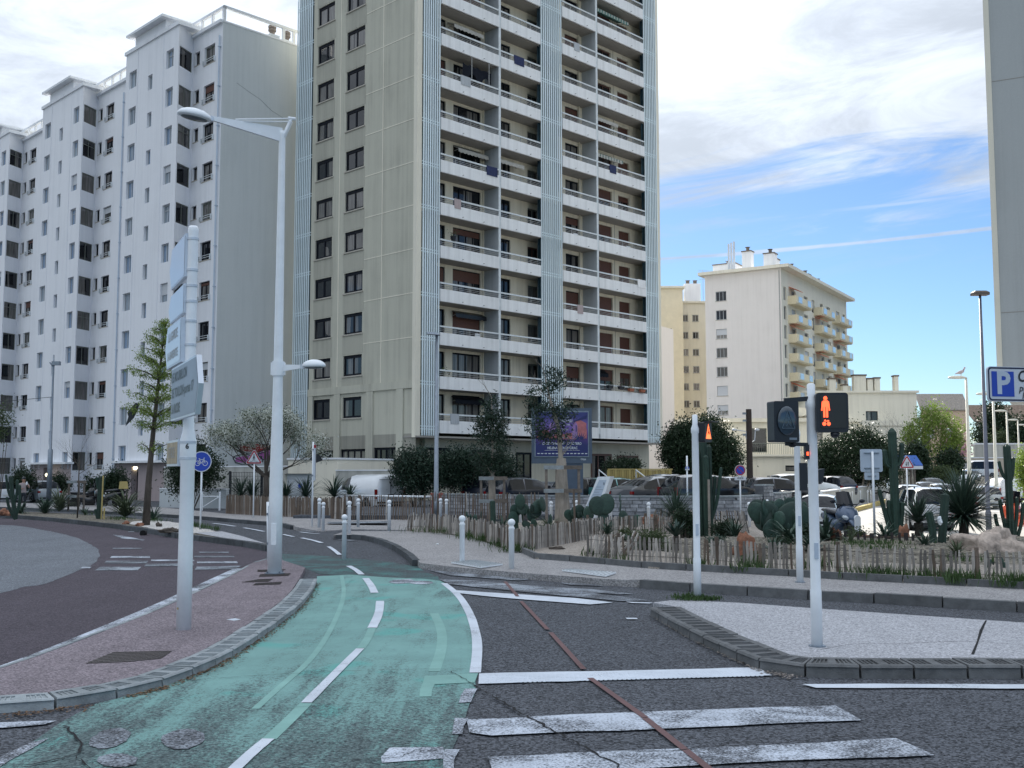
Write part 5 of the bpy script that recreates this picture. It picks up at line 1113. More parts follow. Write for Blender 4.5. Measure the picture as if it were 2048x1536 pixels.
# ------------------------------------------------------------------ stone wall of the car park, laid block by block
def stone_wall(name, label, path, ztop, z0, course, n_lo, n_hi, th=.35):
    r = thing(name, label, 'stone wall', (path[0][0], path[0][1], 0)); o_ = Vector(path[0][:2]); P = [Vector(p[:2])-o_ for p in path]
    cum = [0]
    for a, q in zip(P, P[1:]): cum.append(cum[-1]+(q-a).length)
    def at(s):
        for i in range(len(P)-1):
            if s <= cum[i+1] or i == len(P)-2:
                t = (s-cum[i])/(cum[i+1]-cum[i]); d = (P[i+1]-P[i]).normalized(); return P[i].lerp(P[i+1], t), Vector((-d.y, d.x))
    zt = ztop if callable(ztop) else (lambda s: ztop)
    mb = MB(); N = int(cum[-1]/.8)+1
    for i in range(N):
        s0, s1 = cum[-1]*i/N, cum[-1]*(i+1)/N; a, n0 = at(s0+1e-4); q, n1 = at(s1-1e-4)
        mb.hexa([(*(a+n0*0), z0), (*(q+n1*0), z0), (*(q+n1*th), z0), (*(a+n0*th), z0), (*(a+n0*0), zt(s0)), (*(q+n1*0), zt(s1)), (*(q+n1*th), zt(s1)), (*(a+n0*th), zt(s0))])
    mb.build('core', 'mortar', r)
    cp = MB()
    for i in range(N):
        s0, s1 = cum[-1]*i/N, cum[-1]*(i+1)/N; a, n0 = at(s0+1e-4); q, n1 = at(s1-1e-4)
        cp.hexa([(*(a-n0*.06), zt(s0)+.001), (*(q-n1*.06), zt(s1)+.001), (*(q+n1*(th+.05)), zt(s1)+.001), (*(a+n0*(th+.05)), zt(s0)+.001), (*(a-n0*.06), zt(s0)+.07), (*(q-n1*.06), zt(s1)+.07), (*(q+n1*(th+.05)), zt(s1)+.07), (*(a+n0*(th+.05)), zt(s0)+.07)])
    cp.build('coping', 'kerb', r)
    cnt = 0; rest = MB(); k = 0
    while z0+k*course < ztop_max(zt, cum[-1])-.02:
        z = z0+k*course; s = uni(-.3, 0)
        while s < cum[-1]:
            l = uni(.28, .62); a_, b_ = max(s, 0)+.012, min(s+l, cum[-1])-.012; s += l
            if b_-a_ < .08: continue
            pc, n = at((a_+b_)/2); top_ = min(z+course-.018, zt((a_+b_)/2)-.005)
            if top_-z < .05: continue
            hl = (b_-a_)/2; d = Vector((n.y, -n.x)); pr = uni(.015, .05); m_ = MB()
            c0, c1 = pc-d*hl, pc+d*hl
            m_.hexa([(*(c0-n*pr), z), (*(c1-n*pr), z), (*(c1+n*.02), z), (*(c0+n*.02), z), (*(c0-n*(pr-.01)), top_), (*(c1-n*(pr-.012)), top_), (*(c1+n*.02), top_), (*(c0+n*.02), top_)])
            if cnt < n_hi and z > n_lo: m_.build('stone', 'stone', r); cnt += 1
            else: rest.add(m_.v, m_.f)
        k += 1
    if rest.v: rest.build('stones', 'stone', r, kind='stuff')
    return r
def ztop_max(zt, L): return max(zt(s) for s in np.linspace(0, L, 12))
swp = [AT(880, 990, 49), AT(1020, 990, 46), AT(1180, 990, 44.2), AT(1330, 990, 43.4), AT(1430, 990, 43.4), AT(1480, 990, 43.8), AT(1512, 990, 44.8), AT(1530, 990, 46.2)]
stone_wall('stone_wall', 'curved grey stone block wall in front of the car park', swp, .98, .1, .155, .22, 290)
stone_wall('stone_pillar', 'sunlit stone pillar at the end of the curved wall', [AT(1527, 990, 45.6), AT(1546, 990, 46.0)], 1.42, -.1, .155, -1, 60, .45)
stone_wall('stone_wall', 'straight stone block wall between the pillar and the bare concrete wall', [AT(1548, 990, 47), AT(1640, 990, 57)], 1.02, -.5, .17, -.2, 120)
wallbox('concrete_wall', 'streaked bare concrete wall along the side street bollards', 'wall', [AT(1641, 990, 58), AT(1700, 990, 73), AT(1745, 990, 86), AT(1792, 990, 99)], -.6, .92, .25, 'conc', .06)
stone_wall('stone_wall', 'low stone wall under the tower entrance ramp behind the parked cars', [AT(1010, 960, 66), AT(1210, 960, 70)], 1.35, -.1, .3, 0, 60)
# ================================================================== STREET FURNITURE
def onz(x, y, z): return G(x, y, z)
# ---- direction sign mast
mp = G(367, 1258, .085)
MS = thing('direction_sign_mast', 'thick white mast carrying four arrow signs seen almost edge on', 'sign mast', mp)
b = MB(); b.lathe([(.092, 0), (.088, 1.0), (.086, 2.02), (.10, 2.06), (.10, 2.32), (.075, 2.42), (.066, 2.5), (.064, 4.95), (.066, 5.0), (.05, 5.03)], 20); b.build('pole', 'white_paint', MS, True)
ua = math.atan2(.90, -.435)
b = MB()
for z in (2.08, 2.28): b.lathe([(.106, z), (.106, z+.03)], 16)
for z in (4.45, 4.85, 4.05, 4.25, 3.5, 3.8, 2.7, 3.1): b.lathe([(.074, z), (.074, z+.03)], 12)
b.build('clamp', 'alu', MS)
def arrowsign(u0, u1, tip, z0, z1, th, m, off=-.02, name='sign_panel'):
    """hollow-edged panel in the plane through the mast; tip = -1/+1 end that is pointed"""
    zc = (z0+z1)/2; c = .05
    if tip > 0: P = [(u0, z0), (u1-.18, z0), (u1, zc), (u1-.18, z1), (u0, z1)]
    else: P = [(u0+.18, z0), (u1, z0), (u1, z1), (u0+.18, z1), (u0, zc)]
    P = P[::1]; n = len(P); b = MB()
    b.add([(u, off, z) for u, z in P]+[(u, off+th, z) for u, z in P], [tuple(range(n)), tuple(range(n, 2*n))[::-1]]+[(i, n+i, n+(i+1) % n, (i+1) % n) for i in range(n)])
    o = b.build(name, 'alu', MS, rot=ua)
    cx, cz = sum(p[0] for p in P)/n, zc; f = MB(); Q = [(cx+(u-cx)*.97, cz+(z-cz)*.93) for u, z in P]
    f.add([(u, off+th+.003, z) for u, z in Q], [tuple(range(n))[::-1]]); f.build('sign_face', m, o)
    return o
def stext(par, s, size, m, u, y, z, flip=True, **k):
    me = text_mesh(s, size, m, **k); return put('lettering', me, par, (u, y, z), (PI/2, 0, PI))
s1 = arrowsign(.0, 1.32, 1, 4.38, 4.93, .05, 'sign_white', .045); s2 = arrowsign(.0, 1.32, 1, 3.92, 4.29, .05, 'sign_white', .045)
s3 = arrowsign(.0, 1.36, 1, 3.30, 3.86, .09, 'sign_white', .03); s4 = arrowsign(-1.45, .62, -1, 2.58, 3.26, .06, 'sign_dark', .07)
stext(s3, 'LA GARDE', .17, 'railthin', .66, .126, 3.70, bold=.02); stext(s3, 'LA BARENTIE', .15, 'railthin', .66, .126, 3.45, bold=.02)
f = MB(); 
for s, z in (('LE MOURILLON', 3.12), ('DE TOULON-portes 17', 2.92), ('LA RODE', 2.72)): stext(s4, s, .17, 'sign_black', -.28 if 'portes' in s else (-.05 if 'LE' in s else .2), .136, z, bold=.025)
b = MB(); b.box(.02, -.05, 2.00, .95, .12, 2.33); o = b.build('direction_box', 'alu', MS, rot=ua); b = MB(); b.box(.06, .121, 2.03, .91, .126, 2.30); b.build('sign_face', 'sign_cream', o)
stext(o, 'STADE', .2, 'railthin', .48, .130, 2.165, sx=.9)
put('numeral', text_mesh('6', .09, 'sign_black', bold=.03), MS, (.02, -.103, 2.24), (PI/2, 0, 0))
b = MB(); b.lathe([(.016, 0), (.016, .004)], 10); b.build('sticker', mat('tan_sticker', (.45, .34, .2), .6), MS, loc=(-.055, -.075, .26), rot=(PI/2, 0, -.6))
# ---- double lamp
lp = G(549, 1147, .085)
LP = thing('street_lamp', 'tall white two headed street lamp on the red island', 'street lamp', lp)
b = MB(); b.lathe([(.135, 0), (.128, 1.4), (.118, 2.2), (.09, 3.8), (.062, 8.55), (.062, 8.62)], 24); b.build('pole', 'white_paint', LP, True)
b = MB(); b.box(-.05, -.142, .55, .05, -.118, .95); b.build('access_door', 'white_paint', LP); b = MB(); b.lathe([(.19, 0), (.19, .02)], 16)
for i in range(4): b.lathe([(.018, .02), (.018, .05)], 6, (.165*math.cos(i*PI/2+.8), .165*math.sin(i*PI/2+.8), 0))
b.build('base_plate', 'steel', LP); b = MB(); b.lathe([(.115, 3.78), (.115, 4.06)], 16); b.box(-.14, -.03, 3.8, .14, .03, 4.04); b.build('collar', 'white_paint', LP)
d1 = Vector((-.93, -.38, 0)); e1 = Vector((0, 0, 8.48)); h1 = d1*1.35+Vector((0, 0, 8.70))
b = MB(); a, c = e1, h1; up = Vector((0, 0, 1)); nrm = d1.cross(up).normalized()*.03
b.hexa([a-nrm+up*-.08, a+nrm+up*-.08, c+nrm+up*-.03, c-nrm+up*-.03, a-nrm+up*.20, a+nrm+up*.20, c+nrm+up*.05, c-nrm+up*.05]); b.build('arm', 'white_paint', LP)
b = MB(); b.bar(e1+d1*.25+Vector((0, 0, .06))+nrm*1.1, e1+d1*1.0+Vector((0, 0, .17))+nrm*1.1, .012, .02); b.build('arm_slot', 'blk', LP)
b = MB(); s0 = e1+Vector((.16, .06, .42)); b.tube([e1, s0], .03, 8); b.tube([e1+Vector((.03, 0, 0)), e1+Vector((.2, -.1, .3))], .03, 8)
b.tube([s0, e1+d1*.9+Vector((0, 0, .27))], .012, 6); b.tube([e1+Vector((.2, -.1, .3)), e1+d1*.9+Vector((0, 0, .23))], .012, 6); b.tube([s0+d1*.06, s0-d1*.08], .035, 8); b.build('brace', 'white_paint', LP)
def lamphead(par, c, d, L_, W_, H_, tilt=0.):
    d = d.normalized(); r = MB(); r.ell((0, 0, 0), (L_, W_, H_), 20, 10); r.v = [(x, y, z if z > 0 else z*.25) for x, y, z in r.v]
    ang = math.atan2(d.y, d.x); o = r.build('lamp_head', 'white_paint', par, True, loc=c+d*L_*.95, rot=(0, -tilt, ang))
    q = MB(); q.ell((0, 0, -H_*.20), (L_*.78, W_*.7, H_*.22), 18, 8); q.build('lamp_lens', mat('lamp_glass', (.10, .12, .13), .1, .15, 4, coat=.5), o, True)
    q = MB(); q.lathe([(.05, -.035), (.05, .035)], 12); q.build('hinge', 'alu', par, loc=c, rot=(PI/2, 0, ang)); return o
lamphead(LP, h1, d1, .33, .20, .16, .12)
d2 = Vector((.97, -.25, 0)); b = MB(); a = Vector((0, 0, 3.93)); c = d2*.52+Vector((0, 0, 3.95)); nrm = d2.cross(up).normalized()*.02
b.hexa([a-nrm-up*.08, a+nrm-up*.08, c+nrm-up*.03, c-nrm-up*.03, a-nrm+up*.07, a+nrm+up*.07, c+nrm+up*.03, c-nrm+up*.03]); b.build('arm', 'white_paint', LP); lamphead(LP, c, d2, .24, .15, .13)
# ---- edge-on signs
def edgesign(name, label, p, h0, h1, post, w_=.6, lean=0., red=False):
    r = thing(name, label, 'road sign', p, 0); b = MB(); b.tube([(0, 0, 0), (lean*post, 0, post)], .03, 10); b.build('post', 'white_paint', r, True)
    b = MB(); b.box(.035, -w_/2, h0, .085, w_/2, h1); o = b.build('panel', 'alu', r, rot=(0, math.atan(lean), .06))
    b = MB(); b.box(.0, -.05, h0+.15, .10, .05, h0+.2); b.box(.0, -.05, h1-.2, .10, .05, h1-.15); b.build('bracket', 'steel', o, loc=(-.02, 0, 0))
    if red: b = MB(); b.box(.036, -w_/2-.01, h1-.12, .09, w_/2+.01, h1-.01); b.build('red_cap', 'sign_red', o)
    return r
edgesign('road_sign', 'low white sign seen edge on beside the big white lamp pole', G(537, 1127, .085), .25, 1.22, 1.3, .4, -.03)
edgesign('road_sign', 'tall thin white post with a red topped sign seen edge on', G(624, 1053, .13), 1.6, 2.85, 2.95, .25, 0, True)
# ---- round, triangular and rectangular signs
def post_sign(name, label, base_p, zc, kind, size, post_h, rot=0., r0=.03):
    r = thing(name, label, 'road sign', base_p, rot); b = MB(); b.tube([(0, 0.03, 0), (0, .03, post_h)], r0, 10); b.build('post', 'white_paint', r, True)
    if kind in ('bike', 'nopark', 'bluedisc'):
        def disc(rad, y, m, nme, par): q = MB(); q.lathe([(rad, 0), (rad, .006)], 32); return q.build(nme, m, par, loc=(0, y, zc), rot=(PI/2, 0, 0))
        o = disc(size/2, -.02, 'sign_white', 'panel', r); 
        q = MB(); q.lathe([(size*.455, 0), (size*.455, .004)], 32); f = q.build('sign_face', 'sign_red' if kind == 'nopark' else 'sign_blue', o, loc=(0, 0, .007))
        if kind == 'nopark':
            q = MB(); q.lathe([(size*.35, 0), (size*.35, .003)], 28); q.build('blue_field', 'sign_blue', o, loc=(0, 0, .012)); q = MB(); q.box(-size*.36, -size*.035, .015, size*.36, size*.035, .018); q.build('bar', 'sign_red', o, rot=-PI/4)
        if kind == 'bike':
            q = MB(); s = size*.30; z = .013
            for cx in (-s*.62, s*.62):
                for i in range(16): a0, a1 = 2*PI*i/16, 2*PI*(i+1)/16; q.bar((cx+s*.38*math.cos(a0), -s*.28+s*.38*math.sin(a0), z), (cx+s*.38*math.cos(a1), -s*.28+s*.38*math.sin(a1), z), s*.10, .003)
            for a, c in (((-.62, -.28), (-.28, .30)), ((-.28, .30), (.42, .30)), ((-.05, -.30), (.42, .30)), ((-.05, -.30), (-.28, .30)), ((-.62, -.28), (-.05, -.30)), ((.62, -.28), (.36, .55)), ((.36, .55), (.56, .58)), ((-.28, .30), (-.33, .48)), ((-.45, .48), (-.2, .48))): q.bar((a[0]*s, a[1]*s, z), (c[0]*s, c[1]*s, z), s*.10, .003)
            q.build('bicycle_symbol', 'sign_white', o)
        if kind == 'bluedisc':
            q = MB(); q.box(-.03, -.02, .013, .03, .09, .016); q.box(-.09, -.09, .013, .09, -.03, .016); q.build('symbol', 'sign_white', o)
    if kind in ('tri_ped', 'tri_two'):
        def tri(s, y, m, nme, par, rad=.05):
            h = s*.866; P = []
            for cx, cz, a0 in ((-s/2, -h/3, 210), (s/2, -h/3, 330), (0, h*2/3, 90)):
                vx = Vector((cx, cz))*(1-2*rad/s*1.2)
                for da in (-50, -25, 0, 25, 50): a = R(a0+da); P.append((vx.x+rad*math.cos(a), vx.y+rad*math.sin(a)))
            q = MB(); n = len(P); q.add([(x, y, z) for x, z in P]+[(x, y+.006, z) for x, z in P], [tuple(range(n)), tuple(range(n, 2*n))[::-1]]+[(i, n+i, n+(i+1) % n, (i+1) % n) for i in range(n)]); return q.build(nme, m, par)
        o = put('panel', None, r, (0, 0, zc)); t = tri(size, -.02, 'sign_white', 'panel', r); t.location = (0, 0, zc); bpy.data.objects.remove(o)
        tri(size*.93, -.027, 'sign_red', 'red_border', t); tri(size*.70, -.034, 'sign_white', 'sign_face', t, .02); q = MB(); y = -.042; s = size
        if kind == 'tri_two':
            for cx, dr in ((-.06, -1), (.07, 1)):
                q.box(cx*s-.02*s, y, -.14*s, cx*s+.02*s, y+.004, .12*s); e = (.16*s, .02*s) if dr > 0 else (-.19*s, -.05*s)
                q.add([(cx*s-.055*s, y, e[1]), (cx*s+.055*s, y, e[1]), (cx*s, y, e[0])], [(0, 1, 2)])
        else:
            for a, c, w_ in (((0, .20), (0, .02), .07), ((0, .03), (-.09, -.16), .04), ((0, .03), (.08, -.16), .04), ((0, .16), (-.10, .02), .03), ((0, .16), (.10, .02), .03)): q.bar((a[0]*s, y, a[1]*s), (c[0]*s, y, c[1]*s), w_*s, .004)
            q.ell((0, y, .25*s), (.035*s, .003, .035*s), 8, 6)
            for x in (-.26, -.17, .17, .26): q.bar((x*s*.8, y, -.13*s), (x*s, y, -.20*s), .04*s, .004)
        q.build('symbol', 'sign_black', t)
    return r
post_sign('road_sign', 'round blue cycle path sign on a thin white post', G(400, 1058, .15), 2.22, 'bike', .68, 2.5)
post_sign('road_sign', 'red and white triangular pedestrian crossing sign by the blossoming tree', G(506, 1035, .13), 2.45, 'tri_ped', .68, 2.75)
post_sign('road_sign', 'triangular two way traffic sign in front of the white people carrier', AT(1816, 1000, 45)*Vector((1, 1, 0)) if False else Vector((AT(1814, 940, 45).x, 45, -.45)), 2.0+(946-929)/2126*45+.45, 'tri_two', .62, 3.1)
post_sign('road_sign', 'round red and blue no parking sign before the stone wall', Vector((AT(1481, 990, 41).x, 41, .1)), 1.98, 'nopark', .42, 2.1)
r = [o for o in COL.objects if o.get('label', '').startswith('round red and blue')][0]; b = MB(); b.box(-.22, -.02, 1.60, .22, -.01, 1.74); o = b.build('plate', 'sign_white', r); put('arrow', text_mesh('<=>', .14, 'sign_black', bold=.02), o, (0, -.024, 1.67), (PI/2, 0, 0))
post_sign('road_sign', 'slim white post with a small blue disc half way up', Vector((AT(1375, 990, 45).x, 45, .1)), 2.08, 'bluedisc', .17, 2.6, r0=.035)
# sign seen from behind
p = Vector((AT(1750, 1090, 31).x, 31, .1)); r = thing('road_sign', 'square pale sign seen from the back with a smaller plate below', 'road sign', p)
b = MB(); b.tube([(0, 0, 0), (0, 0, 2.5)], .035, 12); b.build('post', 'white_paint', r, True)
def rrect(w_, h_, rad, n=5):
    P = []
    for cx, cy, a0 in ((w_/2-rad, h_/2-rad, 0), (-w_/2+rad, h_/2-rad, 90), (-w_/2+rad, -h_/2+rad, 180), (w_/2-rad, -h_/2+rad, 270)):
        for i in range(n): a = R(a0+90*i/(n-1)); P.append((cx+rad*math.cos(a), cy+rad*math.sin(a)))
    return P
def rpanel(w_, h_, rad, th, m, name, par, loc, rot=None):
    P = rrect(w_, h_, rad); n = len(P); q = MB(); q.add([(x, 0, z) for x, z in P]+[(x, th, z) for x, z in P], [tuple(range(n))[::-1], tuple(range(n, 2*n))]+[(i, (i+1) % n, n+(i+1) % n, n+i) for i in range(n)]); return q.build(name, m, par, loc=loc, rot=rot)
rpanel(.64, .66, .05, .03, 'sign_grey', 'panel', r, (-.02, .04, 2.24)); rpanel(.42, .22, .03, .03, 'sign_grey', 'panel', r, (-.02, .04, 1.79))
b = MB()
for z, w_ in ((2.46, .22), (2.02, .22), (1.79, .12)): b.box(-.02-w_, .005, z-.012, -.02+w_, .04, z+.012)
b.build('mounting_rail', 'steel', r)
# parking sign near the right edge
p = AT(2070, 790, 14); r = thing('parking_sign', 'blue and white parking sign with letter P at the right edge', 'parking sign', (p.x, 14, 0), R(12))
b = MB(); b.tube([(.62, .06, 0), (.62, .06, 3.4)], .04, 12); b.build('post', 'steel', r, True)
W_, H_ = 1.62, .46; zc = 2+(946-771)/2126*14
lx = -.70
o = rpanel(W_, H_, .05, .03, 'sign_white', 'panel', r, (lx+W_/2, 0, zc)); 
P1 = rrect(W_-.02, H_-.02, .045); P2 = rrect(W_-.06, H_-.06, .035); n = len(P1); q = MB(); q.add([(x, -.003, z) for x, z in P1]+[(x, -.003, z) for x, z in P2], [(i, (i+1) % n, n+(i+1) % n, n+i) for i in range(n)]); q.build('blue_border', mat('sign_navy', (.004, .006, .045), .35, .04, 2), o)
q = MB(); q.box(-W_/2+.06, -.006, -.165, -W_/2+.39, -.002, .165); f = q.build('blue_field', 'sign_blue', o)
put('letter', text_mesh('P', .40, 'sign_grey', bold=.035), o, (-W_/2+.225, -.009, 0.0), (PI/2, 0, 0))
put('lettering', text_mesh('CORDERIE', .21, 'blk', bold=.02, shear=.2, align='LEFT', sx=.85), o, (-W_/2+.44, -.006, .10), (PI/2, 0, 0))
put('lettering', text_mesh('places', .125, 'blk', bold=.012, shear=.2, align='LEFT'), o, (-W_/2+.46, -.006, -.055), (PI/2, 0, 0)); put('lettering', text_mesh('libres', .125, 'blk', bold=.012, shear=.2, align='LEFT'), o, (-W_/2+.50, -.006, -.155), (PI/2, 0, 0))
# ---- signals
glow = emit('signal_red', (1, .10, .035), 1.35); glow2 = emit('signal_orange', (1, .16, .05), 1.3)
def sigpole(label, p, h, r0=.055):
    r = thing('traffic_signal', label, 'traffic signal', p); b = MB(); b.lathe([(r0+.006, 0), (r0+.006, .6), (r0, .62), (r0, h-.28), (r0+.01, h-.26), (r0+.01, h-.2), (r0-.012, h-.14), (r0-.012, h), (r0-.03, h+.01)], 20); b.build('pole', 'white_paint', r, True)
    b = MB(); b.box(-.022, -r0-.012, .95, .022, -r0+.002, 1.12); b.build('hatch', 'sign_grey', r); b = MB(); b.lathe([(r0*1.7, 0), (r0*1.7, .012)], 14); b.build('base_ring', 'steel', r); return r
s1p = G(1634, 1293, .11); T1 = sigpole('white signal pole on the grey island with a lit red pedestrian and cycle light', s1p, 2.0+(946-770)/2126*s1p.y-.11)
kx = s1p.y/2126
def zpx(y, Y): return 2+(946-y)*Y/2126-.11
zc = zpx(828, s1p.y); q = rpanel(.345, .435, .035, .13, 'blk', 'signal_head', T1, (.19, -.14, zc), (0, 0, R(-6)))
rpanel(.27, .36, .02, .01, mat('signal_screen', (.018, .018, .018), .3, .15, 5), 'screen', q, (0.01, -.012, 0.01))
P = MB(); P.ell((-.075, -.018, .155), (.021, .004, .024), 12, 8); P.v = P.v
P.hexa([(-.115, -.02, .06), (-.035, -.02, .06), (-.035, -.014, .06), (-.115, -.014, .06), (-.10, -.02, .13), (-.05, -.02, .13), (-.05, -.014, .13), (-.10, -.014, .13)])
P.hexa([(-.123, -.02, .02), (-.108, -.02, .02), (-.108, -.014, .02), (-.123, -.014, .02), (-.112, -.02, .12), (-.098, -.02, .12), (-.098, -.014, .12), (-.112, -.014, .12)]); P.hexa([(-.042, -.02, .02), (-.027, -.02, .02), (-.027, -.014, .02), (-.042, -.014, .02), (-.052, -.02, .12), (-.038, -.02, .12), (-.038, -.014, .12), (-.052, -.014, .12)])
P.box(-.10, -.02, -.055, -.079, -.014, .065); P.box(-.071, -.02, -.055, -.05, -.014, .065); P.build('red_figure', 'x' if False else glow, q)
P = MB()
for cx in (-.093, -.045): P.ell((cx, -.018, -.125), (.020, .004, .022), 12, 8)
P.bar((-.085, -.018, -.10), (-.05, -.018, -.10), .012, .004); P.ell((-.083, -.018, -.088), (.012, .003, .008), 8, 6); P.ell((-.052, -.018, -.092), (.012, .003, .008), 8, 6); P.build('red_bicycle', glow, q)
b = MB(); b.ell((.03, .05, -.24), (.05, .05, .04), 12, 8); b.build('sounder', 'blk', q, True)
zc2 = zpx(846, s1p.y); q2 = rpanel(.30, .45, .02, .16, 'blk', 'signal_head', T1, (-.31, -.12, zc2), (0, 0, R(14)))
b = MB(); b.ell((0, -.012, .01), (.115, .03, .16), 24, 12); b.v = [(x, y, z) for x, y, z in b.v]; l_ = b.build('lens', 'lens', q2, True)
b = MB(); tri_ = [(-.075, -.075), (.075, -.075), (0, .12)]
for a, c in zip(tri_, tri_[1:]+tri_[:1]): b.bar((a[0], -.042, a[1]), (c[0], -.042, c[1]), .009, .006)
for a, c in (((0, .05), (0, -.01)), ((0, -.01), (-.025, -.055)), ((0, -.01), (.025, -.055)), ((0, .03), (-.025, 0)), ((0, .03), (.025, 0))): b.bar((a[0], -.042, a[1]), (c[0], -.042, c[1]), .010, .006)
b.build('crossing_symbol', mat('lens_mark', (.07, .11, .15), .3), l_); b = MB(); b.box(.03, -.004, -.20, .12, -.001, -.175); b.build('maker_plate', 'steel', q2)
b = MB(); b.bar((-.30, 0, zc2+.24), (-.04, 0, zc2+.26), .05); b.bar((-.30, 0, zc2-.24), (-.04, 0, zc2-.25), .04); b.bar((-.05, 0, zc2-.25), (-.05, 0, zc2-.41), .07); b.ell((-.22, 0, zc2-.25), (.05, .03, .03), 8, 6); b.build('bracket', 'blk', T1, kind='stuff')
b = MB(); b.box(-.075, -.05, zc2-.37, -.055, -.038, zc2-.33); b.build('red_indicator', glow, T1)
s2p = G(1600, 1165, .14); T2 = sigpole('second white signal pole behind the nearer one with a black signal seen from behind', s2p, 2.75, .052)
b = MB(); b.box(.02, -.06, 1.55, .15, .16, 2.02); b.hexa([(.28, -.1, 1.68), (.40, -.1, 1.68), (.44, .25, 1.72), (.28, .25, 1.68), (.28, -.1, 1.9), (.44, -.1, 1.92), (.48, .25, 1.92), (.28, .25, 1.9)]); b.box(.15, 0, 1.66, .30, .12, 1.96); b.build('signal_head', 'blk', T2)
s3p = G(1395, 1199, .11); T3 = sigpole('white signal pole in grass at the island tip with a red cycle light', s3p, 2.0+(946-832)/2126*s3p.y-.11, .052)
zc3 = 2+(946-866)/2126*s3p.y-.11
q3 = rpanel(.22, .30, .02, .17, 'blk', 'signal_head', T3, (.20, 0, zc3), (0, 0, R(52))); b = MB(); b.box(-.12, -.12, .15, .12, .02, .165); b.build('visor', 'blk', q3)
b = MB(); b.add([(-.085, -.004, -.10), (.085, -.004, -.10), (0, -.004, .13)], [(0, 1, 2)]); t_ = b.build('red_triangle', glow2, q3); b = MB()
for a, c in (((0, .06), (0, -.01)), ((-.03, -.03), (.03, -.03)), ((0, .02), (.025, -.03)), ((0, .02), (-.025, -.03))): b.bar((a[0], -.008, a[1]), (c[0], -.008, c[1]), .011, .003)
b.build('cycle_symbol', 'darkframe', t_); b = MB(); b.bar((.03, 0, zc3+.06), (.14, .02, zc3+.06), .05, .07); b.build('bracket', 'blk', T3)
# ---- bollards
b = MB(); b.lathe([(.055, 0), (.055, .80), (.062, .81), (.062, .83), (.048, .85), (.040, .88)], 16); bm1 = b.mesh('post', 'bollard', True); b = MB(); b.ell((0, 0, .935), (.072, .072, .070), 14, 10); bm2 = b.mesh('ball', 'bollard', True)
def bollard(p, label, h=1., grp='white ball topped bollards', s=1.):
    r = thing('bollard', label, 'bollard', p, 0, grp); o = put('post', bm1, r, scale=(s, s, h)); put('ball', bm2, r, scale=(s, s, h)); return r
for x, y, z, lb, h in ((688, 1118, 0, 'white bollard standing alone on the tarmac of the cycle lane', 1.03), (924, 1130, .09, 'white bollard left of its twin beside the ribbed slab on the pavement', 1.02), (1023, 1143, .07, 'white bollard nearest the paling fence corner', 1.02),
                    (638, 1055, .13, 'white bollard at the far kerb just right of the thin red topped post', 1.0), (646, 1063, 0, 'white bollard beside the far kerb, nearer of the close pair', 1.0), (698, 1067, .13, 'white bollard on the kerb corner right behind the lone one', 1.0),
                    (716, 1054, .10, 'white bollard at the foot of the open paling fence', 1.0), (778, 1063, .10, 'white bollard at the right end of the white ground line', 1.02)):
    p = G(x, y, z); bollard(p, lb, h)
for x, yt, lb in ((881, 997, 'white bollard behind the fence just right of the grey lamp post'), (893, 998, 'white bollard behind the fence, second right of the grey lamp post'), (1041, 1000, 'white bollard behind the fence left of the prickly pears'), (1102, 1003, 'white bollard behind the fence left of the staked pale trunk'), (1153, 1001, 'white bollard between the staked tree and the leaning white totem'),
                  (1221, 1001, 'white bollard just right of the leaning white totem'), (1297, 1005, 'white bollard before the middle of the curved stone wall'), (1498, 1005, 'white bollard leftmost of three at the sunlit wall end'), (1516, 1002, 'white bollard in the middle of three at the sunlit wall end'), (1534, 1000, 'white bollard rightmost of three at the sunlit wall end'), (1560, 998, 'white bollard right of the stone pillar')):
    Y = 1.0*2126/(yt-946); bollard(Vector((AT(x, yt, Y).x, Y, 0)), lb, 1.0, 'white bollards behind the paling fence')
for i, (x, y, lb) in enumerate(((1680, 1019, 'slim white street bollard nearest on the side street pavement'), (1700, 1014, 'slim white street bollard, left one of the first pair'), (1705, 1013, 'slim white street bollard, right one of the first pair'), (1721, 1010, 'slim white street bollard between the two pairs'), (1736, 1009, 'slim white street bollard left of the grey sign post'), (1742, 1008.5, 'slim white street bollard right behind the grey sign post'), (1757.6, 1003, 'slim white street bollard left of the tall cactus'), (1768, 999, 'slim white street bollard behind the tall cactus arm'), (1773, 998.5, 'slim white street bollard farthest along the street pavement'))):
    p = GG(x, y, .13); bollard(p, lb, .98, 'slim bollards along the side street', .8)
p = Vector((AT(1717, 1080, 31).x, 31, .1)); r = thing('marker_post', 'short white round topped marker board behind the small dark fence', 'marker post', p); P_ = rrect(.16, .62, .079, 7); o = rpanel(.16, .62, .079, .08, 'bollard', 'board', r, (0, 0, .34))
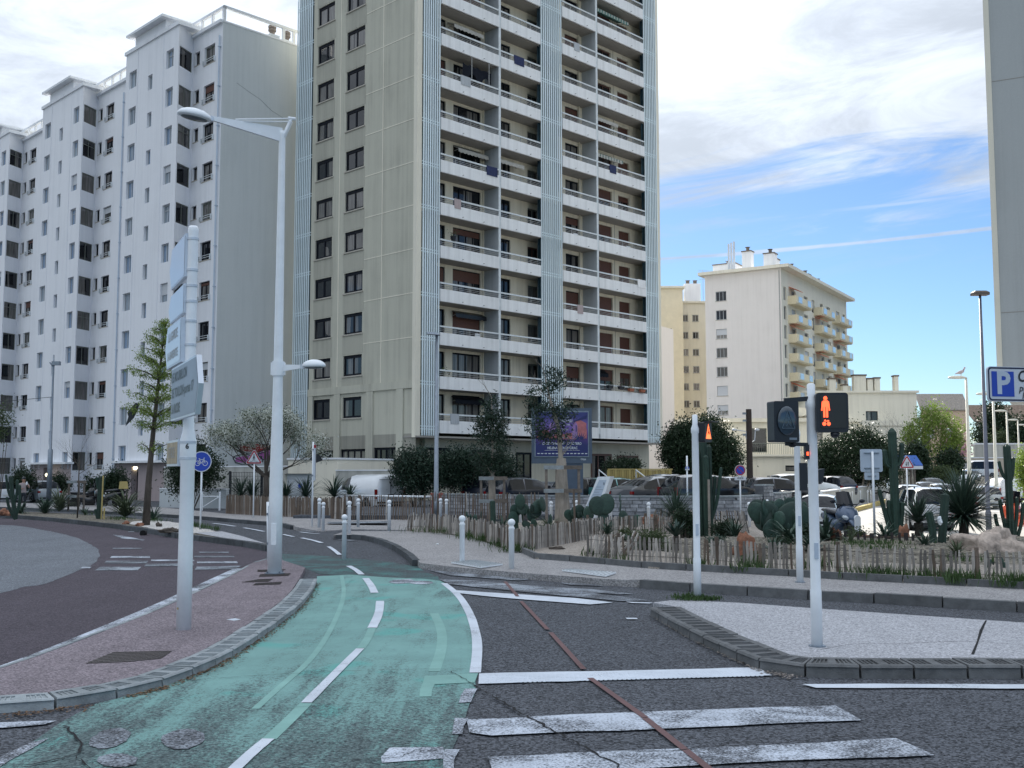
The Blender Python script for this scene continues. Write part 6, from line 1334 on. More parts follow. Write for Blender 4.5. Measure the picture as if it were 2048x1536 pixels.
# ---- lamps
def simple_lamp(label, x, Y, z0, ztop, r0, r1, m, kind, grp=None):
    r = thing('street_lamp', label, 'street lamp', (x, Y, z0), 0, grp); b = MB(); b.lathe([(r0*1.25, 0), (r0*1.25, .8), (r0, .85), (r1, ztop-z0)], 12); b.build('pole', m, r, True); z = ztop-z0
    if kind == 'flat': b = MB(); b.hexa([(-.42, -.15, z), (.12, -.15, z-.05), (.12, .15, z-.05), (-.42, .15, z), (-.38, -.1, z+.10), (.05, -.1, z+.05), (.05, .1, z+.05), (-.38, .1, z+.10)]); b.build('lamp_head', m, r)
    if kind == 'twin': b = MB(); b.box(-.30, -.17, z, .30, .17, z+.10); b.hexa([(-.30, -.17, z+.101), (.30, -.17, z+.101), (.30, .17, z+.101), (-.30, .17, z+.101), (-.2, -.1, z+.17), (.2, -.1, z+.17), (.2, .1, z+.17), (-.2, .1, z+.17)]); b.build('lamp_head', mat('lamp_bronze', (.13, .10, .08), .5, .2, 6), r)
    if kind == 'white': b = MB(); b.ell((-.55, 0, z-.02), (.62, .2, .15), 14, 8); b.v = [(x_, y_, z_ if z_ > z-.02 else z-.02+(z_-z+.02)*.4) for x_, y_, z_ in b.v]; b.build('lamp_head', m, r, True)
    return r
simple_lamp('grey steel street lamp with a small flat head before the dark hedge', AT(872, 1040, 44).x, 44, 0, 2+(946-668)/2126*44, .10, .055, 'steel', 'flat')
simple_lamp('tall dark street lamp with a double bronze head right of the tiled house', AT(1977, 1040, 40).x, 40, -.3, 2+(946-590)/2126*40, .085, .045, mat('dark_blue_pole', (.13, .14, .18), .5, .1, 5), 'twin')
wl = mat('cream_lamp_paint', (.60, .58, .50), .5, .06, 5)
for (x, yt, Y), lb in zip(((1939, 757, 66), (1992, 790, 72), (2018, 824, 105), (2040, 842, 124), (2056, 852, 138)), ('cream street lamp with a gull perched on its head', 'cream street lamp whose head hides behind the parking sign', 'cream street lamp before the dark pine, first right of the dark post', 'cream street lamp, second of the far row', 'cream street lamp cut by the right picture edge')):
    simple_lamp(lb, AT(x+2, 1000, Y).x, Y, -.4 if Y < 80 else 0, 2+(946-yt)/2126*Y, .13, .07, wl, 'white', 'cream street lamps along the side street')
lx_, lz_ = AT(1939, 757, 66).x+.1, 2+(946-757)/2126*66
r = thing('seagull', 'pale seagull standing on the cream street lamp', 'seagull', (AT(1922, 757, 66).x, 66, lz_+.13)); b = MB(); b.ell((0, 0, .22), (.24, .10, .11), 12, 8, Matrix.Rotation(-.35, 3, 'Y')); b.tube([(.15, 0, .30), (.22, 0, .42), (.24, 0, .47)], [.06, .05, .055], 8); b.ell((.25, 0, .49), (.06, .05, .05), 8, 6); b.tube([(.30, 0, .49), (.38, 0, .47)], [.02, .005], 5); b.tube([(-.16, 0, .18), (-.36, 0, .10)], [.07, .02], 6); b.build('body', mat('gull_feathers', (.48, .42, .44), .8, .2, 6), r, True)
b = MB(); b.tube([(.02, .04, 0), (.02, .04, .15)], .012, 5); b.tube([(.02, -.04, 0), (.02, -.04, .15)], .012, 5); b.build('legs', 'ybal', r)
mt = AT(98, 985, 70); r = thing('camera_mast', 'slim grey mast with a camera before the white building', 'mast', (mt.x, 70, 0)); b = MB(); b.lathe([(.16, 0), (.16, 3.5), (.09, 3.6), (.06, 9.0), (.04, 9.8)], 10); b.build('pole', 'steel', r, True); b = MB(); b.box(-.05, -.2, 9.1, .45, .1, 9.35); b.tube([(0, 0, 9.0), (-.25, 0, 9.3)], .05, 6); b.build('camera', 'steel', r)
up_ = AT(1500, 960, 60); r = thing('utility_pole', 'dark wooden utility pole with two white lamp brackets', 'utility pole', (up_.x, 60, 0)); zt_ = 2+(946-820)/2126*60
b = MB(); b.lathe([(.19, 0), (.16, zt_)], 10); b.build('pole', mat('tarred_wood', (.035, .025, .022), .8, .3, 8), r); b = MB(); b.tube([(-.16, 0, 3.9), (-.16, 0, 4.3), (-.8, 0, 4.4)], .03, 6); b.tube([(.16, 0, 3.7), (.30, 0, 3.8), (.35, 0, 4.35)], .03, 6); b.ell((-.85, 0, 4.4), (.12, .08, .07), 8, 6); b.ell((.45, 0, 4.4), (.15, .08, .07), 8, 6); b.build('lamp_bracket', 'sign_white', r)
b = MB()
for z in (zt_-.3, zt_-.7, zt_-1.5): b.box(-.35, -.05, z, -.15, .05, z+.12)
b.build('insulator', 'steel', r)
r = thing('overhead_cable', 'thin sagging cable from the grey mast to the left edge', 'cable', (mt.x, 70, 7.0)); b = MB(); P = [(-i*.9, -i*.5, -.9*math.sin(min(i, 10)/10*PI/2)*1.0) for i in range(14)]; b.tube(P, .018, 5); b.build('cable', 'blk', r)
# ---- billboard
bp = AT(1064, 940, 50); BB = thing('billboard', 'grey framed billboard with a purple festival poster behind the staked tree', 'billboard', (bp.x, 50, .25), R(4)); px = 50/2126; bw = 121*px; z0_, z1_ = 2+(946-928)*px-.25, 2+(946-817)*px-.25
b = MB(); b.box(0, 0, z0_, bw, .28, z1_); fr = b.build('frame', mat('billboard_grey', (.075, .105, .15), .45, .1, 3), BB); b = MB(); b.box(bw*.42, .05, 0, bw*.85, .23, z0_); b.build('leg', MATS['billboard_grey'], BB)
b = MB(); b.box(.12, -.035, z0_+.30, bw-.15, -.001, z1_-.14); in_ = b.build('inner_frame', 'steel', BB)
x0, x1, za, zb_ = .17, bw-.20, z0_+.35, z1_-.20; PW, PH = x1-x0, zb_-za
m, t, p, o_ = base('poster_print'); tcn = t.nodes.new('ShaderNodeTexCoord'); sp = t.nodes.new('ShaderNodeSeparateXYZ'); t.links.new(tcn.outputs['Generated'], sp.inputs[0])
f1 = mth(t, 'ADD', sp.outputs[2], mth(t, 'MULTIPLY', nz(t, 2., 3), .2)); t.links.new(ramp(t, f1, [(.35, (.012, .014, .12)), (.55, (.09, .03, .20)), (.8, (.16, .10, .36)), (1.0, (.03, .03, .17))]), p.inputs['Base Color']); p.inputs['Roughness'].default_value = .25
b = MB(); b.box(x0, -.05, za, x1, -.036, zb_); po = b.build('poster', m, BB)
def pshape(P, m_, y=-.054, nme='print'): b = MB(); b.add([(x0+u*PW, y, za+v*PH) for u, v in P], [tuple(range(len(P)))]); return b.build(nme, m_, po)
pinkp = mat('print_pink', (.42, .13, .14), .3, .25, 5); lilac = mat('print_lilac', (.30, .17, .42), .3, .2, 5); navy = mat('print_navy', (.012, .014, .11), .3, .1, 5)
pshape([(.02, .42), (.30, .40), (.60, .38), (.98, .40), (.98, .62), (.80, .55), (.55, .50), (.33, .55), (.20, .60), (.10, .58)], pinkp)
pshape([(.28, .45), (.36, .45), (.38, .70), (.33, .78), (.28, .74), (.24, .6)], lilac, -.055); pshape([(.70, .38), (.93, .38), (.97, .55), (.97, .75), (.85, .82), (.76, .78), (.70, .68)], pinkp, -.055); pshape([(.70, .38), (.80, .42), (.80, .70), (.77, .78), (.70, .68)], lilac, -.056); pshape([(.765, .55), (.785, .55), (.785, .70), (.765, .70)], navy, -.057)
for cx in (.80, .10, .88):
    for i in range(7): a = PI*(i+.5)/7; pshape([(cx-.015, .37), (cx+.015, .37), (cx+.13*math.cos(a), .40+.16*math.sin(a))], navy, -.0575-.0002*i)
for i in range(9): a = PI*.85+.35*i/9*PI; pshape([(.98, .97-.01*i), (.98, .94-.01*i), (.98-.32*abs(math.cos(a*.55+i*.12)), .90-.02*i+.01)], navy, -.0575-.0003*i)
for s, u, v, sz in (('FESTIVAL DU', .50, .89, .155), ('CHATEAU', .55, .80, .21), ('DE SOLLIES-PONT', .53, .71, .10), ('JUILLET', .56, .60, .12), ('Mai 2026', .56, .42, .10), ('CHRISTOPHE MAÉ * CALOGERO', .50, .28, .165), ('HELENA * KENDJI GIRAC', .51, .18, .165)):
    me = text_mesh(s, sz, 'sign_white', bold=.02, sx=.78); put('lettering', me, po, (x0+u*PW, -.061, za+v*PH), (PI/2, 0, 0))
b = MB(); b.box(x0+PW*.17, -.06, za+PH*.125, x0+PW*.84, -.056, za+PH*.131)
for i in range(14): u = .03+i*.07; b.box(x0+u*PW, -.06, za+PH*.045, x0+(u+.045)*PW, -.056, za+PH*.065)
b.build('sponsor_line', 'sign_white', po); put('lettering', text_mesh('Cityz', .12, 'sign_white', bold=.03), fr, (bw-.42, -.01, z0_+.20), (PI/2, 0, 0))
# ---- leaning white totem
tp = Vector((AT(1186, 1040, 36).x, 36, .17)); r = thing('totem', 'leaning white information totem with engraved lines', 'totem', tp, R(8)); k = 36/2126; cx = 1186
def fq(px_, py_): return ((px_-cx)*k, 2+(946-py_)*k-.17)
A4 = [fq(1169, 1018), fq(1199, 1024), fq(1222, 953.7), fq(1196, 954.6)]; b = MB(); dp_ = Vector((.16, .42, 0))
v = [(x, 0, z) for x, z in A4]; b.add(v+[(x+.24, .45, z) for x, _, z in v], [(0, 1, 2, 3), (4, 7, 6, 5), (0, 4, 5, 1), (1, 5, 6, 2), (2, 6, 7, 3), (3, 7, 4, 0)]); sl = b.build('slab', 'bollard', r)
A5 = [fq(1166, 1050), fq(1188, 1050), fq(1194, 1024), fq(1178, 1022)]; b = MB(); v = [(x, .06, z) for x, z in A5]; b.add(v+[(x+.16, .42, z) for x, _, z in v], [(0, 1, 2, 3), (4, 7, 6, 5), (0, 4, 5, 1), (1, 5, 6, 2), (2, 6, 7, 3), (3, 7, 4, 0)]); b.box(-.35, 0, -.1, .3, .5, .04); b.build('plinth', 'bollard', r)
A6 = [fq(1174, 1012), fq(1196, 1013), fq(1214, 961), fq(1199, 961)]; b = MB(); b.add([(x, -.004, z) for x, z in A6], [(0, 1, 2, 3)]); pl = b.build('panel', 'sign_grey', sl); b = MB()
for i in range(7): v_ = .12+.10*i; xa, za_ = A6[0][0]+(A6[3][0]-A6[0][0])*v_, A6[0][1]+(A6[3][1]-A6[0][1])*v_; b.box(xa+.03, -.008, za_, xa+.03+.16+.1*(i % 2), -.005, za_+.012)
b.ell((A6[2][0]-.09, -.008, A6[2][1]-.12), (.03, .003, .05), 8, 6); b.build('engraving', 'steel', pl)
b = MB(); b.box(fq(1171, 1015)[0], -.008, fq(1171, 1014)[1], fq(1199, 1015)[0], -.004, fq(1171, 1012.6)[1]); b.build('groove', 'blk', sl)
# ---- barrier, railing
g0, g1 = AT(693, 991, 50), AT(862, 993.5, 46); r = thing('barrier_gate', 'white horizontal barrier arm on a red post before the van', 'barrier', (g1.x+.25, 46, 0)); b = MB(); b.tube([g0-Vector((g1.x+.25, 46, 0)), Vector((-.2, 0, g1.z))], .045, 12); b.build('arm', 'white_paint', r, True)
b = MB(); b.box(-.2, -.15, 0, .2, .15, 1.05); b.box(-.26, -.18, 1.05, .26, .18, 1.12); b.build('post', mat('faded_red', (.36, .10, .08), .6, .15, 4), r)
ra_, rb_ = AT(1216, 960, 62), AT(1345, 960, 64); r = thing('railing', 'yellow vertical bar railing before the entrance of the tower', 'railing', (ra_.x, 62, .2), math.atan2(2, rb_.x-ra_.x)); L_ = (rb_-ra_).length; b = MB(); b.box(0, -.03, 1.95, L_, .03, 2.02); b.box(0, -.03, .5, L_, .03, .56); b.build('frame', 'yellow_rail', r)
b = MB(); b.box(-.02, -.04, .5, .04, .04, 1.94); m1_ = b.mesh('bar', 'yellow_rail')
for i in range(38): put('bar', m1_, r, (i*L_/38, 0, 0), scale=(1 if i % 4 else 2.2, 1, 1))
for i, (x0_, y0_, x1_, y1_) in enumerate(((1198, 940, 1214, 953), (1272, 940, 1298, 960))):
    a, c = AT(x0_, y0_, 60), AT(x1_, y1_, 59); r = thing('handrail', ('left', 'right')[i]+' of the two thin sloping pale handrails by the yellow railing', 'handrail', (a.x, a.y, 0)); b = MB(); b.tube([(0, 0, a.z), tuple(c-Vector((a.x, a.y, 0)))], .035, 6); b.tube([(0, 0, a.z), (0, 0, .2)], .03, 6); b.tube([(c.x-a.x, c.y-a.y, c.z), (c.x-a.x, c.y-a.y, .2)], .03, 6); b.build('rail', 'rail', r)
# mesh fence and little white gate on the left
fa, fb = AT(460, 960, 60.5), AT(524, 960, 59.5); r = thing('mesh_fence', 'dark wire mesh fence before the streaked concrete wall', 'fence', (fa.x, fa.y, 1.05), math.atan2(fb.y-fa.y, fb.x-fa.x)); L_ = (fb-fa).length; b = MB()
for x in (0, L_): b.box(x-.05, -.05, -1, x+.05, .05, 1.05)
b.build('post', 'blk', r); b = MB()
for i in range(20): b.box(i*L_/20, -.008, -.4, i*L_/20+.012, .008, 1.0)
for i in range(7): b.box(0, -.008, -.3+i*.21, L_, .008, -.285+i*.21)
b.build('wire_mesh', 'darkframe', r)
fa, fb = AT(404, 1008, 57), AT(434, 1008, 56.5); r = thing('gate', 'small white tubular gate before the white garden wall', 'gate', (fa.x, fa.y, 0), 0); L_ = fb.x-fa.x; b = MB()
for x in (0, L_): b.tube([(x, 0, 0), (x, 0, 1.0)], .05, 8)
b.tube([(0, 0, .75), (L_, 0, .75)], .025, 6); b.tube([(0, 0, .15), (L_, 0, .75)], .025, 6); b.build('frame', 'bollard', r)
# ================================================================== PALING FENCES
pm_ = []
for i in range(5):
    b = MB(); w0 = uni(.030, .046); n = 4; L0 = []; 
    for j in range(n+1):
        z = j/n; ww = w0*(1 if j < n else .65)*uni(.85, 1.1); ox = uni(-.008, .008); L0.append([(ox-ww/2, -.011, z), (ox+ww/2, -.011, z), (ox+ww/2, .011, z), (ox-ww/2, .011, z)])
    b.add([q for l in L0 for q in l], [(0, 3, 2, 1), tuple(4*n+i_ for i_ in range(4))]+[(4*j+k_, 4*j+(k_+1) % 4, 4*j+4+(k_+1) % 4, 4*j+4+k_) for j in range(n) for k_ in range(4)])
    pm_.append((b.mesh('pale', 'wood'), b.mesh('pale', 'wood_brown')))
def paling(label, path, step, h, jit=.06, lean=0., wood=0, z0=.17, posts=2.2, ph=1.25, hvar=.05, gap=0., leanf=None, widen=1.):
    P = [Vector(p) for p in path]; o_ = Vector((P[0].x, P[0].y, 0)); r = thing('paling_fence', label, 'fence', o_); cum = [0]
    for a, c in zip(P, P[1:]): cum.append(cum[-1]+(c.xy-a.xy).length)
    def at(s):
        for i in range(len(P)-1):
            if s <= cum[i+1] or i == len(P)-2: t = (s-cum[i])/(cum[i+1]-cum[i]); d = (P[i+1]-P[i]); return P[i].lerp(P[i+1], t), math.atan2(d.y, d.x)
    s = 0; tops = [[], []]; cnt = 0
    while s < cum[-1] and cnt < 290:
        p, a = at(s); hh = h*uni(1-hvar, 1+hvar); ln_ = (leanf(s/cum[-1]) if leanf else lean)+uni(-jit, jit)
        if rnd() > gap:
            put('pale', random.choice(pm_)[wood if rnd() > .15 else 1-wood], r, p-o_, (uni(-jit, jit)*.5, ln_, a+uni(-.15, .15)), (widen*uni(.8, 1.25), 1, hh)); cnt += 1
        q = p-o_
        if int(s/step) % 4 == 0: tops[0].append(q+Vector((math.sin(ln_)*hh*.8*math.cos(a), math.sin(ln_)*hh*.8*math.sin(a), hh*.80))); tops[1].append(q+Vector((0, 0, hh*.25)))
        s += step*uni(.75, 1.25)
    b = MB()
    for t in tops:
        if len(t) > 1: b.tube([x+Vector((0, -.014, 0)) for x in t], .004, 4)
    b.build('wire', 'wire', r)
    if posts:
        s = posts*.3; q = MB(); q.lathe([(.045, 0), (.04, 1)], 8); pme = q.mesh('post', 'wood_brown')
        while s < cum[-1]: p, a = at(s); put('post', pme, r, p-o_+Vector((0, .05, 0)), (0, uni(-.04, .04), 0), (1, 1, ph*h)); s += posts*uni(.8, 1.2)
    return r
Z = .17
paling('low grey paling fence along the kerb of the gravel bed', [G(x, y, Z) for x, y in [(1176, 1119), (1237, 1123), (1344, 1128), (1466, 1137), (1600, 1146), (1793, 1156), (1951, 1166), (2048, 1170), (2300, 1184)]], .088, .52, .06, .0, 0, Z, 2.6, 1.12, widen=1.15)
paling('tangled end of the low grey paling fence, pales fallen sideways', [G(x, y, Z) for x, y in [(1180, 1119), (1262, 1112)]], .08, .62, .25, .75, 0, Z, 0)
paling('dense weathered paling fence curving beside the pavement', [G(x, y, Z) for x, y in [(814, 1061), (861, 1063), (917, 1069), (971, 1081), (1015, 1098), (1043, 1103)]], .060, .52, .09, .08, 0, Z, 0, widen=1.15, hvar=.13)
paling('paling fence corner leaning left over the sand', [G(x, y, Z) for x, y in [(1043, 1103), (1072, 1099), (1102, 1093), (1140, 1086), (1160, 1082), (1180, 1079)]], .072, .55, .05, 0, 0, Z, 1.6, 1.1, leanf=lambda t: -.22*t, widen=1.2)
paling('paling fence in the middle of the bed before the red rock', [G(x, y, Z) for x, y in [(1150, 1074), (1200, 1070), (1270, 1067), (1330, 1067), (1360, 1070)]], .075, .52, .07, 0, 0, Z, 2.2, 1.15, widen=1.1)
paling('sagging paling fence beyond the round green shrub', [G(x, y, Z) for x, y in [(1300, 1062), (1360, 1066), (1400, 1068), (1440, 1070), (1500, 1066)]], .075, .70, .12, .1, 0, Z, 0, leanf=lambda t: .3-.6*t)
paling('tall brown paling fence round the flax bed on the left', [G(x, y, .12) for x, y in [(452, 1027), (500, 1030), (560, 1033), (640, 1036), (690, 1038)]], .055, .86, .04, 0, 1, .12, 1.9, 1.02, hvar=.06, widen=1.3)
paling('open brown paling fence below the barrier arm', [G(x, y, .12) for x, y in [(688, 1038), (760, 1039), (820, 1040), (868, 1040)]], .100, .95, .03, 0, 1, .12, 2.4, 1.03)
paling('brown paling fence before the stone wall behind the staked tree', [G(x, y, .12) for x, y in [(866, 1037), (940, 1038), (1020, 1039), (1078, 1039)]], .095, 1.05, .04, 0, 1, .12, 2.3, 1.03)
# small dark fence by the street
a, c = G(1676, 1092, .2), G(1842, 1094, .2); r = thing('low_fence', 'low dark picket fence between the gravel and the sunlit street', 'fence', a, math.atan2(c.y-a.y, c.x-a.x)); L_ = (c-a).length; b = MB(); b.box(0, -.01, .09, L_, .01, .12); b.box(0, -.01, .21, L_, .01, .24); b.build('rail', 'wood_brown', r); b = MB(); b.box(-.03, -.03, 0, .03, -.011, .32); m1_ = b.mesh('pale', mat('dark_pale', (.04, .035, .035), .9, .3, 6))
for i in range(int(L_/.16)): put('pale', m1_, r, (i*.16, 0, 0), (0, uni(-.05, .05), 0), (1 if i % 5 else 1.6, 1, uni(.9, 1.1)))
a, c = G(1846, 1094, .2), G(1960, 1096, .2)
def staked(p, rails, hw, h, m, label):
    r = thing('tree_stake_frame', label, 'tree stakes', p, R(8)); q = MB(); q.box(-.04, -.04, 0, .04, .04, h); me = q.mesh('stake', m)
    for x, y in ((-hw, -hw*.6), (hw, -hw*.6), (-hw*.1, hw)): put('stake', me, r, (x, y, 0), (0, uni(-.01, .01), 0))
    for z in rails:
        for s, (x0, y0, x1, y1) in enumerate(((-hw-.1, -hw*.6-.06, .02, -hw*.6-.06), (.04, -hw*.6-.06, hw+.1, -hw*.6-.06), (-hw-.05, -hw*.6, -hw*.1, hw+.05), (hw+.05, -hw*.6, -hw*.1, hw+.05))):
            q = MB(); q.bar((x0, y0, z), (x1, y1, z), .035, .13); q.build('crossboard', 'kerb' if s == 0 else 'wood_board', r)
    return r
st1 = G(984, 1046, Z); st2 = G(1122, 1054, Z); st3 = G(154, 1021, .14)
staked(st1, (1.62, .80), .42, 1.70, 'wood_board', 'wooden stake frame round the small dark tree left of the billboard')
staked(st2, (2.00, 1.22), .55, 2.05, 'wood_board', 'large wooden stake frame round the pale swollen trunk')
staked(st3, (1.42, .72), .36, 1.45, 'wood_board', 'wooden stake frame round the bare little tree on the left island')
# ================================================================== PLANTS
def at(x, y, Y, z=None):
    p = AT(x, y, Y); return Vector((p.x, Y, p.z if z is None else z))
def tree(label, p, trunk, ells, lm, nc, npc, rad, ls, cat='tree', depth=3, blen=1.2, br=.05, spread=.6, group=None, bark='bark', shell=.5, asp=2.2, extra=None, up=.15):
    """trunk = [(x,y,z,r)...] in local coordinates; crown of leaf clumps in ellipsoids"""
    r = thing('tree' if cat == 'tree' else cat.replace(' ', '_'), label, cat, p, 0, group); b = MB(); b.tube([t[:3] for t in trunk], [t[3] for t in trunk], 9); tips = []
    top = Vector(trunk[-1][:3])
    for i in range(5 if depth else 0):
        a = 2*PI*i/5+rnd(); k = trunk[len(trunk)//2+(i % max(1, len(trunk)-len(trunk)//2))]; branches(b, k[:3], (math.cos(a)*spread, math.sin(a)*spread, .7), blen, br, depth, spread, 3, tips, up)
    b.build('trunk', bark, r, True)
    if nc:
        C_ = clumps(ells, nc, npc, rad, shell)
        if tips and extra: C_ = np.concatenate([C_]+[np.array(t)[None]+np.random.normal(size=(extra, 3))*rad*.8 for t in tips])
        leafcloud('crown', C_, ls, lm, r, asp)
    return r
random.seed(21); np.random.seed(21)
# light green young tree on the left island: tiers of feathery boughs
p = at(292, 1045, 38, .15); r = thing('tree', 'slender young tree with light green feathery tiers on the left island', 'tree', p); b = MB(); ht = 7.35
sp_ = [(0, 0, 0, .14), (.05, 0, 1.5, .11), (.16, 0, 3.2, .085), (.30, 0, 5.0, .055), (.44, 0, 6.6, .025), (.5, 0, ht, .008)]; b.tube([t[:3] for t in sp_], [t[3] for t in sp_], 9); tips = []
pts = []
for z, ln, n in ((2.55, .8, 3), (3.35, .9, 5), (3.8, 1.25, 7), (4.3, 1.1, 6), (4.75, .75, 5), (5.15, 1.15, 7), (5.6, .95, 6), (6.0, .7, 6), (6.4, .75, 6), (6.8, .5, 5), (7.1, .3, 4)):
    bx = np.interp(z, [t[2] for t in sp_], [t[0] for t in sp_])
    for i in range(n):
        a = 2*PI*(i+rnd()*.7)/n; L_ = ln*uni(.55, 1.1); Q = [Vector((bx+math.cos(a)*L_*t, math.sin(a)*L_*t, z+.35*L_*t+.15*math.sin(t*3))) for t in (0, .35, .7, 1)]; b.tube(Q, [.028, .02, .012, .005], 5)
        if z < 3: dens = 25
        else: dens = 46
        for _ in range(int(dens*L_)+10): t = uni(.25, 1.05); q = Q[0].lerp(Q[-1], t); pts.append(q+Vector((uni(-.16, .16), uni(-.16, .16), uni(-.11, .13))))
b.build('trunk', 'bark', r, True); leafcloud('crown', np.array([tuple(q) for q in pts for _ in range(5)])+np.random.normal(size=(len(pts)*5, 3))*.05, .08, 'l_bright', r, 2.6)
b = MB(); b.add([(-.75, -.1, 4.0), (-.45, -.12, 4.35), (-.3, -.1, 4.3), (-.5, -.1, 3.8), (-.8, -.1, 3.5), (-.7, -.1, 3.85)], [(0, 1, 2, 3, 4, 5)]); tag(b.build('plastic_rag', 'blk', None, loc=p), 'black rag of torn plastic caught in the young green tree', 'rag')
# blossoming tree
p = at(531, 1015, 50, .12)
r = thing('tree', 'white blossoming tree with dark forking trunk behind the brown paling fence', 'tree', p); b = MB(); tips = []
b.tube([(0, 0, 0), (.02, 0, .9), (.0, 0, 1.75)], [.17, .14, .12], 9)
for i, (dx, dy, dz, ln, rr) in enumerate(((-.75, .1, .9, 1.45, .085), (.7, 0, .9, 1.5, .085), (-.2, .4, 1.2, 1.35, .07), (.35, -.4, 1.2, 1.4, .07), (.95, .2, .45, 1.35, .06), (-.95, -.2, .5, 1.3, .06), (0, 0, 1.3, 1.3, .07))): branches(b, (0, 0, 1.65), (dx, dy, dz), ln, rr, 4, .62, 3, tips, .12, 6, .62)
b.build('trunk', 'bark', r, True)
T_ = np.array([tuple(t) for t in tips]); T_ = T_[np.random.rand(len(T_)) < .9]
C_ = np.repeat(T_, 26, 0)+np.random.normal(size=(len(T_)*26, 3))*.17; k_ = np.random.rand(len(C_)) < .5
leafcloud('blossom', C_[k_], .085, 'l_blos', r, 1.2); leafcloud('crown', C_[~k_], .085, 'l_mid', r, 2.0)
b = MB(); b.add([(2.05, -.3, 2.5), (2.35, -.3, 2.75), (2.55, -.3, 2.7), (2.7, -.3, 2.45), (2.4, -.3, 2.35)], [(0, 1, 2, 3, 4)]); tag(b.build('plastic_rag', 'blk', None, loc=p), 'black rag caught at the right tip of the blossoming tree', 'rag')
# dark shrubs and hedge
def shrub(label, x, y0, y1, hw, Y, lm='l_dark', nc=90, npc=55, ls=.13, rad=.22, cat='shrub', stems=8, z0=.0, asp=2.4, dense=1., group=None, lobes=4):
    p = at(x, 950, Y, z0); k = Y/2126; H_ = (2+(946-y0)*k)-z0; W_ = hw*k; r = thing(cat.replace(' ', '_'), label, cat, p, 0, group); b = MB()
    for i in range(stems): a = 2*PI*i/stems; b.tube([(math.cos(a)*.1, math.sin(a)*.1, 0), (math.cos(a)*W_*.4, math.sin(a)*W_*.4, H_*.35), (math.cos(a)*W_*.6, math.sin(a)*W_*.5, H_*.7)], [.03, .02, .01], 4)
    b.build('stems', 'bark', r)
    zb = max(0, (2+(946-y1)*k)-z0); E_ = [(0, 0, (H_+zb)/2, W_*.8, W_*.7, (H_-zb)/2*.92, 2)]+[(uni(-.5, .5)*W_, uni(-.4, .4)*W_, zb+(H_-zb)*uni(.3, .72), W_*uni(.35, .55), W_*uni(.3, .5), (H_-zb)*uni(.22, .33), 1) for _ in range(lobes)]
    leafcloud('foliage', clumps(E_, int(nc*dense), npc, rad, .45), ls, lm, r, asp); return r
shrub('dark pine like shrub left of the graffiti behind the mast', 385, 880, 990, 62, 58, 'l_dark', 170, 60, .16, .3)
shrub('left lump of the tall dark oleander hedge below the tower', 832, 886, 1000, 52, 55, 'l_olea', 190, 60, .16, .26, 'hedge'); shrub('middle lump of the tall dark oleander hedge, behind the small staked tree', 925, 900, 1000, 62, 56, 'l_olea', 210, 60, .16, .26, 'hedge'); shrub('right lump of the tall dark oleander hedge, ending beside the billboard', 1005, 905, 1000, 42, 56.5, 'l_olea', 150, 60, .16, .26, 'hedge')
shrub('dark round shrub behind the young man at the left', 48, 938, 990, 32, 72, 'l_dark', 100, 50, .16, .25); shrub('low dark shrub beside the lit wall lamp', 112, 946, 995, 28, 76, 'l_dark', 80, 50, .15, .25); shrub('dark rounded shrub left of the entrance door', 232, 936, 990, 28, 66, 'l_dark', 110, 50, .16, .25); shrub('small dark shrub between the cactus and the bare staked tree', 186, 946, 1000, 16, 62, 'l_dark', 50, 45, .14, .2)
shrub('low dark hedge beside the yellow railing', 1245, 921, 950, 44, 64, 'l_dark', 110, 50, .14, .22, 'hedge', z0=.3)
# big rounded clipped tree
def bigtree(label, x, y0, y1, hw, Y, z0, lm, nc, ls, trunks, lobes, npc=60, rad=.42, bark='bark_pale', asp=2.):
    k = Y/2126; p = at(x, 950, Y, z0); H_ = 2+(946-y0)*k-z0; zb = 2+(946-y1)*k-z0; W_ = hw*k; r = thing('tree', label, 'tree', p); b = MB(); tips = []
    for i in range(trunks): a = 2*PI*i/trunks+.3; b.tube([(math.cos(a)*.15, math.sin(a)*.15, 0), (math.cos(a)*W_*.25, math.sin(a)*W_*.2, zb*.7), (math.cos(a)*W_*.5, math.sin(a)*W_*.4, zb+(H_-zb)*.5)], [.12, .08, .03], 6)
    b.build('trunk', bark, r, True); E_ = [(0, 0, (H_+zb)/2, W_*.98, W_*.8, (H_-zb)*.48, 3)]+[(l[0]*W_, 0, zb+(H_-zb)*l[1], W_*l[2], W_*l[2], (H_-zb)*l[2]*.8, 1) for l in lobes]
    leafcloud('crown', clumps(E_, nc, npc, rad, .55), ls, lm, r, asp); return r
bigtree('large rounded dark evergreen behind the signal with the red triangle', 1400, 850, 960, 76, 70, .2, 'l_dark', 520, .17, 7, [(-.5, .3, .45), (.5, .35, .5), (.2, .75, .45), (-.35, .7, .4)], 95, .36)
bigtree('wide dark evergreen right of the signal box over the parked white cars', 1712, 872, 965, 84, 82, .2, 'l_dark', 520, .19, 8, [(-.6, .4, .4), (.55, .3, .42), (.1, .8, .4), (.6, .6, .3)], 75)
bigtree('bright yellow green spreading tree before the peach house', 1868, 822, 925, 58, 125, 0, 'l_bright', 230, .30, 4, [(-.5, .5, .4), (.5, .4, .4), (0, .8, .4)], 40, .55, 'bark')
bigtree('small pink blossoming tree right of the yellow green tree', 1912, 866, 925, 26, 128, 0, 'l_pink', 60, .3, 3, [(-.4, .5, .4)], 34, .4, 'bark')
bigtree('dark round topped cypress left of the yellow green tree', 1835, 893, 962, 22, 112, -.1, 'l_dark', 110, .3, 2, [(0, .6, .5)], 60, .35, 'bark'); bigtree('dark bushy tree below the yellow green tree', 1900, 900, 958, 22, 118, -.1, 'l_dark', 110, .3, 2, [(.2, .4, .5)], 60, .35, 'bark')
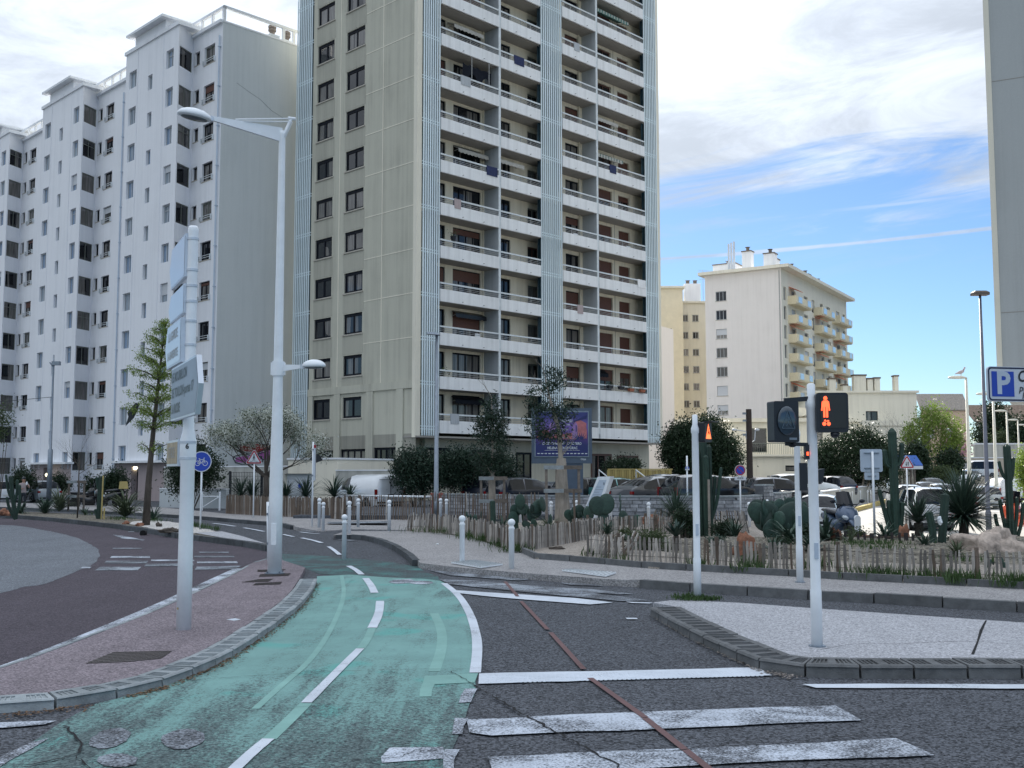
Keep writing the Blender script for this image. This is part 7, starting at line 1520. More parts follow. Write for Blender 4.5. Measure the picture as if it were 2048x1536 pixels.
bigtree('tall dark pine behind the cream lamps', 1992, 812, 950, 34, 218, 0, 'l_dark', 260, .55, 3, [(-.5, .3, .5), (.4, .5, .5), (.1, .8, .4)], 45, 1.0, 'bark'); bigtree('dark pine cut by the right picture edge behind the lamps', 2050, 838, 950, 36, 222, 0, 'l_dark', 240, .55, 3, [(-.5, .5, .5)], 45, 1.0, 'bark'); bigtree('grey green round bush between the two dark pines', 2004, 862, 950, 16, 212, 0, 'l_mid', 90, .5, 2, [], 40, .7, 'bark')
shrub('long bright green hedge behind the parked street cars', 1862, 932, 990, 44, 116, 'l_mid', 160, 50, .25, .35, 'hedge', z0=-.2); shrub('bright green bush cut by the right picture edge', 2062, 893, 1010, 34, 62, 'l_bright', 190, 50, .16, .28, z0=-.3)
shrub('pale leafed bush at the left picture edge', -8, 812, 884, 32, 40, 'l_mid', 60, 36, .10, .22, 'tree', 5, z0=.1)
# bare trees
for lb, x, y, Y, z0, H_, sc in (('bare leafless little tree inside the left stake frame', 155, 1020, 44.5, .14, 2.5, .62), ('bare branching tree before the terrace building', 1822, 980, 118, 0, 5.2, 2.2)):
    p = at(x, y, Y, z0); r = thing('tree', lb, 'tree', p); b = MB(); b.tube([(0, 0, 0), (.02*sc, 0, H_)], [.05*sc, .035*sc], 7)
    for i in range(6): a = 2*PI*i/6; branches(b, (0, 0, H_*(.72+.05*i)), (math.cos(a), math.sin(a), .75), 1.0*sc, .02*sc, 3, .55, 3, None, .15, 4, .7)
    b.build('trunk', 'bark', r, True)
# small staked trees on the right
p = st1+Vector((0, 0, 0)); k = p.y/2126
tree('small dark columnar tree held by the wooden stakes left of the billboard', p, [(0, 0, 0, .13), (0, 0, 1.7, .12), (.02, 0, 1.72, .055), (.02, 0, 3.2, .04), (-.02, 0, 4.6, .012)], [(0, 0, 2.75, .78, .7, .75, 3), (0, 0, 3.5, .55, .5, .6, 2), (0, 0, 4.15, .32, .3, .5, 1.3), (0, 0, 2.2, .6, .55, .3, 1.3)], 'l_olea', 150, 34, .13, .13, depth=2, blen=.5, br=.018, bark='bark_pale', asp=2.8)
p = st2
tree('staked tree with a pale swollen trunk and thin dark crown before the billboard', p, [(.1, 0, 0, .34), (.06, 0, .35, .28), (.04, 0, 1.2, .22), (.02, 0, 2.3, .16), (.0, 0, 2.32, .085), (-.06, 0, 3.3, .07), (-.35, 0, 4.3, .04), (-.5, 0, 5.0, .02)], [(-.45, 0, 3.55, .75, .6, .6, 3), (-.65, 0, 4.3, .5, .45, .55, 2), (-.3, 0, 5.0, .38, .35, .40, 1.5), (-.2, 0, 3.1, .6, .5, .3, 1), (.15, 0, 3.9, .4, .3, .3, .8)], 'l_olea', 125, 30, .12, .12, depth=2, blen=.55, br=.02, bark='bark_pale', asp=2.8)
# rosettes of sword leaves
def rosette(name, label, p, n, L_, wd, e0, e1, m='l_agave', droop=.35, trunk=0., cat='plant', group=None, tr=.12, sides=1):
    r = thing(name, label, cat, p, 0, group); b = MB()
    if trunk: q = MB(); q.tube([(0, 0, 0), (.02, 0, trunk*.5), (0, 0, trunk)], [tr*1.2, tr, tr*1.1], 9); q.build('trunk', 'bark', r)
    for i in range(n):
        a = 2*PI*rnd(); e = uni(e0, e1); l = L_*uni(.7, 1.1); dr = droop*uni(.5, 1.4); d = Vector((math.cos(a), math.sin(a), 0)); s = Vector((-math.sin(a), math.cos(a), 0)); q = Vector((0, 0, trunk)); ee = e; vs = []; ns = 5
        for j in range(ns+1):
            t = j/ns; w_ = wd*(.75+.5*t if t < .3 else .9*((1-t)/.7)**.6)+.001; up_ = Vector((0, 0, 1)); f = .25*w_; vs += [q-s*w_, q+Vector((0, 0, -f)), q+s*w_]
            q = q+(d*math.cos(ee)+Vector((0, 0, math.sin(ee))))*l/ns; ee -= dr*(t+.3)*.9
        b.add(vs, [(j*3+c, j*3+c+1, j*3+c+4, j*3+c+3) for j in range(ns) for c in (0, 1)])
    b.build('leaves', m, r); return r
random.seed(31)
rosette('flax_plant', 'big flax clump with pale drooping blades on the left island', G(250, 1034, .14), 150, 1.5, .035, .5, 1.5, 'l_phorm', .5); rosette('flax_plant', 'smaller flax clump right of the grey mast on the left island', G(118, 1022, .14), 110, 1.35, .034, .5, 1.5, 'l_phorm', .4); rosette('agave', 'dark agave at the foot of the grey mast', G(90, 1026, .14), 70, .95, .04, .3, 1.4, 'l_agave', .3)
rosette('agave', 'dark aloe below the branching cactus near the left edge', G(42, 1026, .14), 46, .75, .035, .1, 1.3, 'l_agave', .4); rosette('agave', 'small aloe beside the young green tree', G(306, 1040, .14), 38, .7, .035, .2, 1.3, 'l_agave', .3); rosette('grass_clump', 'thin tuft beside the bare staked tree', G(170, 1030, .14), 26, .6, .02, .5, 1.3, 'l_agave', .5)
for x, y, s, lb in ((482, 1002, 1.25, 'spiky cordyline behind the left part of the brown fence'), (505, 1000, 1.1, 'spiky cordyline beside the forked trunk'), (572, 1006, .9, 'spiky cordyline just right of the lamp post'), (612, 1003, 1.2, 'wide spiky cordyline before the garage door'), (668, 1004, 1.25, 'spiky cordyline whose blades cross the white van'), (700, 1006, .8, 'low cordyline below the white van')):
    rosette('cordyline', lb, at(x, y, 50.5, .12), 90, s, .028, .15, 1.45, 'l_agave', .35, .75, tr=.1, group='cordylines behind the brown fence')
rosette('yucca', 'big blue green yucca with a bursting head of long blades at the right', at(1928, 1105, 28.6, .2), 520, 1.35, .030, -.35, 1.5, 'l_agave', .14, .62, tr=.12); rosette('yucca', 'yucca with stiff upright blades and a shaggy trunk beside the candelabra cactus', at(1838, 1095, 29.5, .2), 90, .85, .035, .05, 1.4, 'l_agave', .1, .42, tr=.11); rosette('yucca', 'thin bladed yucca spreading left of the candelabra cactus', at(1790, 1095, 29.8, .18), 90, .85, .014, -.2, 1.0, 'l_agave', .1, .38)
rosette('yucca', 'narrow leafed yucca before the stone wall left of the signal pole', at(1352, 1075, 33, .2), 170, 1.15, .022, .1, 1.5, 'l_agave', .25, .35); rosette('agave', 'green agave right of the nearest signal pole', at(1652, 1096, 26.5, .32), 60, .85, .045, .15, 1.3, 'l_agave', .35); rosette('agave', 'agave left of the nearest signal pole below the big pads', at(1580, 1098, 26, .32), 50, .75, .045, .1, 1.3, 'l_agave', .35)
rosette('grass_clump', 'wispy grass clump at the foot of the swollen trunk', at(1098, 1058, 32.5, .18), 120, .95, .012, .2, 1.2, 'l_phorm', .8)
rosette('agave', 'small blue agave with thick cupped leaves in the middle bed', at(1352, 1110, 25, .2), 34, .42, .06, .5, 1.3, 'pad', .1, .32, tr=.06)
shrub('round olive green shrub behind the low fence in the middle bed', 1298, 1062, 1118, 46, 25.5, 'l_mid', 130, 45, .055, .09, lobes=5, z0=.17); shrub('dark leafy shrub beside the middle yucca', 1368, 1020, 1100, 22, 30, 'l_dark', 90, 45, .07, .1, z0=.17); shrub('dark leafy shrub right of the candelabra cluster base', 1668, 1075, 1100, 10, 27, 'l_agave', 26, 30, .07, .08, z0=.3)
shrub('green weedy shrub below the big pads by the fence', 1500, 1118, 1150, 22, 21.6, 'grass', 70, 40, .05, .07, z0=.15); 
for i_, (x, y0, y1, hw, Y, lm_) in enumerate(((1444, 1046, 1100, 20, 29.5, 'l_dark'), (1610, 1060, 1110, 18, 26.8, 'l_dark'), (1388, 1058, 1095, 16, 31, 'l_olea'), (1250, 1072, 1108, 12, 29, 'l_mid'), (1562, 1085, 1125, 20, 25, 'l_dark'), (1712, 1070, 1098, 14, 28.5, 'l_mid'), (1905, 1085, 1120, 15, 26, 'l_dark'), (1425, 1088, 1120, 15, 26, 'l_agave'), (1210, 1058, 1078, 10, 34, 'l_dark'))):
    shrub(('dark low shrub left of the big pads', 'dark leafy shrub between the two right signal poles', 'small dark shrub left of the tall cactus cluster', 'small green shrub in the middle bed left of the round shrub', 'dark spreading shrub on the gravel below the big pads', 'low green shrub beside the white marker board', 'low dark plant at the foot of the near cactus columns', 'low grey green plant before the cactus cluster', 'low dark plant at the foot of the totem')[i_], x, y0, y1, hw, Y, lm_, 60, 36, .08, .10, z0=.2)
for i_, (x, y, Y, n_, L_, w_, m_, lb) in enumerate(((1262, 1112, 24.5, 46, .42, .03, 'l_agave', 'small agave low in the front bed left of the round shrub'), (1335, 1120, 23.3, 40, .36, .03, 'l_phorm', 'pale tufted plant behind the low fence below the round shrub'), (1432, 1118, 23.2, 50, .45, .03, 'l_agave', 'agave behind the low fence left of the red and white rock'), (1545, 1122, 22.8, 46, .45, .035, 'l_agave', 'agave on the gravel right of the red and white rock'), (1625, 1118, 23.5, 56, .55, .04, 'l_agave', 'agave between the two right signal poles on the gravel'), (1700, 1108, 25.5, 40, .38, .025, 'l_phorm', 'small flax tuft on the gravel before the white marker board'), (1770, 1100, 27, 60, .6, .03, 'l_agave', 'spiky plant at the foot of the candelabra cactus'), (1850, 1112, 24.6, 44, .40, .03, 'l_agave', 'small agave left of the near cactus columns'), (1915, 1138, 22.2, 46, .42, .025, 'l_phorm', 'grassy tuft behind the low fence before the pale rock'), (1470, 1086, 29, 60, .7, .03, 'l_agave', 'spiky plant right of the cactus cluster'), (1215, 1082, 31, 40, .5, .03, 'l_agave', 'small agave at the base of the white totem'), (1085, 1072, 30.5, 50, .45, .03, 'l_agave', 'low agave in front of the spreading prickly pear'), (1005, 1062, 35, 40, .5, .03, 'l_agave', 'agave before the left stake frame'))):
    rosette('agave', lb, at(x, y, Y, .2 if Y > 28 else .28), n_, L_, w_, .15, 1.4, m_, .3)
# columnar cacti: ribbed arms, each a part
def arm(par, pts, r0, nr=7, name='arm'):
    P = []; 
    Q = chaikin([Vector(q) for q in pts], 2); b = MB(); n = nr*2; vs = []; L_ = len(Q)
    for i, q in enumerate(Q):
        d = (Q[min(i+1, L_-1)]-Q[max(i-1, 0)]).normalized(); ref = Vector((0, 1, 0)) if abs(d.y) < .9 else Vector((1, 0, 0)); a = d.cross(ref).normalized(); c = a.cross(d).normalized(); t = i/(L_-1); rr = r0*(1 if t < .92 else .7 if t < .99 else .25)*(.85+.15*min(1, t*8))
        for k in range(n): an = 2*PI*k/n; w_ = rr*(1 if k % 2 == 0 else .72); vs.append(q+(a*math.cos(an)+c*math.sin(an))*w_)
    b.add(vs, [(i*n+k, i*n+(k+1) % n, (i+1)*n+(k+1) % n, (i+1)*n+k) for i in range(L_-1) for k in range(n)]+[tuple((L_-1)*n+k for k in range(n))]); return b.build(name, 'cactus', par)
def cactus(label, p, arms, group=None):
    r = thing('cactus', label, 'cactus', p, 0, group)
    for pts, rr in arms: arm(r, pts, rr)
    return r
def V(x, z, y=0.): return (x, y, z)
cactus('tall candelabra cactus with two upturned arms before the square sign back', at(1792, 1092, 29, .2), [([V(0, 0), V(0, 1.2), V(-.02, 3.0)], .12), ([V(0, 1.95), V(-.16, 1.98), V(-.22, 2.2), V(-.24, 2.42)], .07), ([V(0, 1.95), V(.16, 2.0), V(.22, 2.3), V(.24, 2.6)], .07), ([V(-.1, 0), V(-.30, .8), V(-.42, 1.35)], .06), ([V(.1, 0), V(.16, .5), V(.2, 1.0)], .07), ([V(-.02, .3), V(-.18, .7), V(-.16, 1.05)], .06)])
cactus('tall cactus with thin raised arms near the right edge before the bright bush', at(2022, 1090, 28.5, .2), [([V(0, 0), V(0, 1.5), V(-.02, 2.55)], .10), ([V(-.02, 1.6), V(-.14, 1.68), V(-.22, 1.95), V(-.24, 2.1)], .045), ([V(0, 1.5), V(.10, 1.7), V(.14, 2.2)], .06), ([V(-.05, 0), V(-.20, .6), V(-.26, 1.1)], .05), ([V(.08, 0), V(.18, .6), V(.20, 1.15)], .05), ([V(.15, 0), V(.32, .5), V(.36, 1.0)], .05), ([V(-.12, 0), V(-.35, .35), V(-.40, .7)], .05)])
cactus('thick near cactus column leaning right before the big yucca', at(1884, 1118, 25.5, .3), [([V(0, 0), V(.05, .5), V(.13, 1.2)], .10)]); cactus('thick short cactus column with a pale bag on its tip', at(1868, 1118, 25.3, .3), [([V(0, 0), V(-.02, .4), V(-.10, .78)], .09)])
cactus('cluster of tall dark cactus columns right of the middle signal pole', at(1412, 1072, 30.5, .2), [([V(0, 0), V(-.03, 1.5), V(-.06, 2.75)], .12), ([V(.12, 0), V(.10, 1.4), V(.10, 2.6)], .10), ([V(-.12, 0), V(-.15, 1.3), V(-.22, 2.4)], .08), ([V(.14, .4), V(.32, .9), V(.42, 1.6), V(.46, 1.95)], .05), ([V(.02, 0, -.1), V(.02, 1.2, -.1), V(.0, 2.3, -.1)], .09), ([V(.15, .3, .1), V(.25, 1.2), V(.28, 1.7)], .05)])
cactus('branching cactus leaning left near the left picture edge', at(32, 1022, 43, .14), [([V(0, 0), V(-.15, .8), V(-.28, 1.75)], .09), ([V(-.12, .7), V(-.32, 1.0), V(-.42, 1.5), V(-.46, 1.8)], .05), ([V(-.12, .6), V(.02, 1.0), V(0, 1.6)], .06), ([V(0, .1), V(.14, .7), V(.10, 1.4)], .06), ([V(-.02, 0), V(-.28, .4), V(-.40, .9)], .06)])
cactus('dark green cactus with a raised thin arm beside the yellow stake', at(198, 1026, 43.5, .14), [([V(0, 0), V(.02, .8), V(.05, 1.75)], .12), ([V(.02, 1.1), V(-.1, 1.3), V(-.15, 1.7)], .05), ([V(.02, 1.0), V(.14, 1.35), V(.16, 1.65)], .06), ([V(-.05, 0), V(-.16, .4)], .06)])
cactus('short cactus column at the foot of the left wooden stakes', at(1005, 1060, 34, .17), [([V(-.30, 0), V(-.30, .5), V(-.32, .95)], .09)])
b = MB(); b.tube([(0, 0, 0), (.02, 0, 1.75)], .03, 7); b.tube([(.12, -.05, -.1), (.13, -.05, .45)], .03, 6); r = thing('stake', 'thin yellow stake beside the dark green left cactus', 'stake', at(203, 1026, 43.2, .14)); b.build('stake', 'yellow_rail', r)
b = MB(); b.tube([(0, 0, 0), (.0, 0, 1.6)], .035, 7); r = thing('stake', 'pale wooden stake against the tall cactus cluster', 'stake', at(1419, 1072, 30.2, .2)); b.build('stake', 'bark_pale', r)
b = MB(); b.tube([(0, 0, 0), (-.05, 0, 1.35)], .03, 7); r = thing('stake', 'brown stake standing in the leaning fence corner', 'stake', at(1151, 1085, 30.8, .17)); b.build('stake', 'wood_brown', r)
# prickly pears: every pad a part
padm = []
for i in range(3): b = MB(); b.ell((0, 0, .5), (.36+.05*i, .07, .5), 14, 9); padm.append(b.mesh('pad', 'pad', True))
def pear(label, p, pads):
    r = thing('prickly_pear', label, 'prickly pear', p)
    for x, z, s, a, yw in pads: put('pad', random.choice(padm), r, (x, uni(-.05, .05), z), (uni(-.2, .2), a, yw), (s, s, s))
    return r
def randpads(n, W_, H_, s): return [(uni(-1, 1)*W_*(1-.5*(i/n)), H_*(i/n)**.8*.85, s*uni(.6, 1.25), uni(-1.1, 1.1), uni(-1.6, 1.6)) for i in range(n)]
pear('two eared prickly pear before the white totem', at(1206, 1052, 33.5, .17), [(.02, 0, .38, .1, .1), (0, .28, .36, .1, .2), (-.06, .50, .62, -.35, .1), (.06, .52, .66, .12, .0), (-.26, 0, .4, -.5, .5), (.22, .05, .3, .4, .3)])
pear('spreading prickly pear left of the swollen trunk', at(1062, 1062, 33, .17), randpads(16, .75, .85, .42)+[(.05, .6, .5, .7, .2), (-.2, .55, .4, -.6, .1)]); pear('prickly pear right of the swollen trunk', at(1158, 1052, 33.8, .17), randpads(9, .38, .6, .42)+[(-.1, .4, .45, .5, .4)]); pear('small prickly pear right of the second totem bollard', at(1256, 1050, 36, .17), randpads(6, .22, .25, .45)); pear('prickly pear stem standing beside the totem bollard', at(1240, 1048, 37, .17), [(0, 0, .5, 0, 1.3), (0, .42, .45, 0, 1.4), (0, .8, .3, 0, 1.3)])
pear('low prickly pear left of the stake frame', at(952, 1052, 38, .17), randpads(7, .4, .25, .3)); pear('mass of big dark prickly pear pads left of the second signal pole', at(1545, 1096, 27.5, .25), randpads(17, .55, .75, .55)+[(.1, .4, .95, 1.2, .1), (-.35, .5, .7, .9, .2)]); pear('darker prickly pear heap rising behind the second signal pole', at(1592, 1090, 28.5, .2), randpads(15, .36, 1.0, .45))
pear('small blue prickly pear on the sand behind the low fence', at(1998, 1158, 20.6, .17), randpads(5, .2, .1, .22))
# rocks
def rock(label, p, sx_, sy_, sz_, m, seed, am=.28):
    b = MB(); b.ell((0, 0, 0), (1, 1, 1), 34, 22); v2 = []
    for v in b.v:
        v = Vector(v); n1_ = mnoise.noise(v*1.3+Vector((seed, 0, 0))); n2_ = mnoise.noise(v*3.3+Vector((0, seed, 0))); n3_ = abs(mnoise.noise(v*7.0+Vector((0, 0, seed)))); v = v*(1+am*n1_*1.6+am*.8*n2_-am*.5*n3_); v2.append((v.x*sx_, v.y*sy_, max(-.3, v.z)*sz_))
    b.v = v2; r = thing('rock', label, 'rock', p); b.build('stone', m, r, True); return r
rock('big pale pitted rock right of the near cactus columns', at(1986, 1118, 23.0, .36), .74, .5, .42, 'rock_pale', 3, .34); rock('upright red brown rock between the candelabra cactus and yucca', at(1808, 1090, 27.5, .30), .16, .15, .34, 'rock_red', 5); rock('red and white rock behind the low fence below the big pads', at(1488, 1110, 23.5, .30), .24, .2, .34, 'rock_red', 8); rock('brown rock before the parked scooter', at(1672, 1088, 26.5, .30), .17, .15, .30, 'rock_red', 12); rock('red brown rock heap before the curved stone wall', at(1303, 1044, 38, .2), .42, .3, .30, 'rock_red', 15); rock('small dark lava rock behind the gravel edge', at(1735, 1092, 27.5, .30), .15, .12, .10, 'rock_red', 17)
rock('orange rock near the left picture edge', at(12, 1018, 47, .2), .28, .25, .22, 'rock_red', 21); rock('dark stone on the white gravel tip', at(252, 1044, 39, .17), .12, .1, .08, 'rock_red', 23); rock('second dark stone on the white gravel', at(280, 1045, 37.5, .17), .14, .1, .09, 'rock_red', 26); rock('brown root stump on the white gravel', at(345, 1056, 33.5, .17), .32, .2, .12, 'bark', 28, .45); rock('small stump behind the white gravel', at(318, 1045, 37, .17), .1, .1, .12, 'bark', 30)
rock('dead log lying on the sand in the fence corner', at(1114, 1103, 25.5, .2), .17, .06, .05, 'bark', 33); rock('dark rocks under the leaning fence, reddish', at(1140, 1078, 30, .2), .45, .2, .16, 'rock_red', 36)
# weeds along the fences
def weeds(label, spots, h, m='grass'):
    C_ = []; U = []; Wd = []
    for (x, y, z, n, sp) in spots:
        c = G(x, y, z)
        for _ in range(n):
            d = Vector((uni(-.5, .5), uni(-.5, .5), 1)).normalized(); l = h*uni(.5, 1.2); q = c+Vector((random.gauss(0, sp), random.gauss(0, sp*.5), 0)); C_.append(q+d*l/2); U.append(d*l/2); s = Vector((rnd()-.5, rnd()-.5, 0)).normalized()*uni(.006, .014); Wd.append(s)
    o = quads('weeds', np.array([tuple(v) for v in C_]), np.array([tuple(v) for v in U]), np.array([tuple(v) for v in Wd]), m, kind='stuff'); o['label'] = label; o['category'] = 'weeds'
weeds('green weeds growing along the foot of the paling fences', [(900, 1069, .13, 130, .25), (940, 1078, .13, 160, .25), (965, 1084, .13, 160, .25), (1000, 1096, .13, 120, .2), (1030, 1106, .13, 160, .16), (1186, 1116, .17, 120, .12), (1238, 1127, .15, 40, .2), (1500, 1146, .15, 160, .16), (1610, 1143, .17, 60, .15), (1640, 1140, .17, 90, .12), (1780, 1160, .15, 220, .25), (1740, 1156, .15, 90, .2), (1860, 1164, .15, 120, .25), (1922, 1170, .15, 240, .16), (1980, 1168, .15, 50, .2), (2035, 1176, .15, 240, .2), (1396, 1138, .15, 80, .1), (840, 1066, .13, 60, .4)], .28)
weeds('tuft of grass round the foot of the middle signal pole', [(1393, 1201, .11, 260, .14), (1365, 1199, .11, 60, .08), (1420, 1202, .11, 90, .08), (1383, 1195, .11, 90, .1)], .09); weeds('weeds on the white gravel of the left island', [(392, 1054, .15, 90, .1), (410, 1058, .15, 80, .15), (430, 1061, .15, 50, .08), (310, 1044, .15, 60, .3), (240, 1040, .15, 100, .3), (180, 1030, .15, 60, .4)], .22); weeds('weeds on the gravel mound below the small dark fence', [(1760, 1090, .33, 200, .35), (1770, 1100, .35, 120, .3), (1940, 1125, .35, 120, .4), (1720, 1092, .33, 80, .3)], .16)
# ================================================================== VEHICLES
PROF = {
 'hatch': (4.1, 1.76, 1.48, [(0, .36), (.006, .56), (.02, .64), (.065, .84), (.11, .955), (.22, 1.0), (.42, 1.0), (.56, .955), (.66, .82), (.745, .68), (.80, .655), (.92, .575), (.98, .47), (1, .34)], .60, (.10, .70), (.02, .11), (.56, .745)),
 'suv': (4.45, 1.84, 1.64, [(0, .36), (.006, .60), (.02, .66), (.055, .84), (.10, .95), (.22, 1.0), (.45, 1.0), (.58, .95), (.67, .83), (.74, .70), (.80, .675), (.93, .60), (.985, .48), (1, .34)], .62, (.10, .70), (.02, .10), (.58, .74)),
 'coupe': (4.6, 1.84, 1.55, [(0, .36), (.006, .60), (.03, .66), (.10, .72), (.24, .90), (.36, .985), (.48, 1.0), (.58, .95), (.67, .83), (.74, .70), (.80, .675), (.93, .60), (.985, .48), (1, .34)], .62, (.16, .70), (.10, .24), (.58, .74)),
 'van': (4.7, 1.88, 1.92, [(0, .26), (.004, .60), (.008, .90), (.03, .985), (.10, 1.0), (.40, 1.0), (.60, .99), (.70, .92), (.80, .72), (.85, .60), (.94, .53), (.985, .42), (1, .28)], .56, (.60, .78), None, (.70, .85)),
 'mpv': (4.35, 1.82, 1.82, [(0, .30), (.004, .55), (.012, .62), (.03, .86), (.055, .965), (.15, 1.0), (.45, 1.0), (.60, .965), (.69, .84), (.78, .64), (.84, .60), (.95, .52), (.985, .42), (1, .30)], .56, (.07, .72), (.012, .055), (.60, .78)),
 'minibus': (5.5, 2.0, 2.5, [(0, .22), (.004, .60), (.008, .90), (.03, .985), (.10, 1.0), (.40, 1.0), (.66, .99), (.76, .90), (.86, .62), (.90, .50), (.96, .44), (.985, .36), (1, .22)], .50, (.06, .82), (.004, .008), (.76, .90)),
 'estate': (4.5, 1.72, 1.46, [(0, .38), (.006, .58), (.015, .66), (.045, .86), (.07, .955), (.15, 1.0), (.42, 1.0), (.54, .955), (.63, .84), (.70, .69), (.78, .66), (.93, .59), (.985, .48), (1, .36)], .62, (.07, .66), (.015, .07), (.54, .70)),
}
wb = MB(); wb.lathe([(.20, -.10), (.31, -.10), (.325, -.07), (.325, .07), (.31, .10), (.20, .10)], 20); wme = wb.mesh('wheel', 'rubber', True); wb = MB(); wb.lathe([(.05, .085), (.20, .075), (.215, .10), (.215, .11), (.19, .112), (.17, .09), (.06, .10)], 14); rme = wb.mesh('rim', 'rim')
paints = {}
def paint(name, c): 
    if name not in paints: paints[name] = mat('car_paint_'+name, c, .28, .03, 3, coat=.8, met=.3 if name not in ('white',) else 0)
    return paints[name]
for n_, c_ in (('white', (.66, .69, .72)), ('silver', (.38, .42, .46)), ('black', (.008, .009, .012)), ('navy', (.012, .018, .035)), ('grey', (.09, .095, .105)), ('teal', (.07, .24, .24)), ('blue', (.04, .08, .16)), ('red', (.25, .02, .02)), ('darkgrey', (.03, .034, .04))): paint(n_, c_)
CARCACHE = {}
def carmeshes(kind, col):
    k = (kind, col)
    if k in CARCACHE: return CARCACHE[k]
    L_, W_, H_, pf, belt, side, rear, front = PROF[kind]; xs_ = sorted(set([p[0] for p in pf]+[side[0], side[1], (side[0]+side[1])*.42, (side[0]+side[1])*.44, .155, .245, .77, .86]))
    zr = lambda x: np.interp(x, [p[0] for p in pf], [p[1] for p in pf]); body = MB(); gl = MB(); rows = []
    for x in xs_:
        w_ = W_/2*(1-.10*abs(2*x-1)**5-.02*abs(2*x-1)**2); z = zr(x); bz = min(belt, z-.015); cab = max(0, min(1, (z-belt-.05)/.30)); ye = w_*(.97-.20*cab); ze = z-.02-.035*cab
        rows.append([(-w_*.93, .13), (-w_, .26), (-w_, bz-.10 if bz > .4 else bz-.04), (-w_*.975, bz), (-ye, ze), (-ye*.6, z-.006), (0, z), (ye*.6, z-.006), (ye, ze), (w_*.975, bz), (w_, bz-.10 if bz > .4 else bz-.04), (w_, .26), (w_*.93, .13)])
    n = len(rows[0])
    P3 = lambda i, j: ((xs_[i]-.5)*L_, rows[i][j][0], rows[i][j][1]*H_)
    for i in range(len(xs_)-1):
        xm = (xs_[i]+xs_[i+1])/2
        for j in range(n-1):
            q = [P3(i, j), P3(i+1, j), P3(i+1, j+1), P3(i, j+1)]; pil = abs(xm-(side[0]+side[1])*.43) < (side[0]+side[1])*.012
            isg = (j in (3, 8) and side[0] < xm < side[1] and not pil) or (j in (4, 5, 6, 7) and ((rear and rear[0] < xm < rear[1]) or (front[0] < xm < front[1])))
            (gl if isg else body).add(q, [(0, 1, 2, 3)])
    body.add([P3(0, j) for j in range(n)], [tuple(range(n))]); body.add([P3(len(xs_)-1, j) for j in range(n)], [tuple(range(n))[::-1]])
    if kind == 'van': pass
    d = {}
    def fin(m_, nm, mt, sm=True):
        me = m_.mesh(nm, mt, sm)
        import bmesh
        bm = bmesh.new(); bm.from_mesh(me); bmesh.ops.remove_doubles(bm, verts=bm.verts, dist=.0005); bmesh.ops.recalc_face_normals(bm, faces=bm.faces); bm.to_mesh(me); bm.free(); return me
    d['body'] = fin(body, 'body', paints[col]); d['glass'] = fin(gl, 'window', 'carglass')
    u = MB(); u.box(-L_*.48, -W_*.44, .16, L_*.48, W_*.44, .13*H_+.06); 
    for sx_ in (-.30, .31):
        for sy_ in (-1, 1):
            nn_ = 14; P = [(sx_*L_+.40*math.cos(PI*t/nn_), sy_*(W_/2+.004), .33+.40*math.sin(PI*t/nn_)) for t in range(nn_+1)]; P2 = [(x, y-sy_*.15, z) for x, y, z in P]; P += [(sx_*L_-.40, sy_*(W_/2+.004), .18), (sx_*L_+.40, sy_*(W_/2+.004), .18)]; u.add(P, [tuple(range(len(P))) if sy_ < 0 else tuple(range(len(P)))[::-1]])
    d['under'] = u.mesh('underbody', 'blk')
    t = MB(); h = MB(); zt = belt*H_
    for s in (-1, 1):
        y0, y1 = sorted((s*W_*.37, s*W_*.47)); t.box(-L_/2-.012, y0, zt-.24, -L_/2+.10, y1, zt-.10) if kind not in ('van', 'mpv', 'minibus', 'suv') else t.box(-L_/2-.012, *sorted((s*W_*.43, s*W_*.485))[:1], zt-.42, -L_/2+.12, sorted((s*W_*.43, s*W_*.485))[1], zt+.06)
        y0, y1 = sorted((s*W_*.28, s*W_*.46)); h.hexa([(L_/2-.30, y0, zt-.30), (L_/2-.02, y0, zt-.30), (L_/2-.10, y1, zt-.30), (L_/2-.34, y1, zt-.30), (L_/2-.34, y0, zt-.15), (L_/2-.08, y0, zt-.17), (L_/2-.16, y1, zt-.13), (L_/2-.40, y1, zt-.13)])
    d['tail'] = t.mesh('tail_light', 'taillight'); d['head'] = h.mesh('headlight', 'headlight')
    p_ = MB(); p_.box(-L_/2-.02, -.26, zt-.42, -L_/2, .26, zt-.31); d['plate'] = p_.mesh('number_plate', 'plate'); p_ = MB(); p_.box(L_/2-.02, -.26, .36, L_/2+.012, .26, .47); d['plate2'] = p_.mesh('number_plate', 'plate')
    g = MB(); g.box(L_/2-.05, -W_*.26, .50, L_/2+.006, W_*.26, .62); g.box(L_/2-.08, -W_*.36, .26, L_/2+.004, W_*.36, .34); g.box(-L_/2-.008, -W_*.40, .24, -L_/2+.05, W_*.40, .36); d['grille'] = g.mesh('grille', 'blk')
    m_ = MB()
    for s in (-1, 1): m_.hexa([(L_*.16, s*W_*.48, zt+.04), (L_*.16+.09, s*W_*.48, zt+.04), (L_*.16+.07, s*(W_*.48+.19), zt+.05), (L_*.16-.02, s*(W_*.48+.19), zt+.05), (L_*.16, s*W_*.48, zt+.14), (L_*.16+.09, s*W_*.48, zt+.14), (L_*.16+.07, s*(W_*.48+.19), zt+.19), (L_*.16-.02, s*(W_*.48+.19), zt+.19)])
    d['mirror'] = m_.mesh('mirror', 'blk'); CARCACHE[k] = d; return d
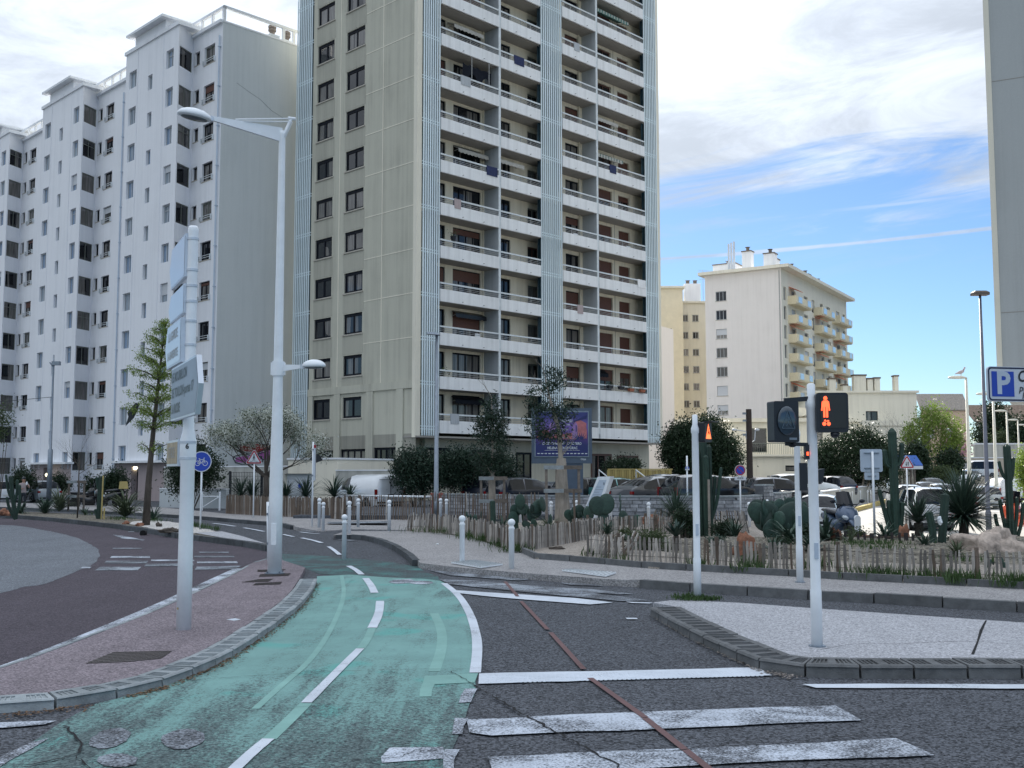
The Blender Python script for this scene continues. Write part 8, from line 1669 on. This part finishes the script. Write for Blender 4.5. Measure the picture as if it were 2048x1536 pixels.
def car(kind, col, label, p, face, cat='car', group=None, extra=None):
    """face = direction the front points to, degrees (0 = +X, 90 = away from the camera)"""
    L_, W_, H_ = PROF[kind][:3]; d = carmeshes(kind, col); r = thing({'van': 'van', 'minibus': 'minibus', 'mpv': 'people_carrier'}.get(kind, 'car'), label, cat, p, R(face), group)
    put('body', d['body'], r); put('window', d['glass'], r); put('underbody', d['under'], r); put('tail_lights', d['tail'], r); put('headlights', d['head'], r); put('number_plate', d['plate'], r); put('number_plate', d['plate2'], r); put('grille', d['grille'], r); put('mirrors', d['mirror'], r)
    for sx_ in (-.30, .31):
        for s in (-1, 1): o = put('wheel', wme, r, (sx_*L_, s*(W_/2-.085), .325), (PI/2, 0, 0) if s < 0 else (-PI/2, 0, 0)); put('rim', rme, o)
    if extra == 'rails':
        b = MB()
        for s in (-1, 1): b.bar((-L_*.38, s*W_*.36, H_+.03), (L_*.08, s*W_*.36, H_+.03), .04, .03); b.box(-L_*.38, s*W_*.36-.02, H_-.06, -L_*.36, s*W_*.36+.02, H_+.03); b.box(L_*.06, s*W_*.36-.02, H_-.06, L_*.08, s*W_*.36+.02, H_+.03)
        b.build('roof_rail', 'blk', r)
    if extra == 'doors': b = MB(); b.box(-L_/2-.012, -.012, .5, -L_/2+.02, .012, H_-.25); b.box(-L_/2-.012, -W_*.36, H_-.28, -L_/2+.02, W_*.36, H_-.265); b.box(-L_/2-.025, -.18, .82, -L_/2, .18, .88); b.build('door_seam', 'blk', r)
    return r
def cp(x, Y, z=.25): return Vector(((x-1024)/2126*Y, Y, z))
car('van', 'white', 'white panel van parked behind the barrier and the open fence', cp(737, 57.5, 0), 128, 'van', None, 'doors')
car('hatch', 'silver', 'pale silver hatchback parked behind the young man', cp(78, 74, 0), 138); car('hatch', 'white', 'white hatchback cut by the left picture edge', cp(-8, 72, 0), 140)
G_ = 'cars in the car park behind the stone wall'
for kind, col, x, Y, f, lb in (('hatch', 'navy', 990, 57, 60, 'dark blue car half hidden by the left stake frame'), ('hatch', 'navy', 1054, 54, 32, 'dark blue hatchback between the two stake frames'), ('estate', 'black', 1186, 57, 30, 'black saloon between the billboard leg and the totem'), ('estate', 'teal', 1244, 57, 28, 'teal green old estate car right of the totem'),
                               ('coupe', 'grey', 1312, 51, 35, 'grey coupe with red rear lights before the yellow railing'), ('suv', 'black', 1420, 48, 18, 'shiny black car behind the cactus cluster'), ('suv', 'darkgrey', 1352, 60, 30, 'dark car roof showing behind the grey coupe'), ('hatch', 'white', 1462, 64, 24, 'white hatchback with red rear lights behind the no parking sign'), ('hatch', 'black', 1506, 70, 20, 'dark car behind the white hatchback near the utility pole'),
                               ('hatch', 'navy', 1556, 55, 12, 'navy hatchback right of the stone pillar'), ('suv', 'white', 1600, 66, 14, 'white car behind the navy hatchback'), ('hatch', 'navy', 1652, 76, 120, 'dark blue hatchback seen from behind over the concrete wall'), ('hatch', 'white', 1694, 84, 135, 'white car over the concrete wall below the wide evergreen'), ('estate', 'white', 1722, 88, 140, 'rightmost white car over the concrete wall')):
    car(kind, col, lb, cp(x, Y, .27), f, 'car', G_)
car('hatch', 'white', 'white hatchback driving away behind the dark scooter', cp(1640, 47, -.42), 68); car('mpv', 'white', 'white people carrier with roof rails seen from behind on the sunlit street', cp(1836, 46.5, -.45), 84, 'people carrier', None, 'rails')
G2 = 'cars parked along the side street'
for kind, col, x, Y, z, f, lb in (('suv', 'white', 1806, 68, -.42, 80, 'white car just behind the people carrier'), ('hatch', 'silver', 1850, 92, -.3, 262, 'silver car facing us, first of the street row'), ('suv', 'white', 1862, 106, -.2, 262, 'white car second in the street row'), ('hatch', 'silver', 1880, 118, -.1, 262, 'pale car third in the street row'), ('hatch', 'white', 1896, 128, 0, 262, 'white car fourth in the street row'), ('estate', 'silver', 1909, 138, .3, 260, 'silver car fifth in the street row'),
                                  ('suv', 'white', 1926, 128, .6, 255, 'white car in front of the minibus'), ('hatch', 'grey', 1942, 140, .8, 250, 'grey car left beside the minibus'), ('hatch', 'white', 1912, 176, 2.2, 250, 'small white car farthest up the street'), ('hatch', 'silver', 1964, 72, -.40, 75, 'silver car behind the big yucca'), ('hatch', 'white', 1905, 60, -.42, 78, 'white car roof showing above the yucca blades'), ('hatch', 'navy', 2034, 100, -.1, 80, 'dark car right of the white street van'), ('hatch', 'white', 1880, 82, -.35, 262, 'white car between the people carrier and the street row')):
    car(kind, col, lb, cp(x, Y, z), f, 'car', G2)
car('minibus', 'white', 'white minibus with dark side windows at the street end', cp(1952, 155, 1.2), 185, 'minibus'); car('van', 'white', 'white van with square rear behind the dark lamp post', cp(2000, 84, -.35), 82, 'van')
# ---- scooters and motorcycles
def scooter(label, p, face, bodym, top=None, cat='scooter', big=1., seat='blk', screen=True):
    r = thing('scooter' if cat == 'scooter' else 'motorcycle', label, cat, p, R(face)); s = big
    def W(nm, x): q = MB(); q.lathe([(.12, -.05), (.26, -.06), (.285, -.03), (.285, .03), (.26, .06), (.12, .05)], 18); o = q.build(nm, 'rubber', r, True, loc=(x*s, 0, .285*s), rot=(PI/2, 0, 0)); o.scale = (s, s, s); q = MB(); q.lathe([(.04, -.045), (.17, -.03), (.18, .03), (.04, .045)], 12); q.build('rim', 'rim', o)
    W('wheel', .68); W('wheel', -.62)
    def loft(nm, st, m): 
        q = MB(); n = 10; vs = []
        for x, z, hw, hh in st: vs += [(x*s, hw*s*math.copysign(abs(math.cos(2*PI*k/n))**.8, math.cos(2*PI*k/n)), (z+hh*math.sin(2*PI*k/n))*s) for k in range(n)]
        q.add(vs, [(i*n+k, i*n+(k+1) % n, (i+1)*n+(k+1) % n, (i+1)*n+k) for i in range(len(st)-1) for k in range(n)]+[tuple(range(n))[::-1], tuple((len(st)-1)*n+k for k in range(n))]); return q.build(nm, m, r, True)
    loft('front_fairing', [(.30, .70, .10, .2), (.42, .74, .30, .26), (.56, .72, .34, .26), (.68, .68, .27, .20), (.78, .62, .12, .10), (.82, .60, .03, .03)], bodym); loft('rear_body', [(-.95, .72, .05, .04), (-.8, .66, .18, .12), (-.4, .55, .24, .20), (0, .42, .22, .18), (.35, .45, .2, .2)], bodym); loft('seat', [(-.85, .82, .14, .05), (-.5, .80, .19, .07), (-.1, .76, .16, .06), (.05, .72, .06, .03)], seat)
    loft('front_mudguard', [(.50, .52, .05, .05), (.68, .60, .10, .06), (.88, .52, .07, .05), (.95, .42, .03, .03)], bodym)
    q = MB(); q.bar((.55*s, -.32*s, 1.0*s), (.5*s, .32*s, 1.0*s), .035); q.bar((.5*s, 0, .7*s), (.45*s, 0, 1.0*s), .06); q.tube([(.68*s, .08, .3*s), (.52*s, .08, .75*s)], .025, 6); q.tube([(.68*s, -.08, .3*s), (.52*s, -.08, .75*s)], .025, 6); q.build('handlebar', 'blk', r)
    for sg in (-1, 1): q = MB(); q.ell((0, 0, 0), (.03*s, .09*s, .055*s), 10, 7); q.bar((0, -sg*.06*s, -.02), (-.05*s, -sg*.22*s, -.2*s), .02); q.build('mirror', 'blk', r, True, loc=(.60*s, sg*.43*s, 1.10*s))
    for sg in (-1, 1): q = MB(); q.ell((0, 0, 0), (.05*s, .115*s, .06*s), 12, 8, Matrix.Rotation(sg*.45, 3, 'X')); q.build('headlight', 'headlight', r, True, loc=(.755*s, sg*.135*s, .64*s))
    if screen: q = MB(); v = []; [v.extend([(.62*s-.26*s*t, y*s*(1-.25*t), (.86+.52*t)*s-abs(y)*.12*s) for y in (-.27, -.14, 0, .14, .27)]) for t in (0, .5, 1)]; v = [(x-abs(y)**2*1.6, y, z) for x, y, z in v]; q.add(v, [(j*5+i, j*5+i+1, j*5+i+6, j*5+i+5) for j in range(2) for i in range(4)]); q.build('windscreen', 'carglass', r, True)
    if top: q = MB(); q.hexa([(-1.05*s, -.24*s, .86*s), (-.62*s, -.24*s, .86*s), (-.62*s, .24*s, .86*s), (-1.05*s, .24*s, .86*s), (-1.0*s, -.2*s, 1.2*s), (-.66*s, -.2*s, 1.2*s), (-.66*s, .2*s, 1.2*s), (-1.0*s, .2*s, 1.2*s)]); q.build('top_case', top, r)
    return r
paint('bluegrey', (.05, .085, .15)); paint('orange', (.75, .09, .02))
scooter('big dark blue scooter parked facing us behind the gravel bed', Vector((at(1686, 1000, 32.5).x, 33, -.06)), -82, paints['bluegrey'], None, 'scooter', 1.08)
scooter('black and orange scooter cut by the right picture edge', Vector((at(2047, 1000, 40).x, 40.3, -.36)), 95, paints['orange'], 'blk', 'scooter', 1.2)
scooter('dark motorcycle parked by the wall left of the cactus', Vector((at(176, 1000, 60).x, 60, 0)), 20, paints['black'], None, 'motorcycle', 1.1); scooter('motorcycle with a yellow top case between the cactus and the flax', Vector((at(208, 1000, 62).x, 62, 0)), 200, paints['black'], 'yellow_rail', 'motorcycle', 1.25); scooter('small dark scooter parked before the bright green hedge', Vector((at(1828, 1000, 88).x, 88, -.25)), 250, paints['black'], None, 'scooter', 1.1, screen=False); scooter('dark motorcycle leaning on the wall behind the navy hatchback', Vector((at(1598, 1000, 50).x, 50.5, .27)), 15, paints['black'], None, 'motorcycle', 1.0)
# ================================================================== PERSON
def person(label, p, rot, joints, edges, mats_, hair):
    me = bpy.data.meshes.new('body'); me.from_pydata([j[:3] for j in joints], edges, []); o = bpy.data.objects.new('body', me); COL.objects.link(o)
    sk_ = o.modifiers.new('s', 'SKIN'); 
    for v, j in zip(me.skin_vertices[0].data, joints): v.radius = (j[3], j[3]*(j[4] if len(j) > 4 else 1)); v.use_root = False
    me.skin_vertices[0].data[0].use_root = True; sb = o.modifiers.new('u', 'SUBSURF'); sb.levels = 2; sb.render_levels = 2; bpy.context.view_layer.update()
    m2_ = bpy.data.meshes.new_from_object(o.evaluated_get(bpy.context.evaluated_depsgraph_get())); bpy.data.objects.remove(o)
    for m_ in mats_[0]: m2_.materials.append(M[m_] if isinstance(m_, str) else m_)
    for f in m2_.polygons: f.material_index = mats_[1](f.center); f.use_smooth = True
    r = thing('person', label, 'person', p, rot); bo = put('body', m2_, r); b = MB(); b.ell(hair[0], hair[1], 12, 8); b.build('hair', 'blk', r, True)
    for sx_ in (-.13, .10): b = MB(); b.ell((sx_, -.05, .045), (.055, .14, .05), 10, 7); b.build('shoe', 'bollard', r, True)
    hx, hy, hz = joints[HEAD][:3]; b = MB()
    for s in (-1, 1): b.ell((hx+s*.032, hy-.098, hz+.01), (.012, .006, .008), 6, 5)
    b.build('eyes', 'blk', r); b = MB(); b.ell((hx, hy-.105, hz-.02), (.013, .02, .025), 8, 6); b.build('nose', 'skin', r); b = MB(); b.ell((hx, hy-.095, hz-.062), (.026, .006, .007), 8, 5); b.build('mouth', 'sign_red', r)
    for s in (-1, 1): b = MB(); b.ell((hx+s*.088, hy, hz-.01), (.014, .02, .03), 8, 6); b.build('ear', 'skin', r)
    return r, bo
HEAD = 4
J = [(0, 0, .92, .15, .75), (0, 0, 1.12, .135, .75), (0, .0, 1.36, .16, .65), (0, -.01, 1.50, .055), (0, -.02, 1.63, .085, 1.15), (0, -.02, 1.70, .07, 1.1),
     (-.10, 0, .84, .10), (-.12, -.01, .48, .07), (-.13, .02, .10, .05), (.10, 0, .84, .10), (.10, -.03, .48, .07), (.10, .0, .10, .05),
     (-.20, 0, 1.40, .062), (-.27, -.05, 1.16, .047), (-.08, -.22, 1.14, .036), (.02, -.26, 1.16, .03), (.20, 0, 1.40, .062), (.30, -.06, 1.20, .047), (.26, -.26, 1.32, .036), (.22, -.33, 1.38, .03)]
E_ = [(0, 1), (1, 2), (2, 3), (3, 4), (4, 5), (0, 6), (6, 7), (7, 8), (0, 9), (9, 10), (10, 11), (2, 12), (12, 13), (13, 14), (14, 15), (2, 16), (16, 17), (17, 18), (18, 19)]
shirt = mat('tee_shirt', (.34, .29, .29), .9, .1, 8)
pp_ = Vector((AT(46, 1000, 58).x, 58, 0))
def pm(c): return 0 if (c.z > 1.47 or (c.y < -.12 and c.z > 1.0)) else (1 if c.z > .93 else 2)
pr_, bo_ = person('young man in a pale tee shirt and black trousers holding a phone', pp_, .3, J, E_, (['skin', shirt, 'blk'], pm), ((0, .01, 1.70), (.10, .115, .10)))
def hand(par, base, d):
    for i in range(4): b = MB(); o_ = Vector(base)+Vector((-.03+.02*i, 0, .01)); l = (.07, .08, .075, .06)[i]; b.tube([o_, o_+Vector(d)*l*.6, o_+Vector(d)*l+Vector((0, .01, .02))], [.009, .008, .006], 6); b.build('finger', 'skin', par, True)
    b = MB(); o_ = Vector(base)+Vector((.04, 0, -.01)); b.tube([o_, o_+Vector((.03, -.03, .03))], [.011, .008], 6); b.build('thumb', 'skin', par, True)
hand(pr_, (.02, -.28, 1.16), (.3, -.9, 0)); hand(pr_, (.22, -.34, 1.39), (-.4, -.8, .3))
b = MB(); b.box(.17, -.42, 1.37, .25, -.41, 1.53); r = thing('phone', 'phone held up by the young man in the pale tee shirt', 'phone', pp_, .3); b.build('case', 'bollard', r)
# ---- litter
def litter(label, x, y, z, s, m, kind=0):
    p = G(x, y, z); r = thing('litter', label, 'litter', p+Vector((0, 0, .002)), uni(0, 3)); b = MB(); b.ell((0, 0, s*.3), (s, s*.6, s*.35), 9, 6); b.v = [(x_+uni(-s, s)*.15, y_+uni(-s, s)*.15, z_+uni(-s, s)*.05) for x_, y_, z_ in b.v]; b.build('scrap', m, r); return r
litter('crumpled white paper on the pavement left of the near bollard', 875, 1089, .13, .05, 'bollard'); litter('white scrap at the fence foot right of the near bollard', 943, 1076, .13, .07, 'bollard'); litter('small blue and white wrapper beside the right island kerb', 1373, 1266, 0, .035, 'sign_blue'); litter('dry brown leaf at the foot of the right island kerb', 1480, 1317, 0, .05, 'terracotta'); litter('pale bag snagged on the tip of the short cactus', 1880, 1055, .17, .01, 'bollard')
litter('white scrap on the far cycle road', 318, 1032, 0, .07, 'bollard')
b = MB(); q = [o for o in COL.objects if o.get('label', '').startswith('pale bag')][0]; q.location = at(1880, 1052, 25.2, 2+(946-1042)*25.2/2126); b.ell((0, 0, 0), (.06, .05, .10), 10, 8); b.v = [(x+uni(-.02, .02), y+uni(-.02, .02), z+uni(-.02, .02)) for x, y, z in b.v]; b.build('bag', 'bollard', q)
# dry leaves gathered along the kerbs
b = MB()
def strew(path, n, sp, z=.012):
    P = [G(*p) for p in path]
    for _ in range(n):
        i = random.randrange(len(P)-1); c = P[i].lerp(P[i+1], rnd())+Vector((abs(random.gauss(0, sp)), -abs(random.gauss(0, sp)), 0)); a = uni(0, 6.3); s = uni(.008, .028); d = Vector((math.cos(a), math.sin(a), 0)); e = Vector((-d.y, d.x, 0)); zz = z+uni(0, .012); b.add([tuple(c-d*s+Vector((0, 0, zz))), tuple(c-e*s*.5+Vector((0, 0, zz+.004))), tuple(c+d*s+Vector((0, 0, zz))), tuple(c+e*s*.5+Vector((0, 0, zz+.006)))], [(0, 1, 2, 3)])
strew([(632, 1168), (618, 1197), (590, 1227), (530, 1272), (470, 1312), (420, 1339), (330, 1375), (250, 1395)], 900, .05)
strew([(310, 1240), (0, 1432)], 0, .1); strew([(0, 1432), (170, 1412)], 120, .08)
o = b.build('dry_leaves', mat('dry_leaf', (.17, .10, .055), .9, .5, 9), None, kind='stuff'); o['label'] = 'dry brown leaves gathered along the left island kerb'; o['category'] = 'leaves'
b = MB(); strew([(1305, 1236), (1345, 1262), (1400, 1292), (1465, 1322), (1510, 1344), (1570, 1356)], 500, .08); b.v = [(x, y, z) for x, y, z in b.v]
o = b.build('grit', mat('grit', (.25, .22, .20), .9, .5, 9), None, kind='stuff'); o['label'] = 'pale grit and leaf crumbs below the right island kerb'; o['category'] = 'grit'
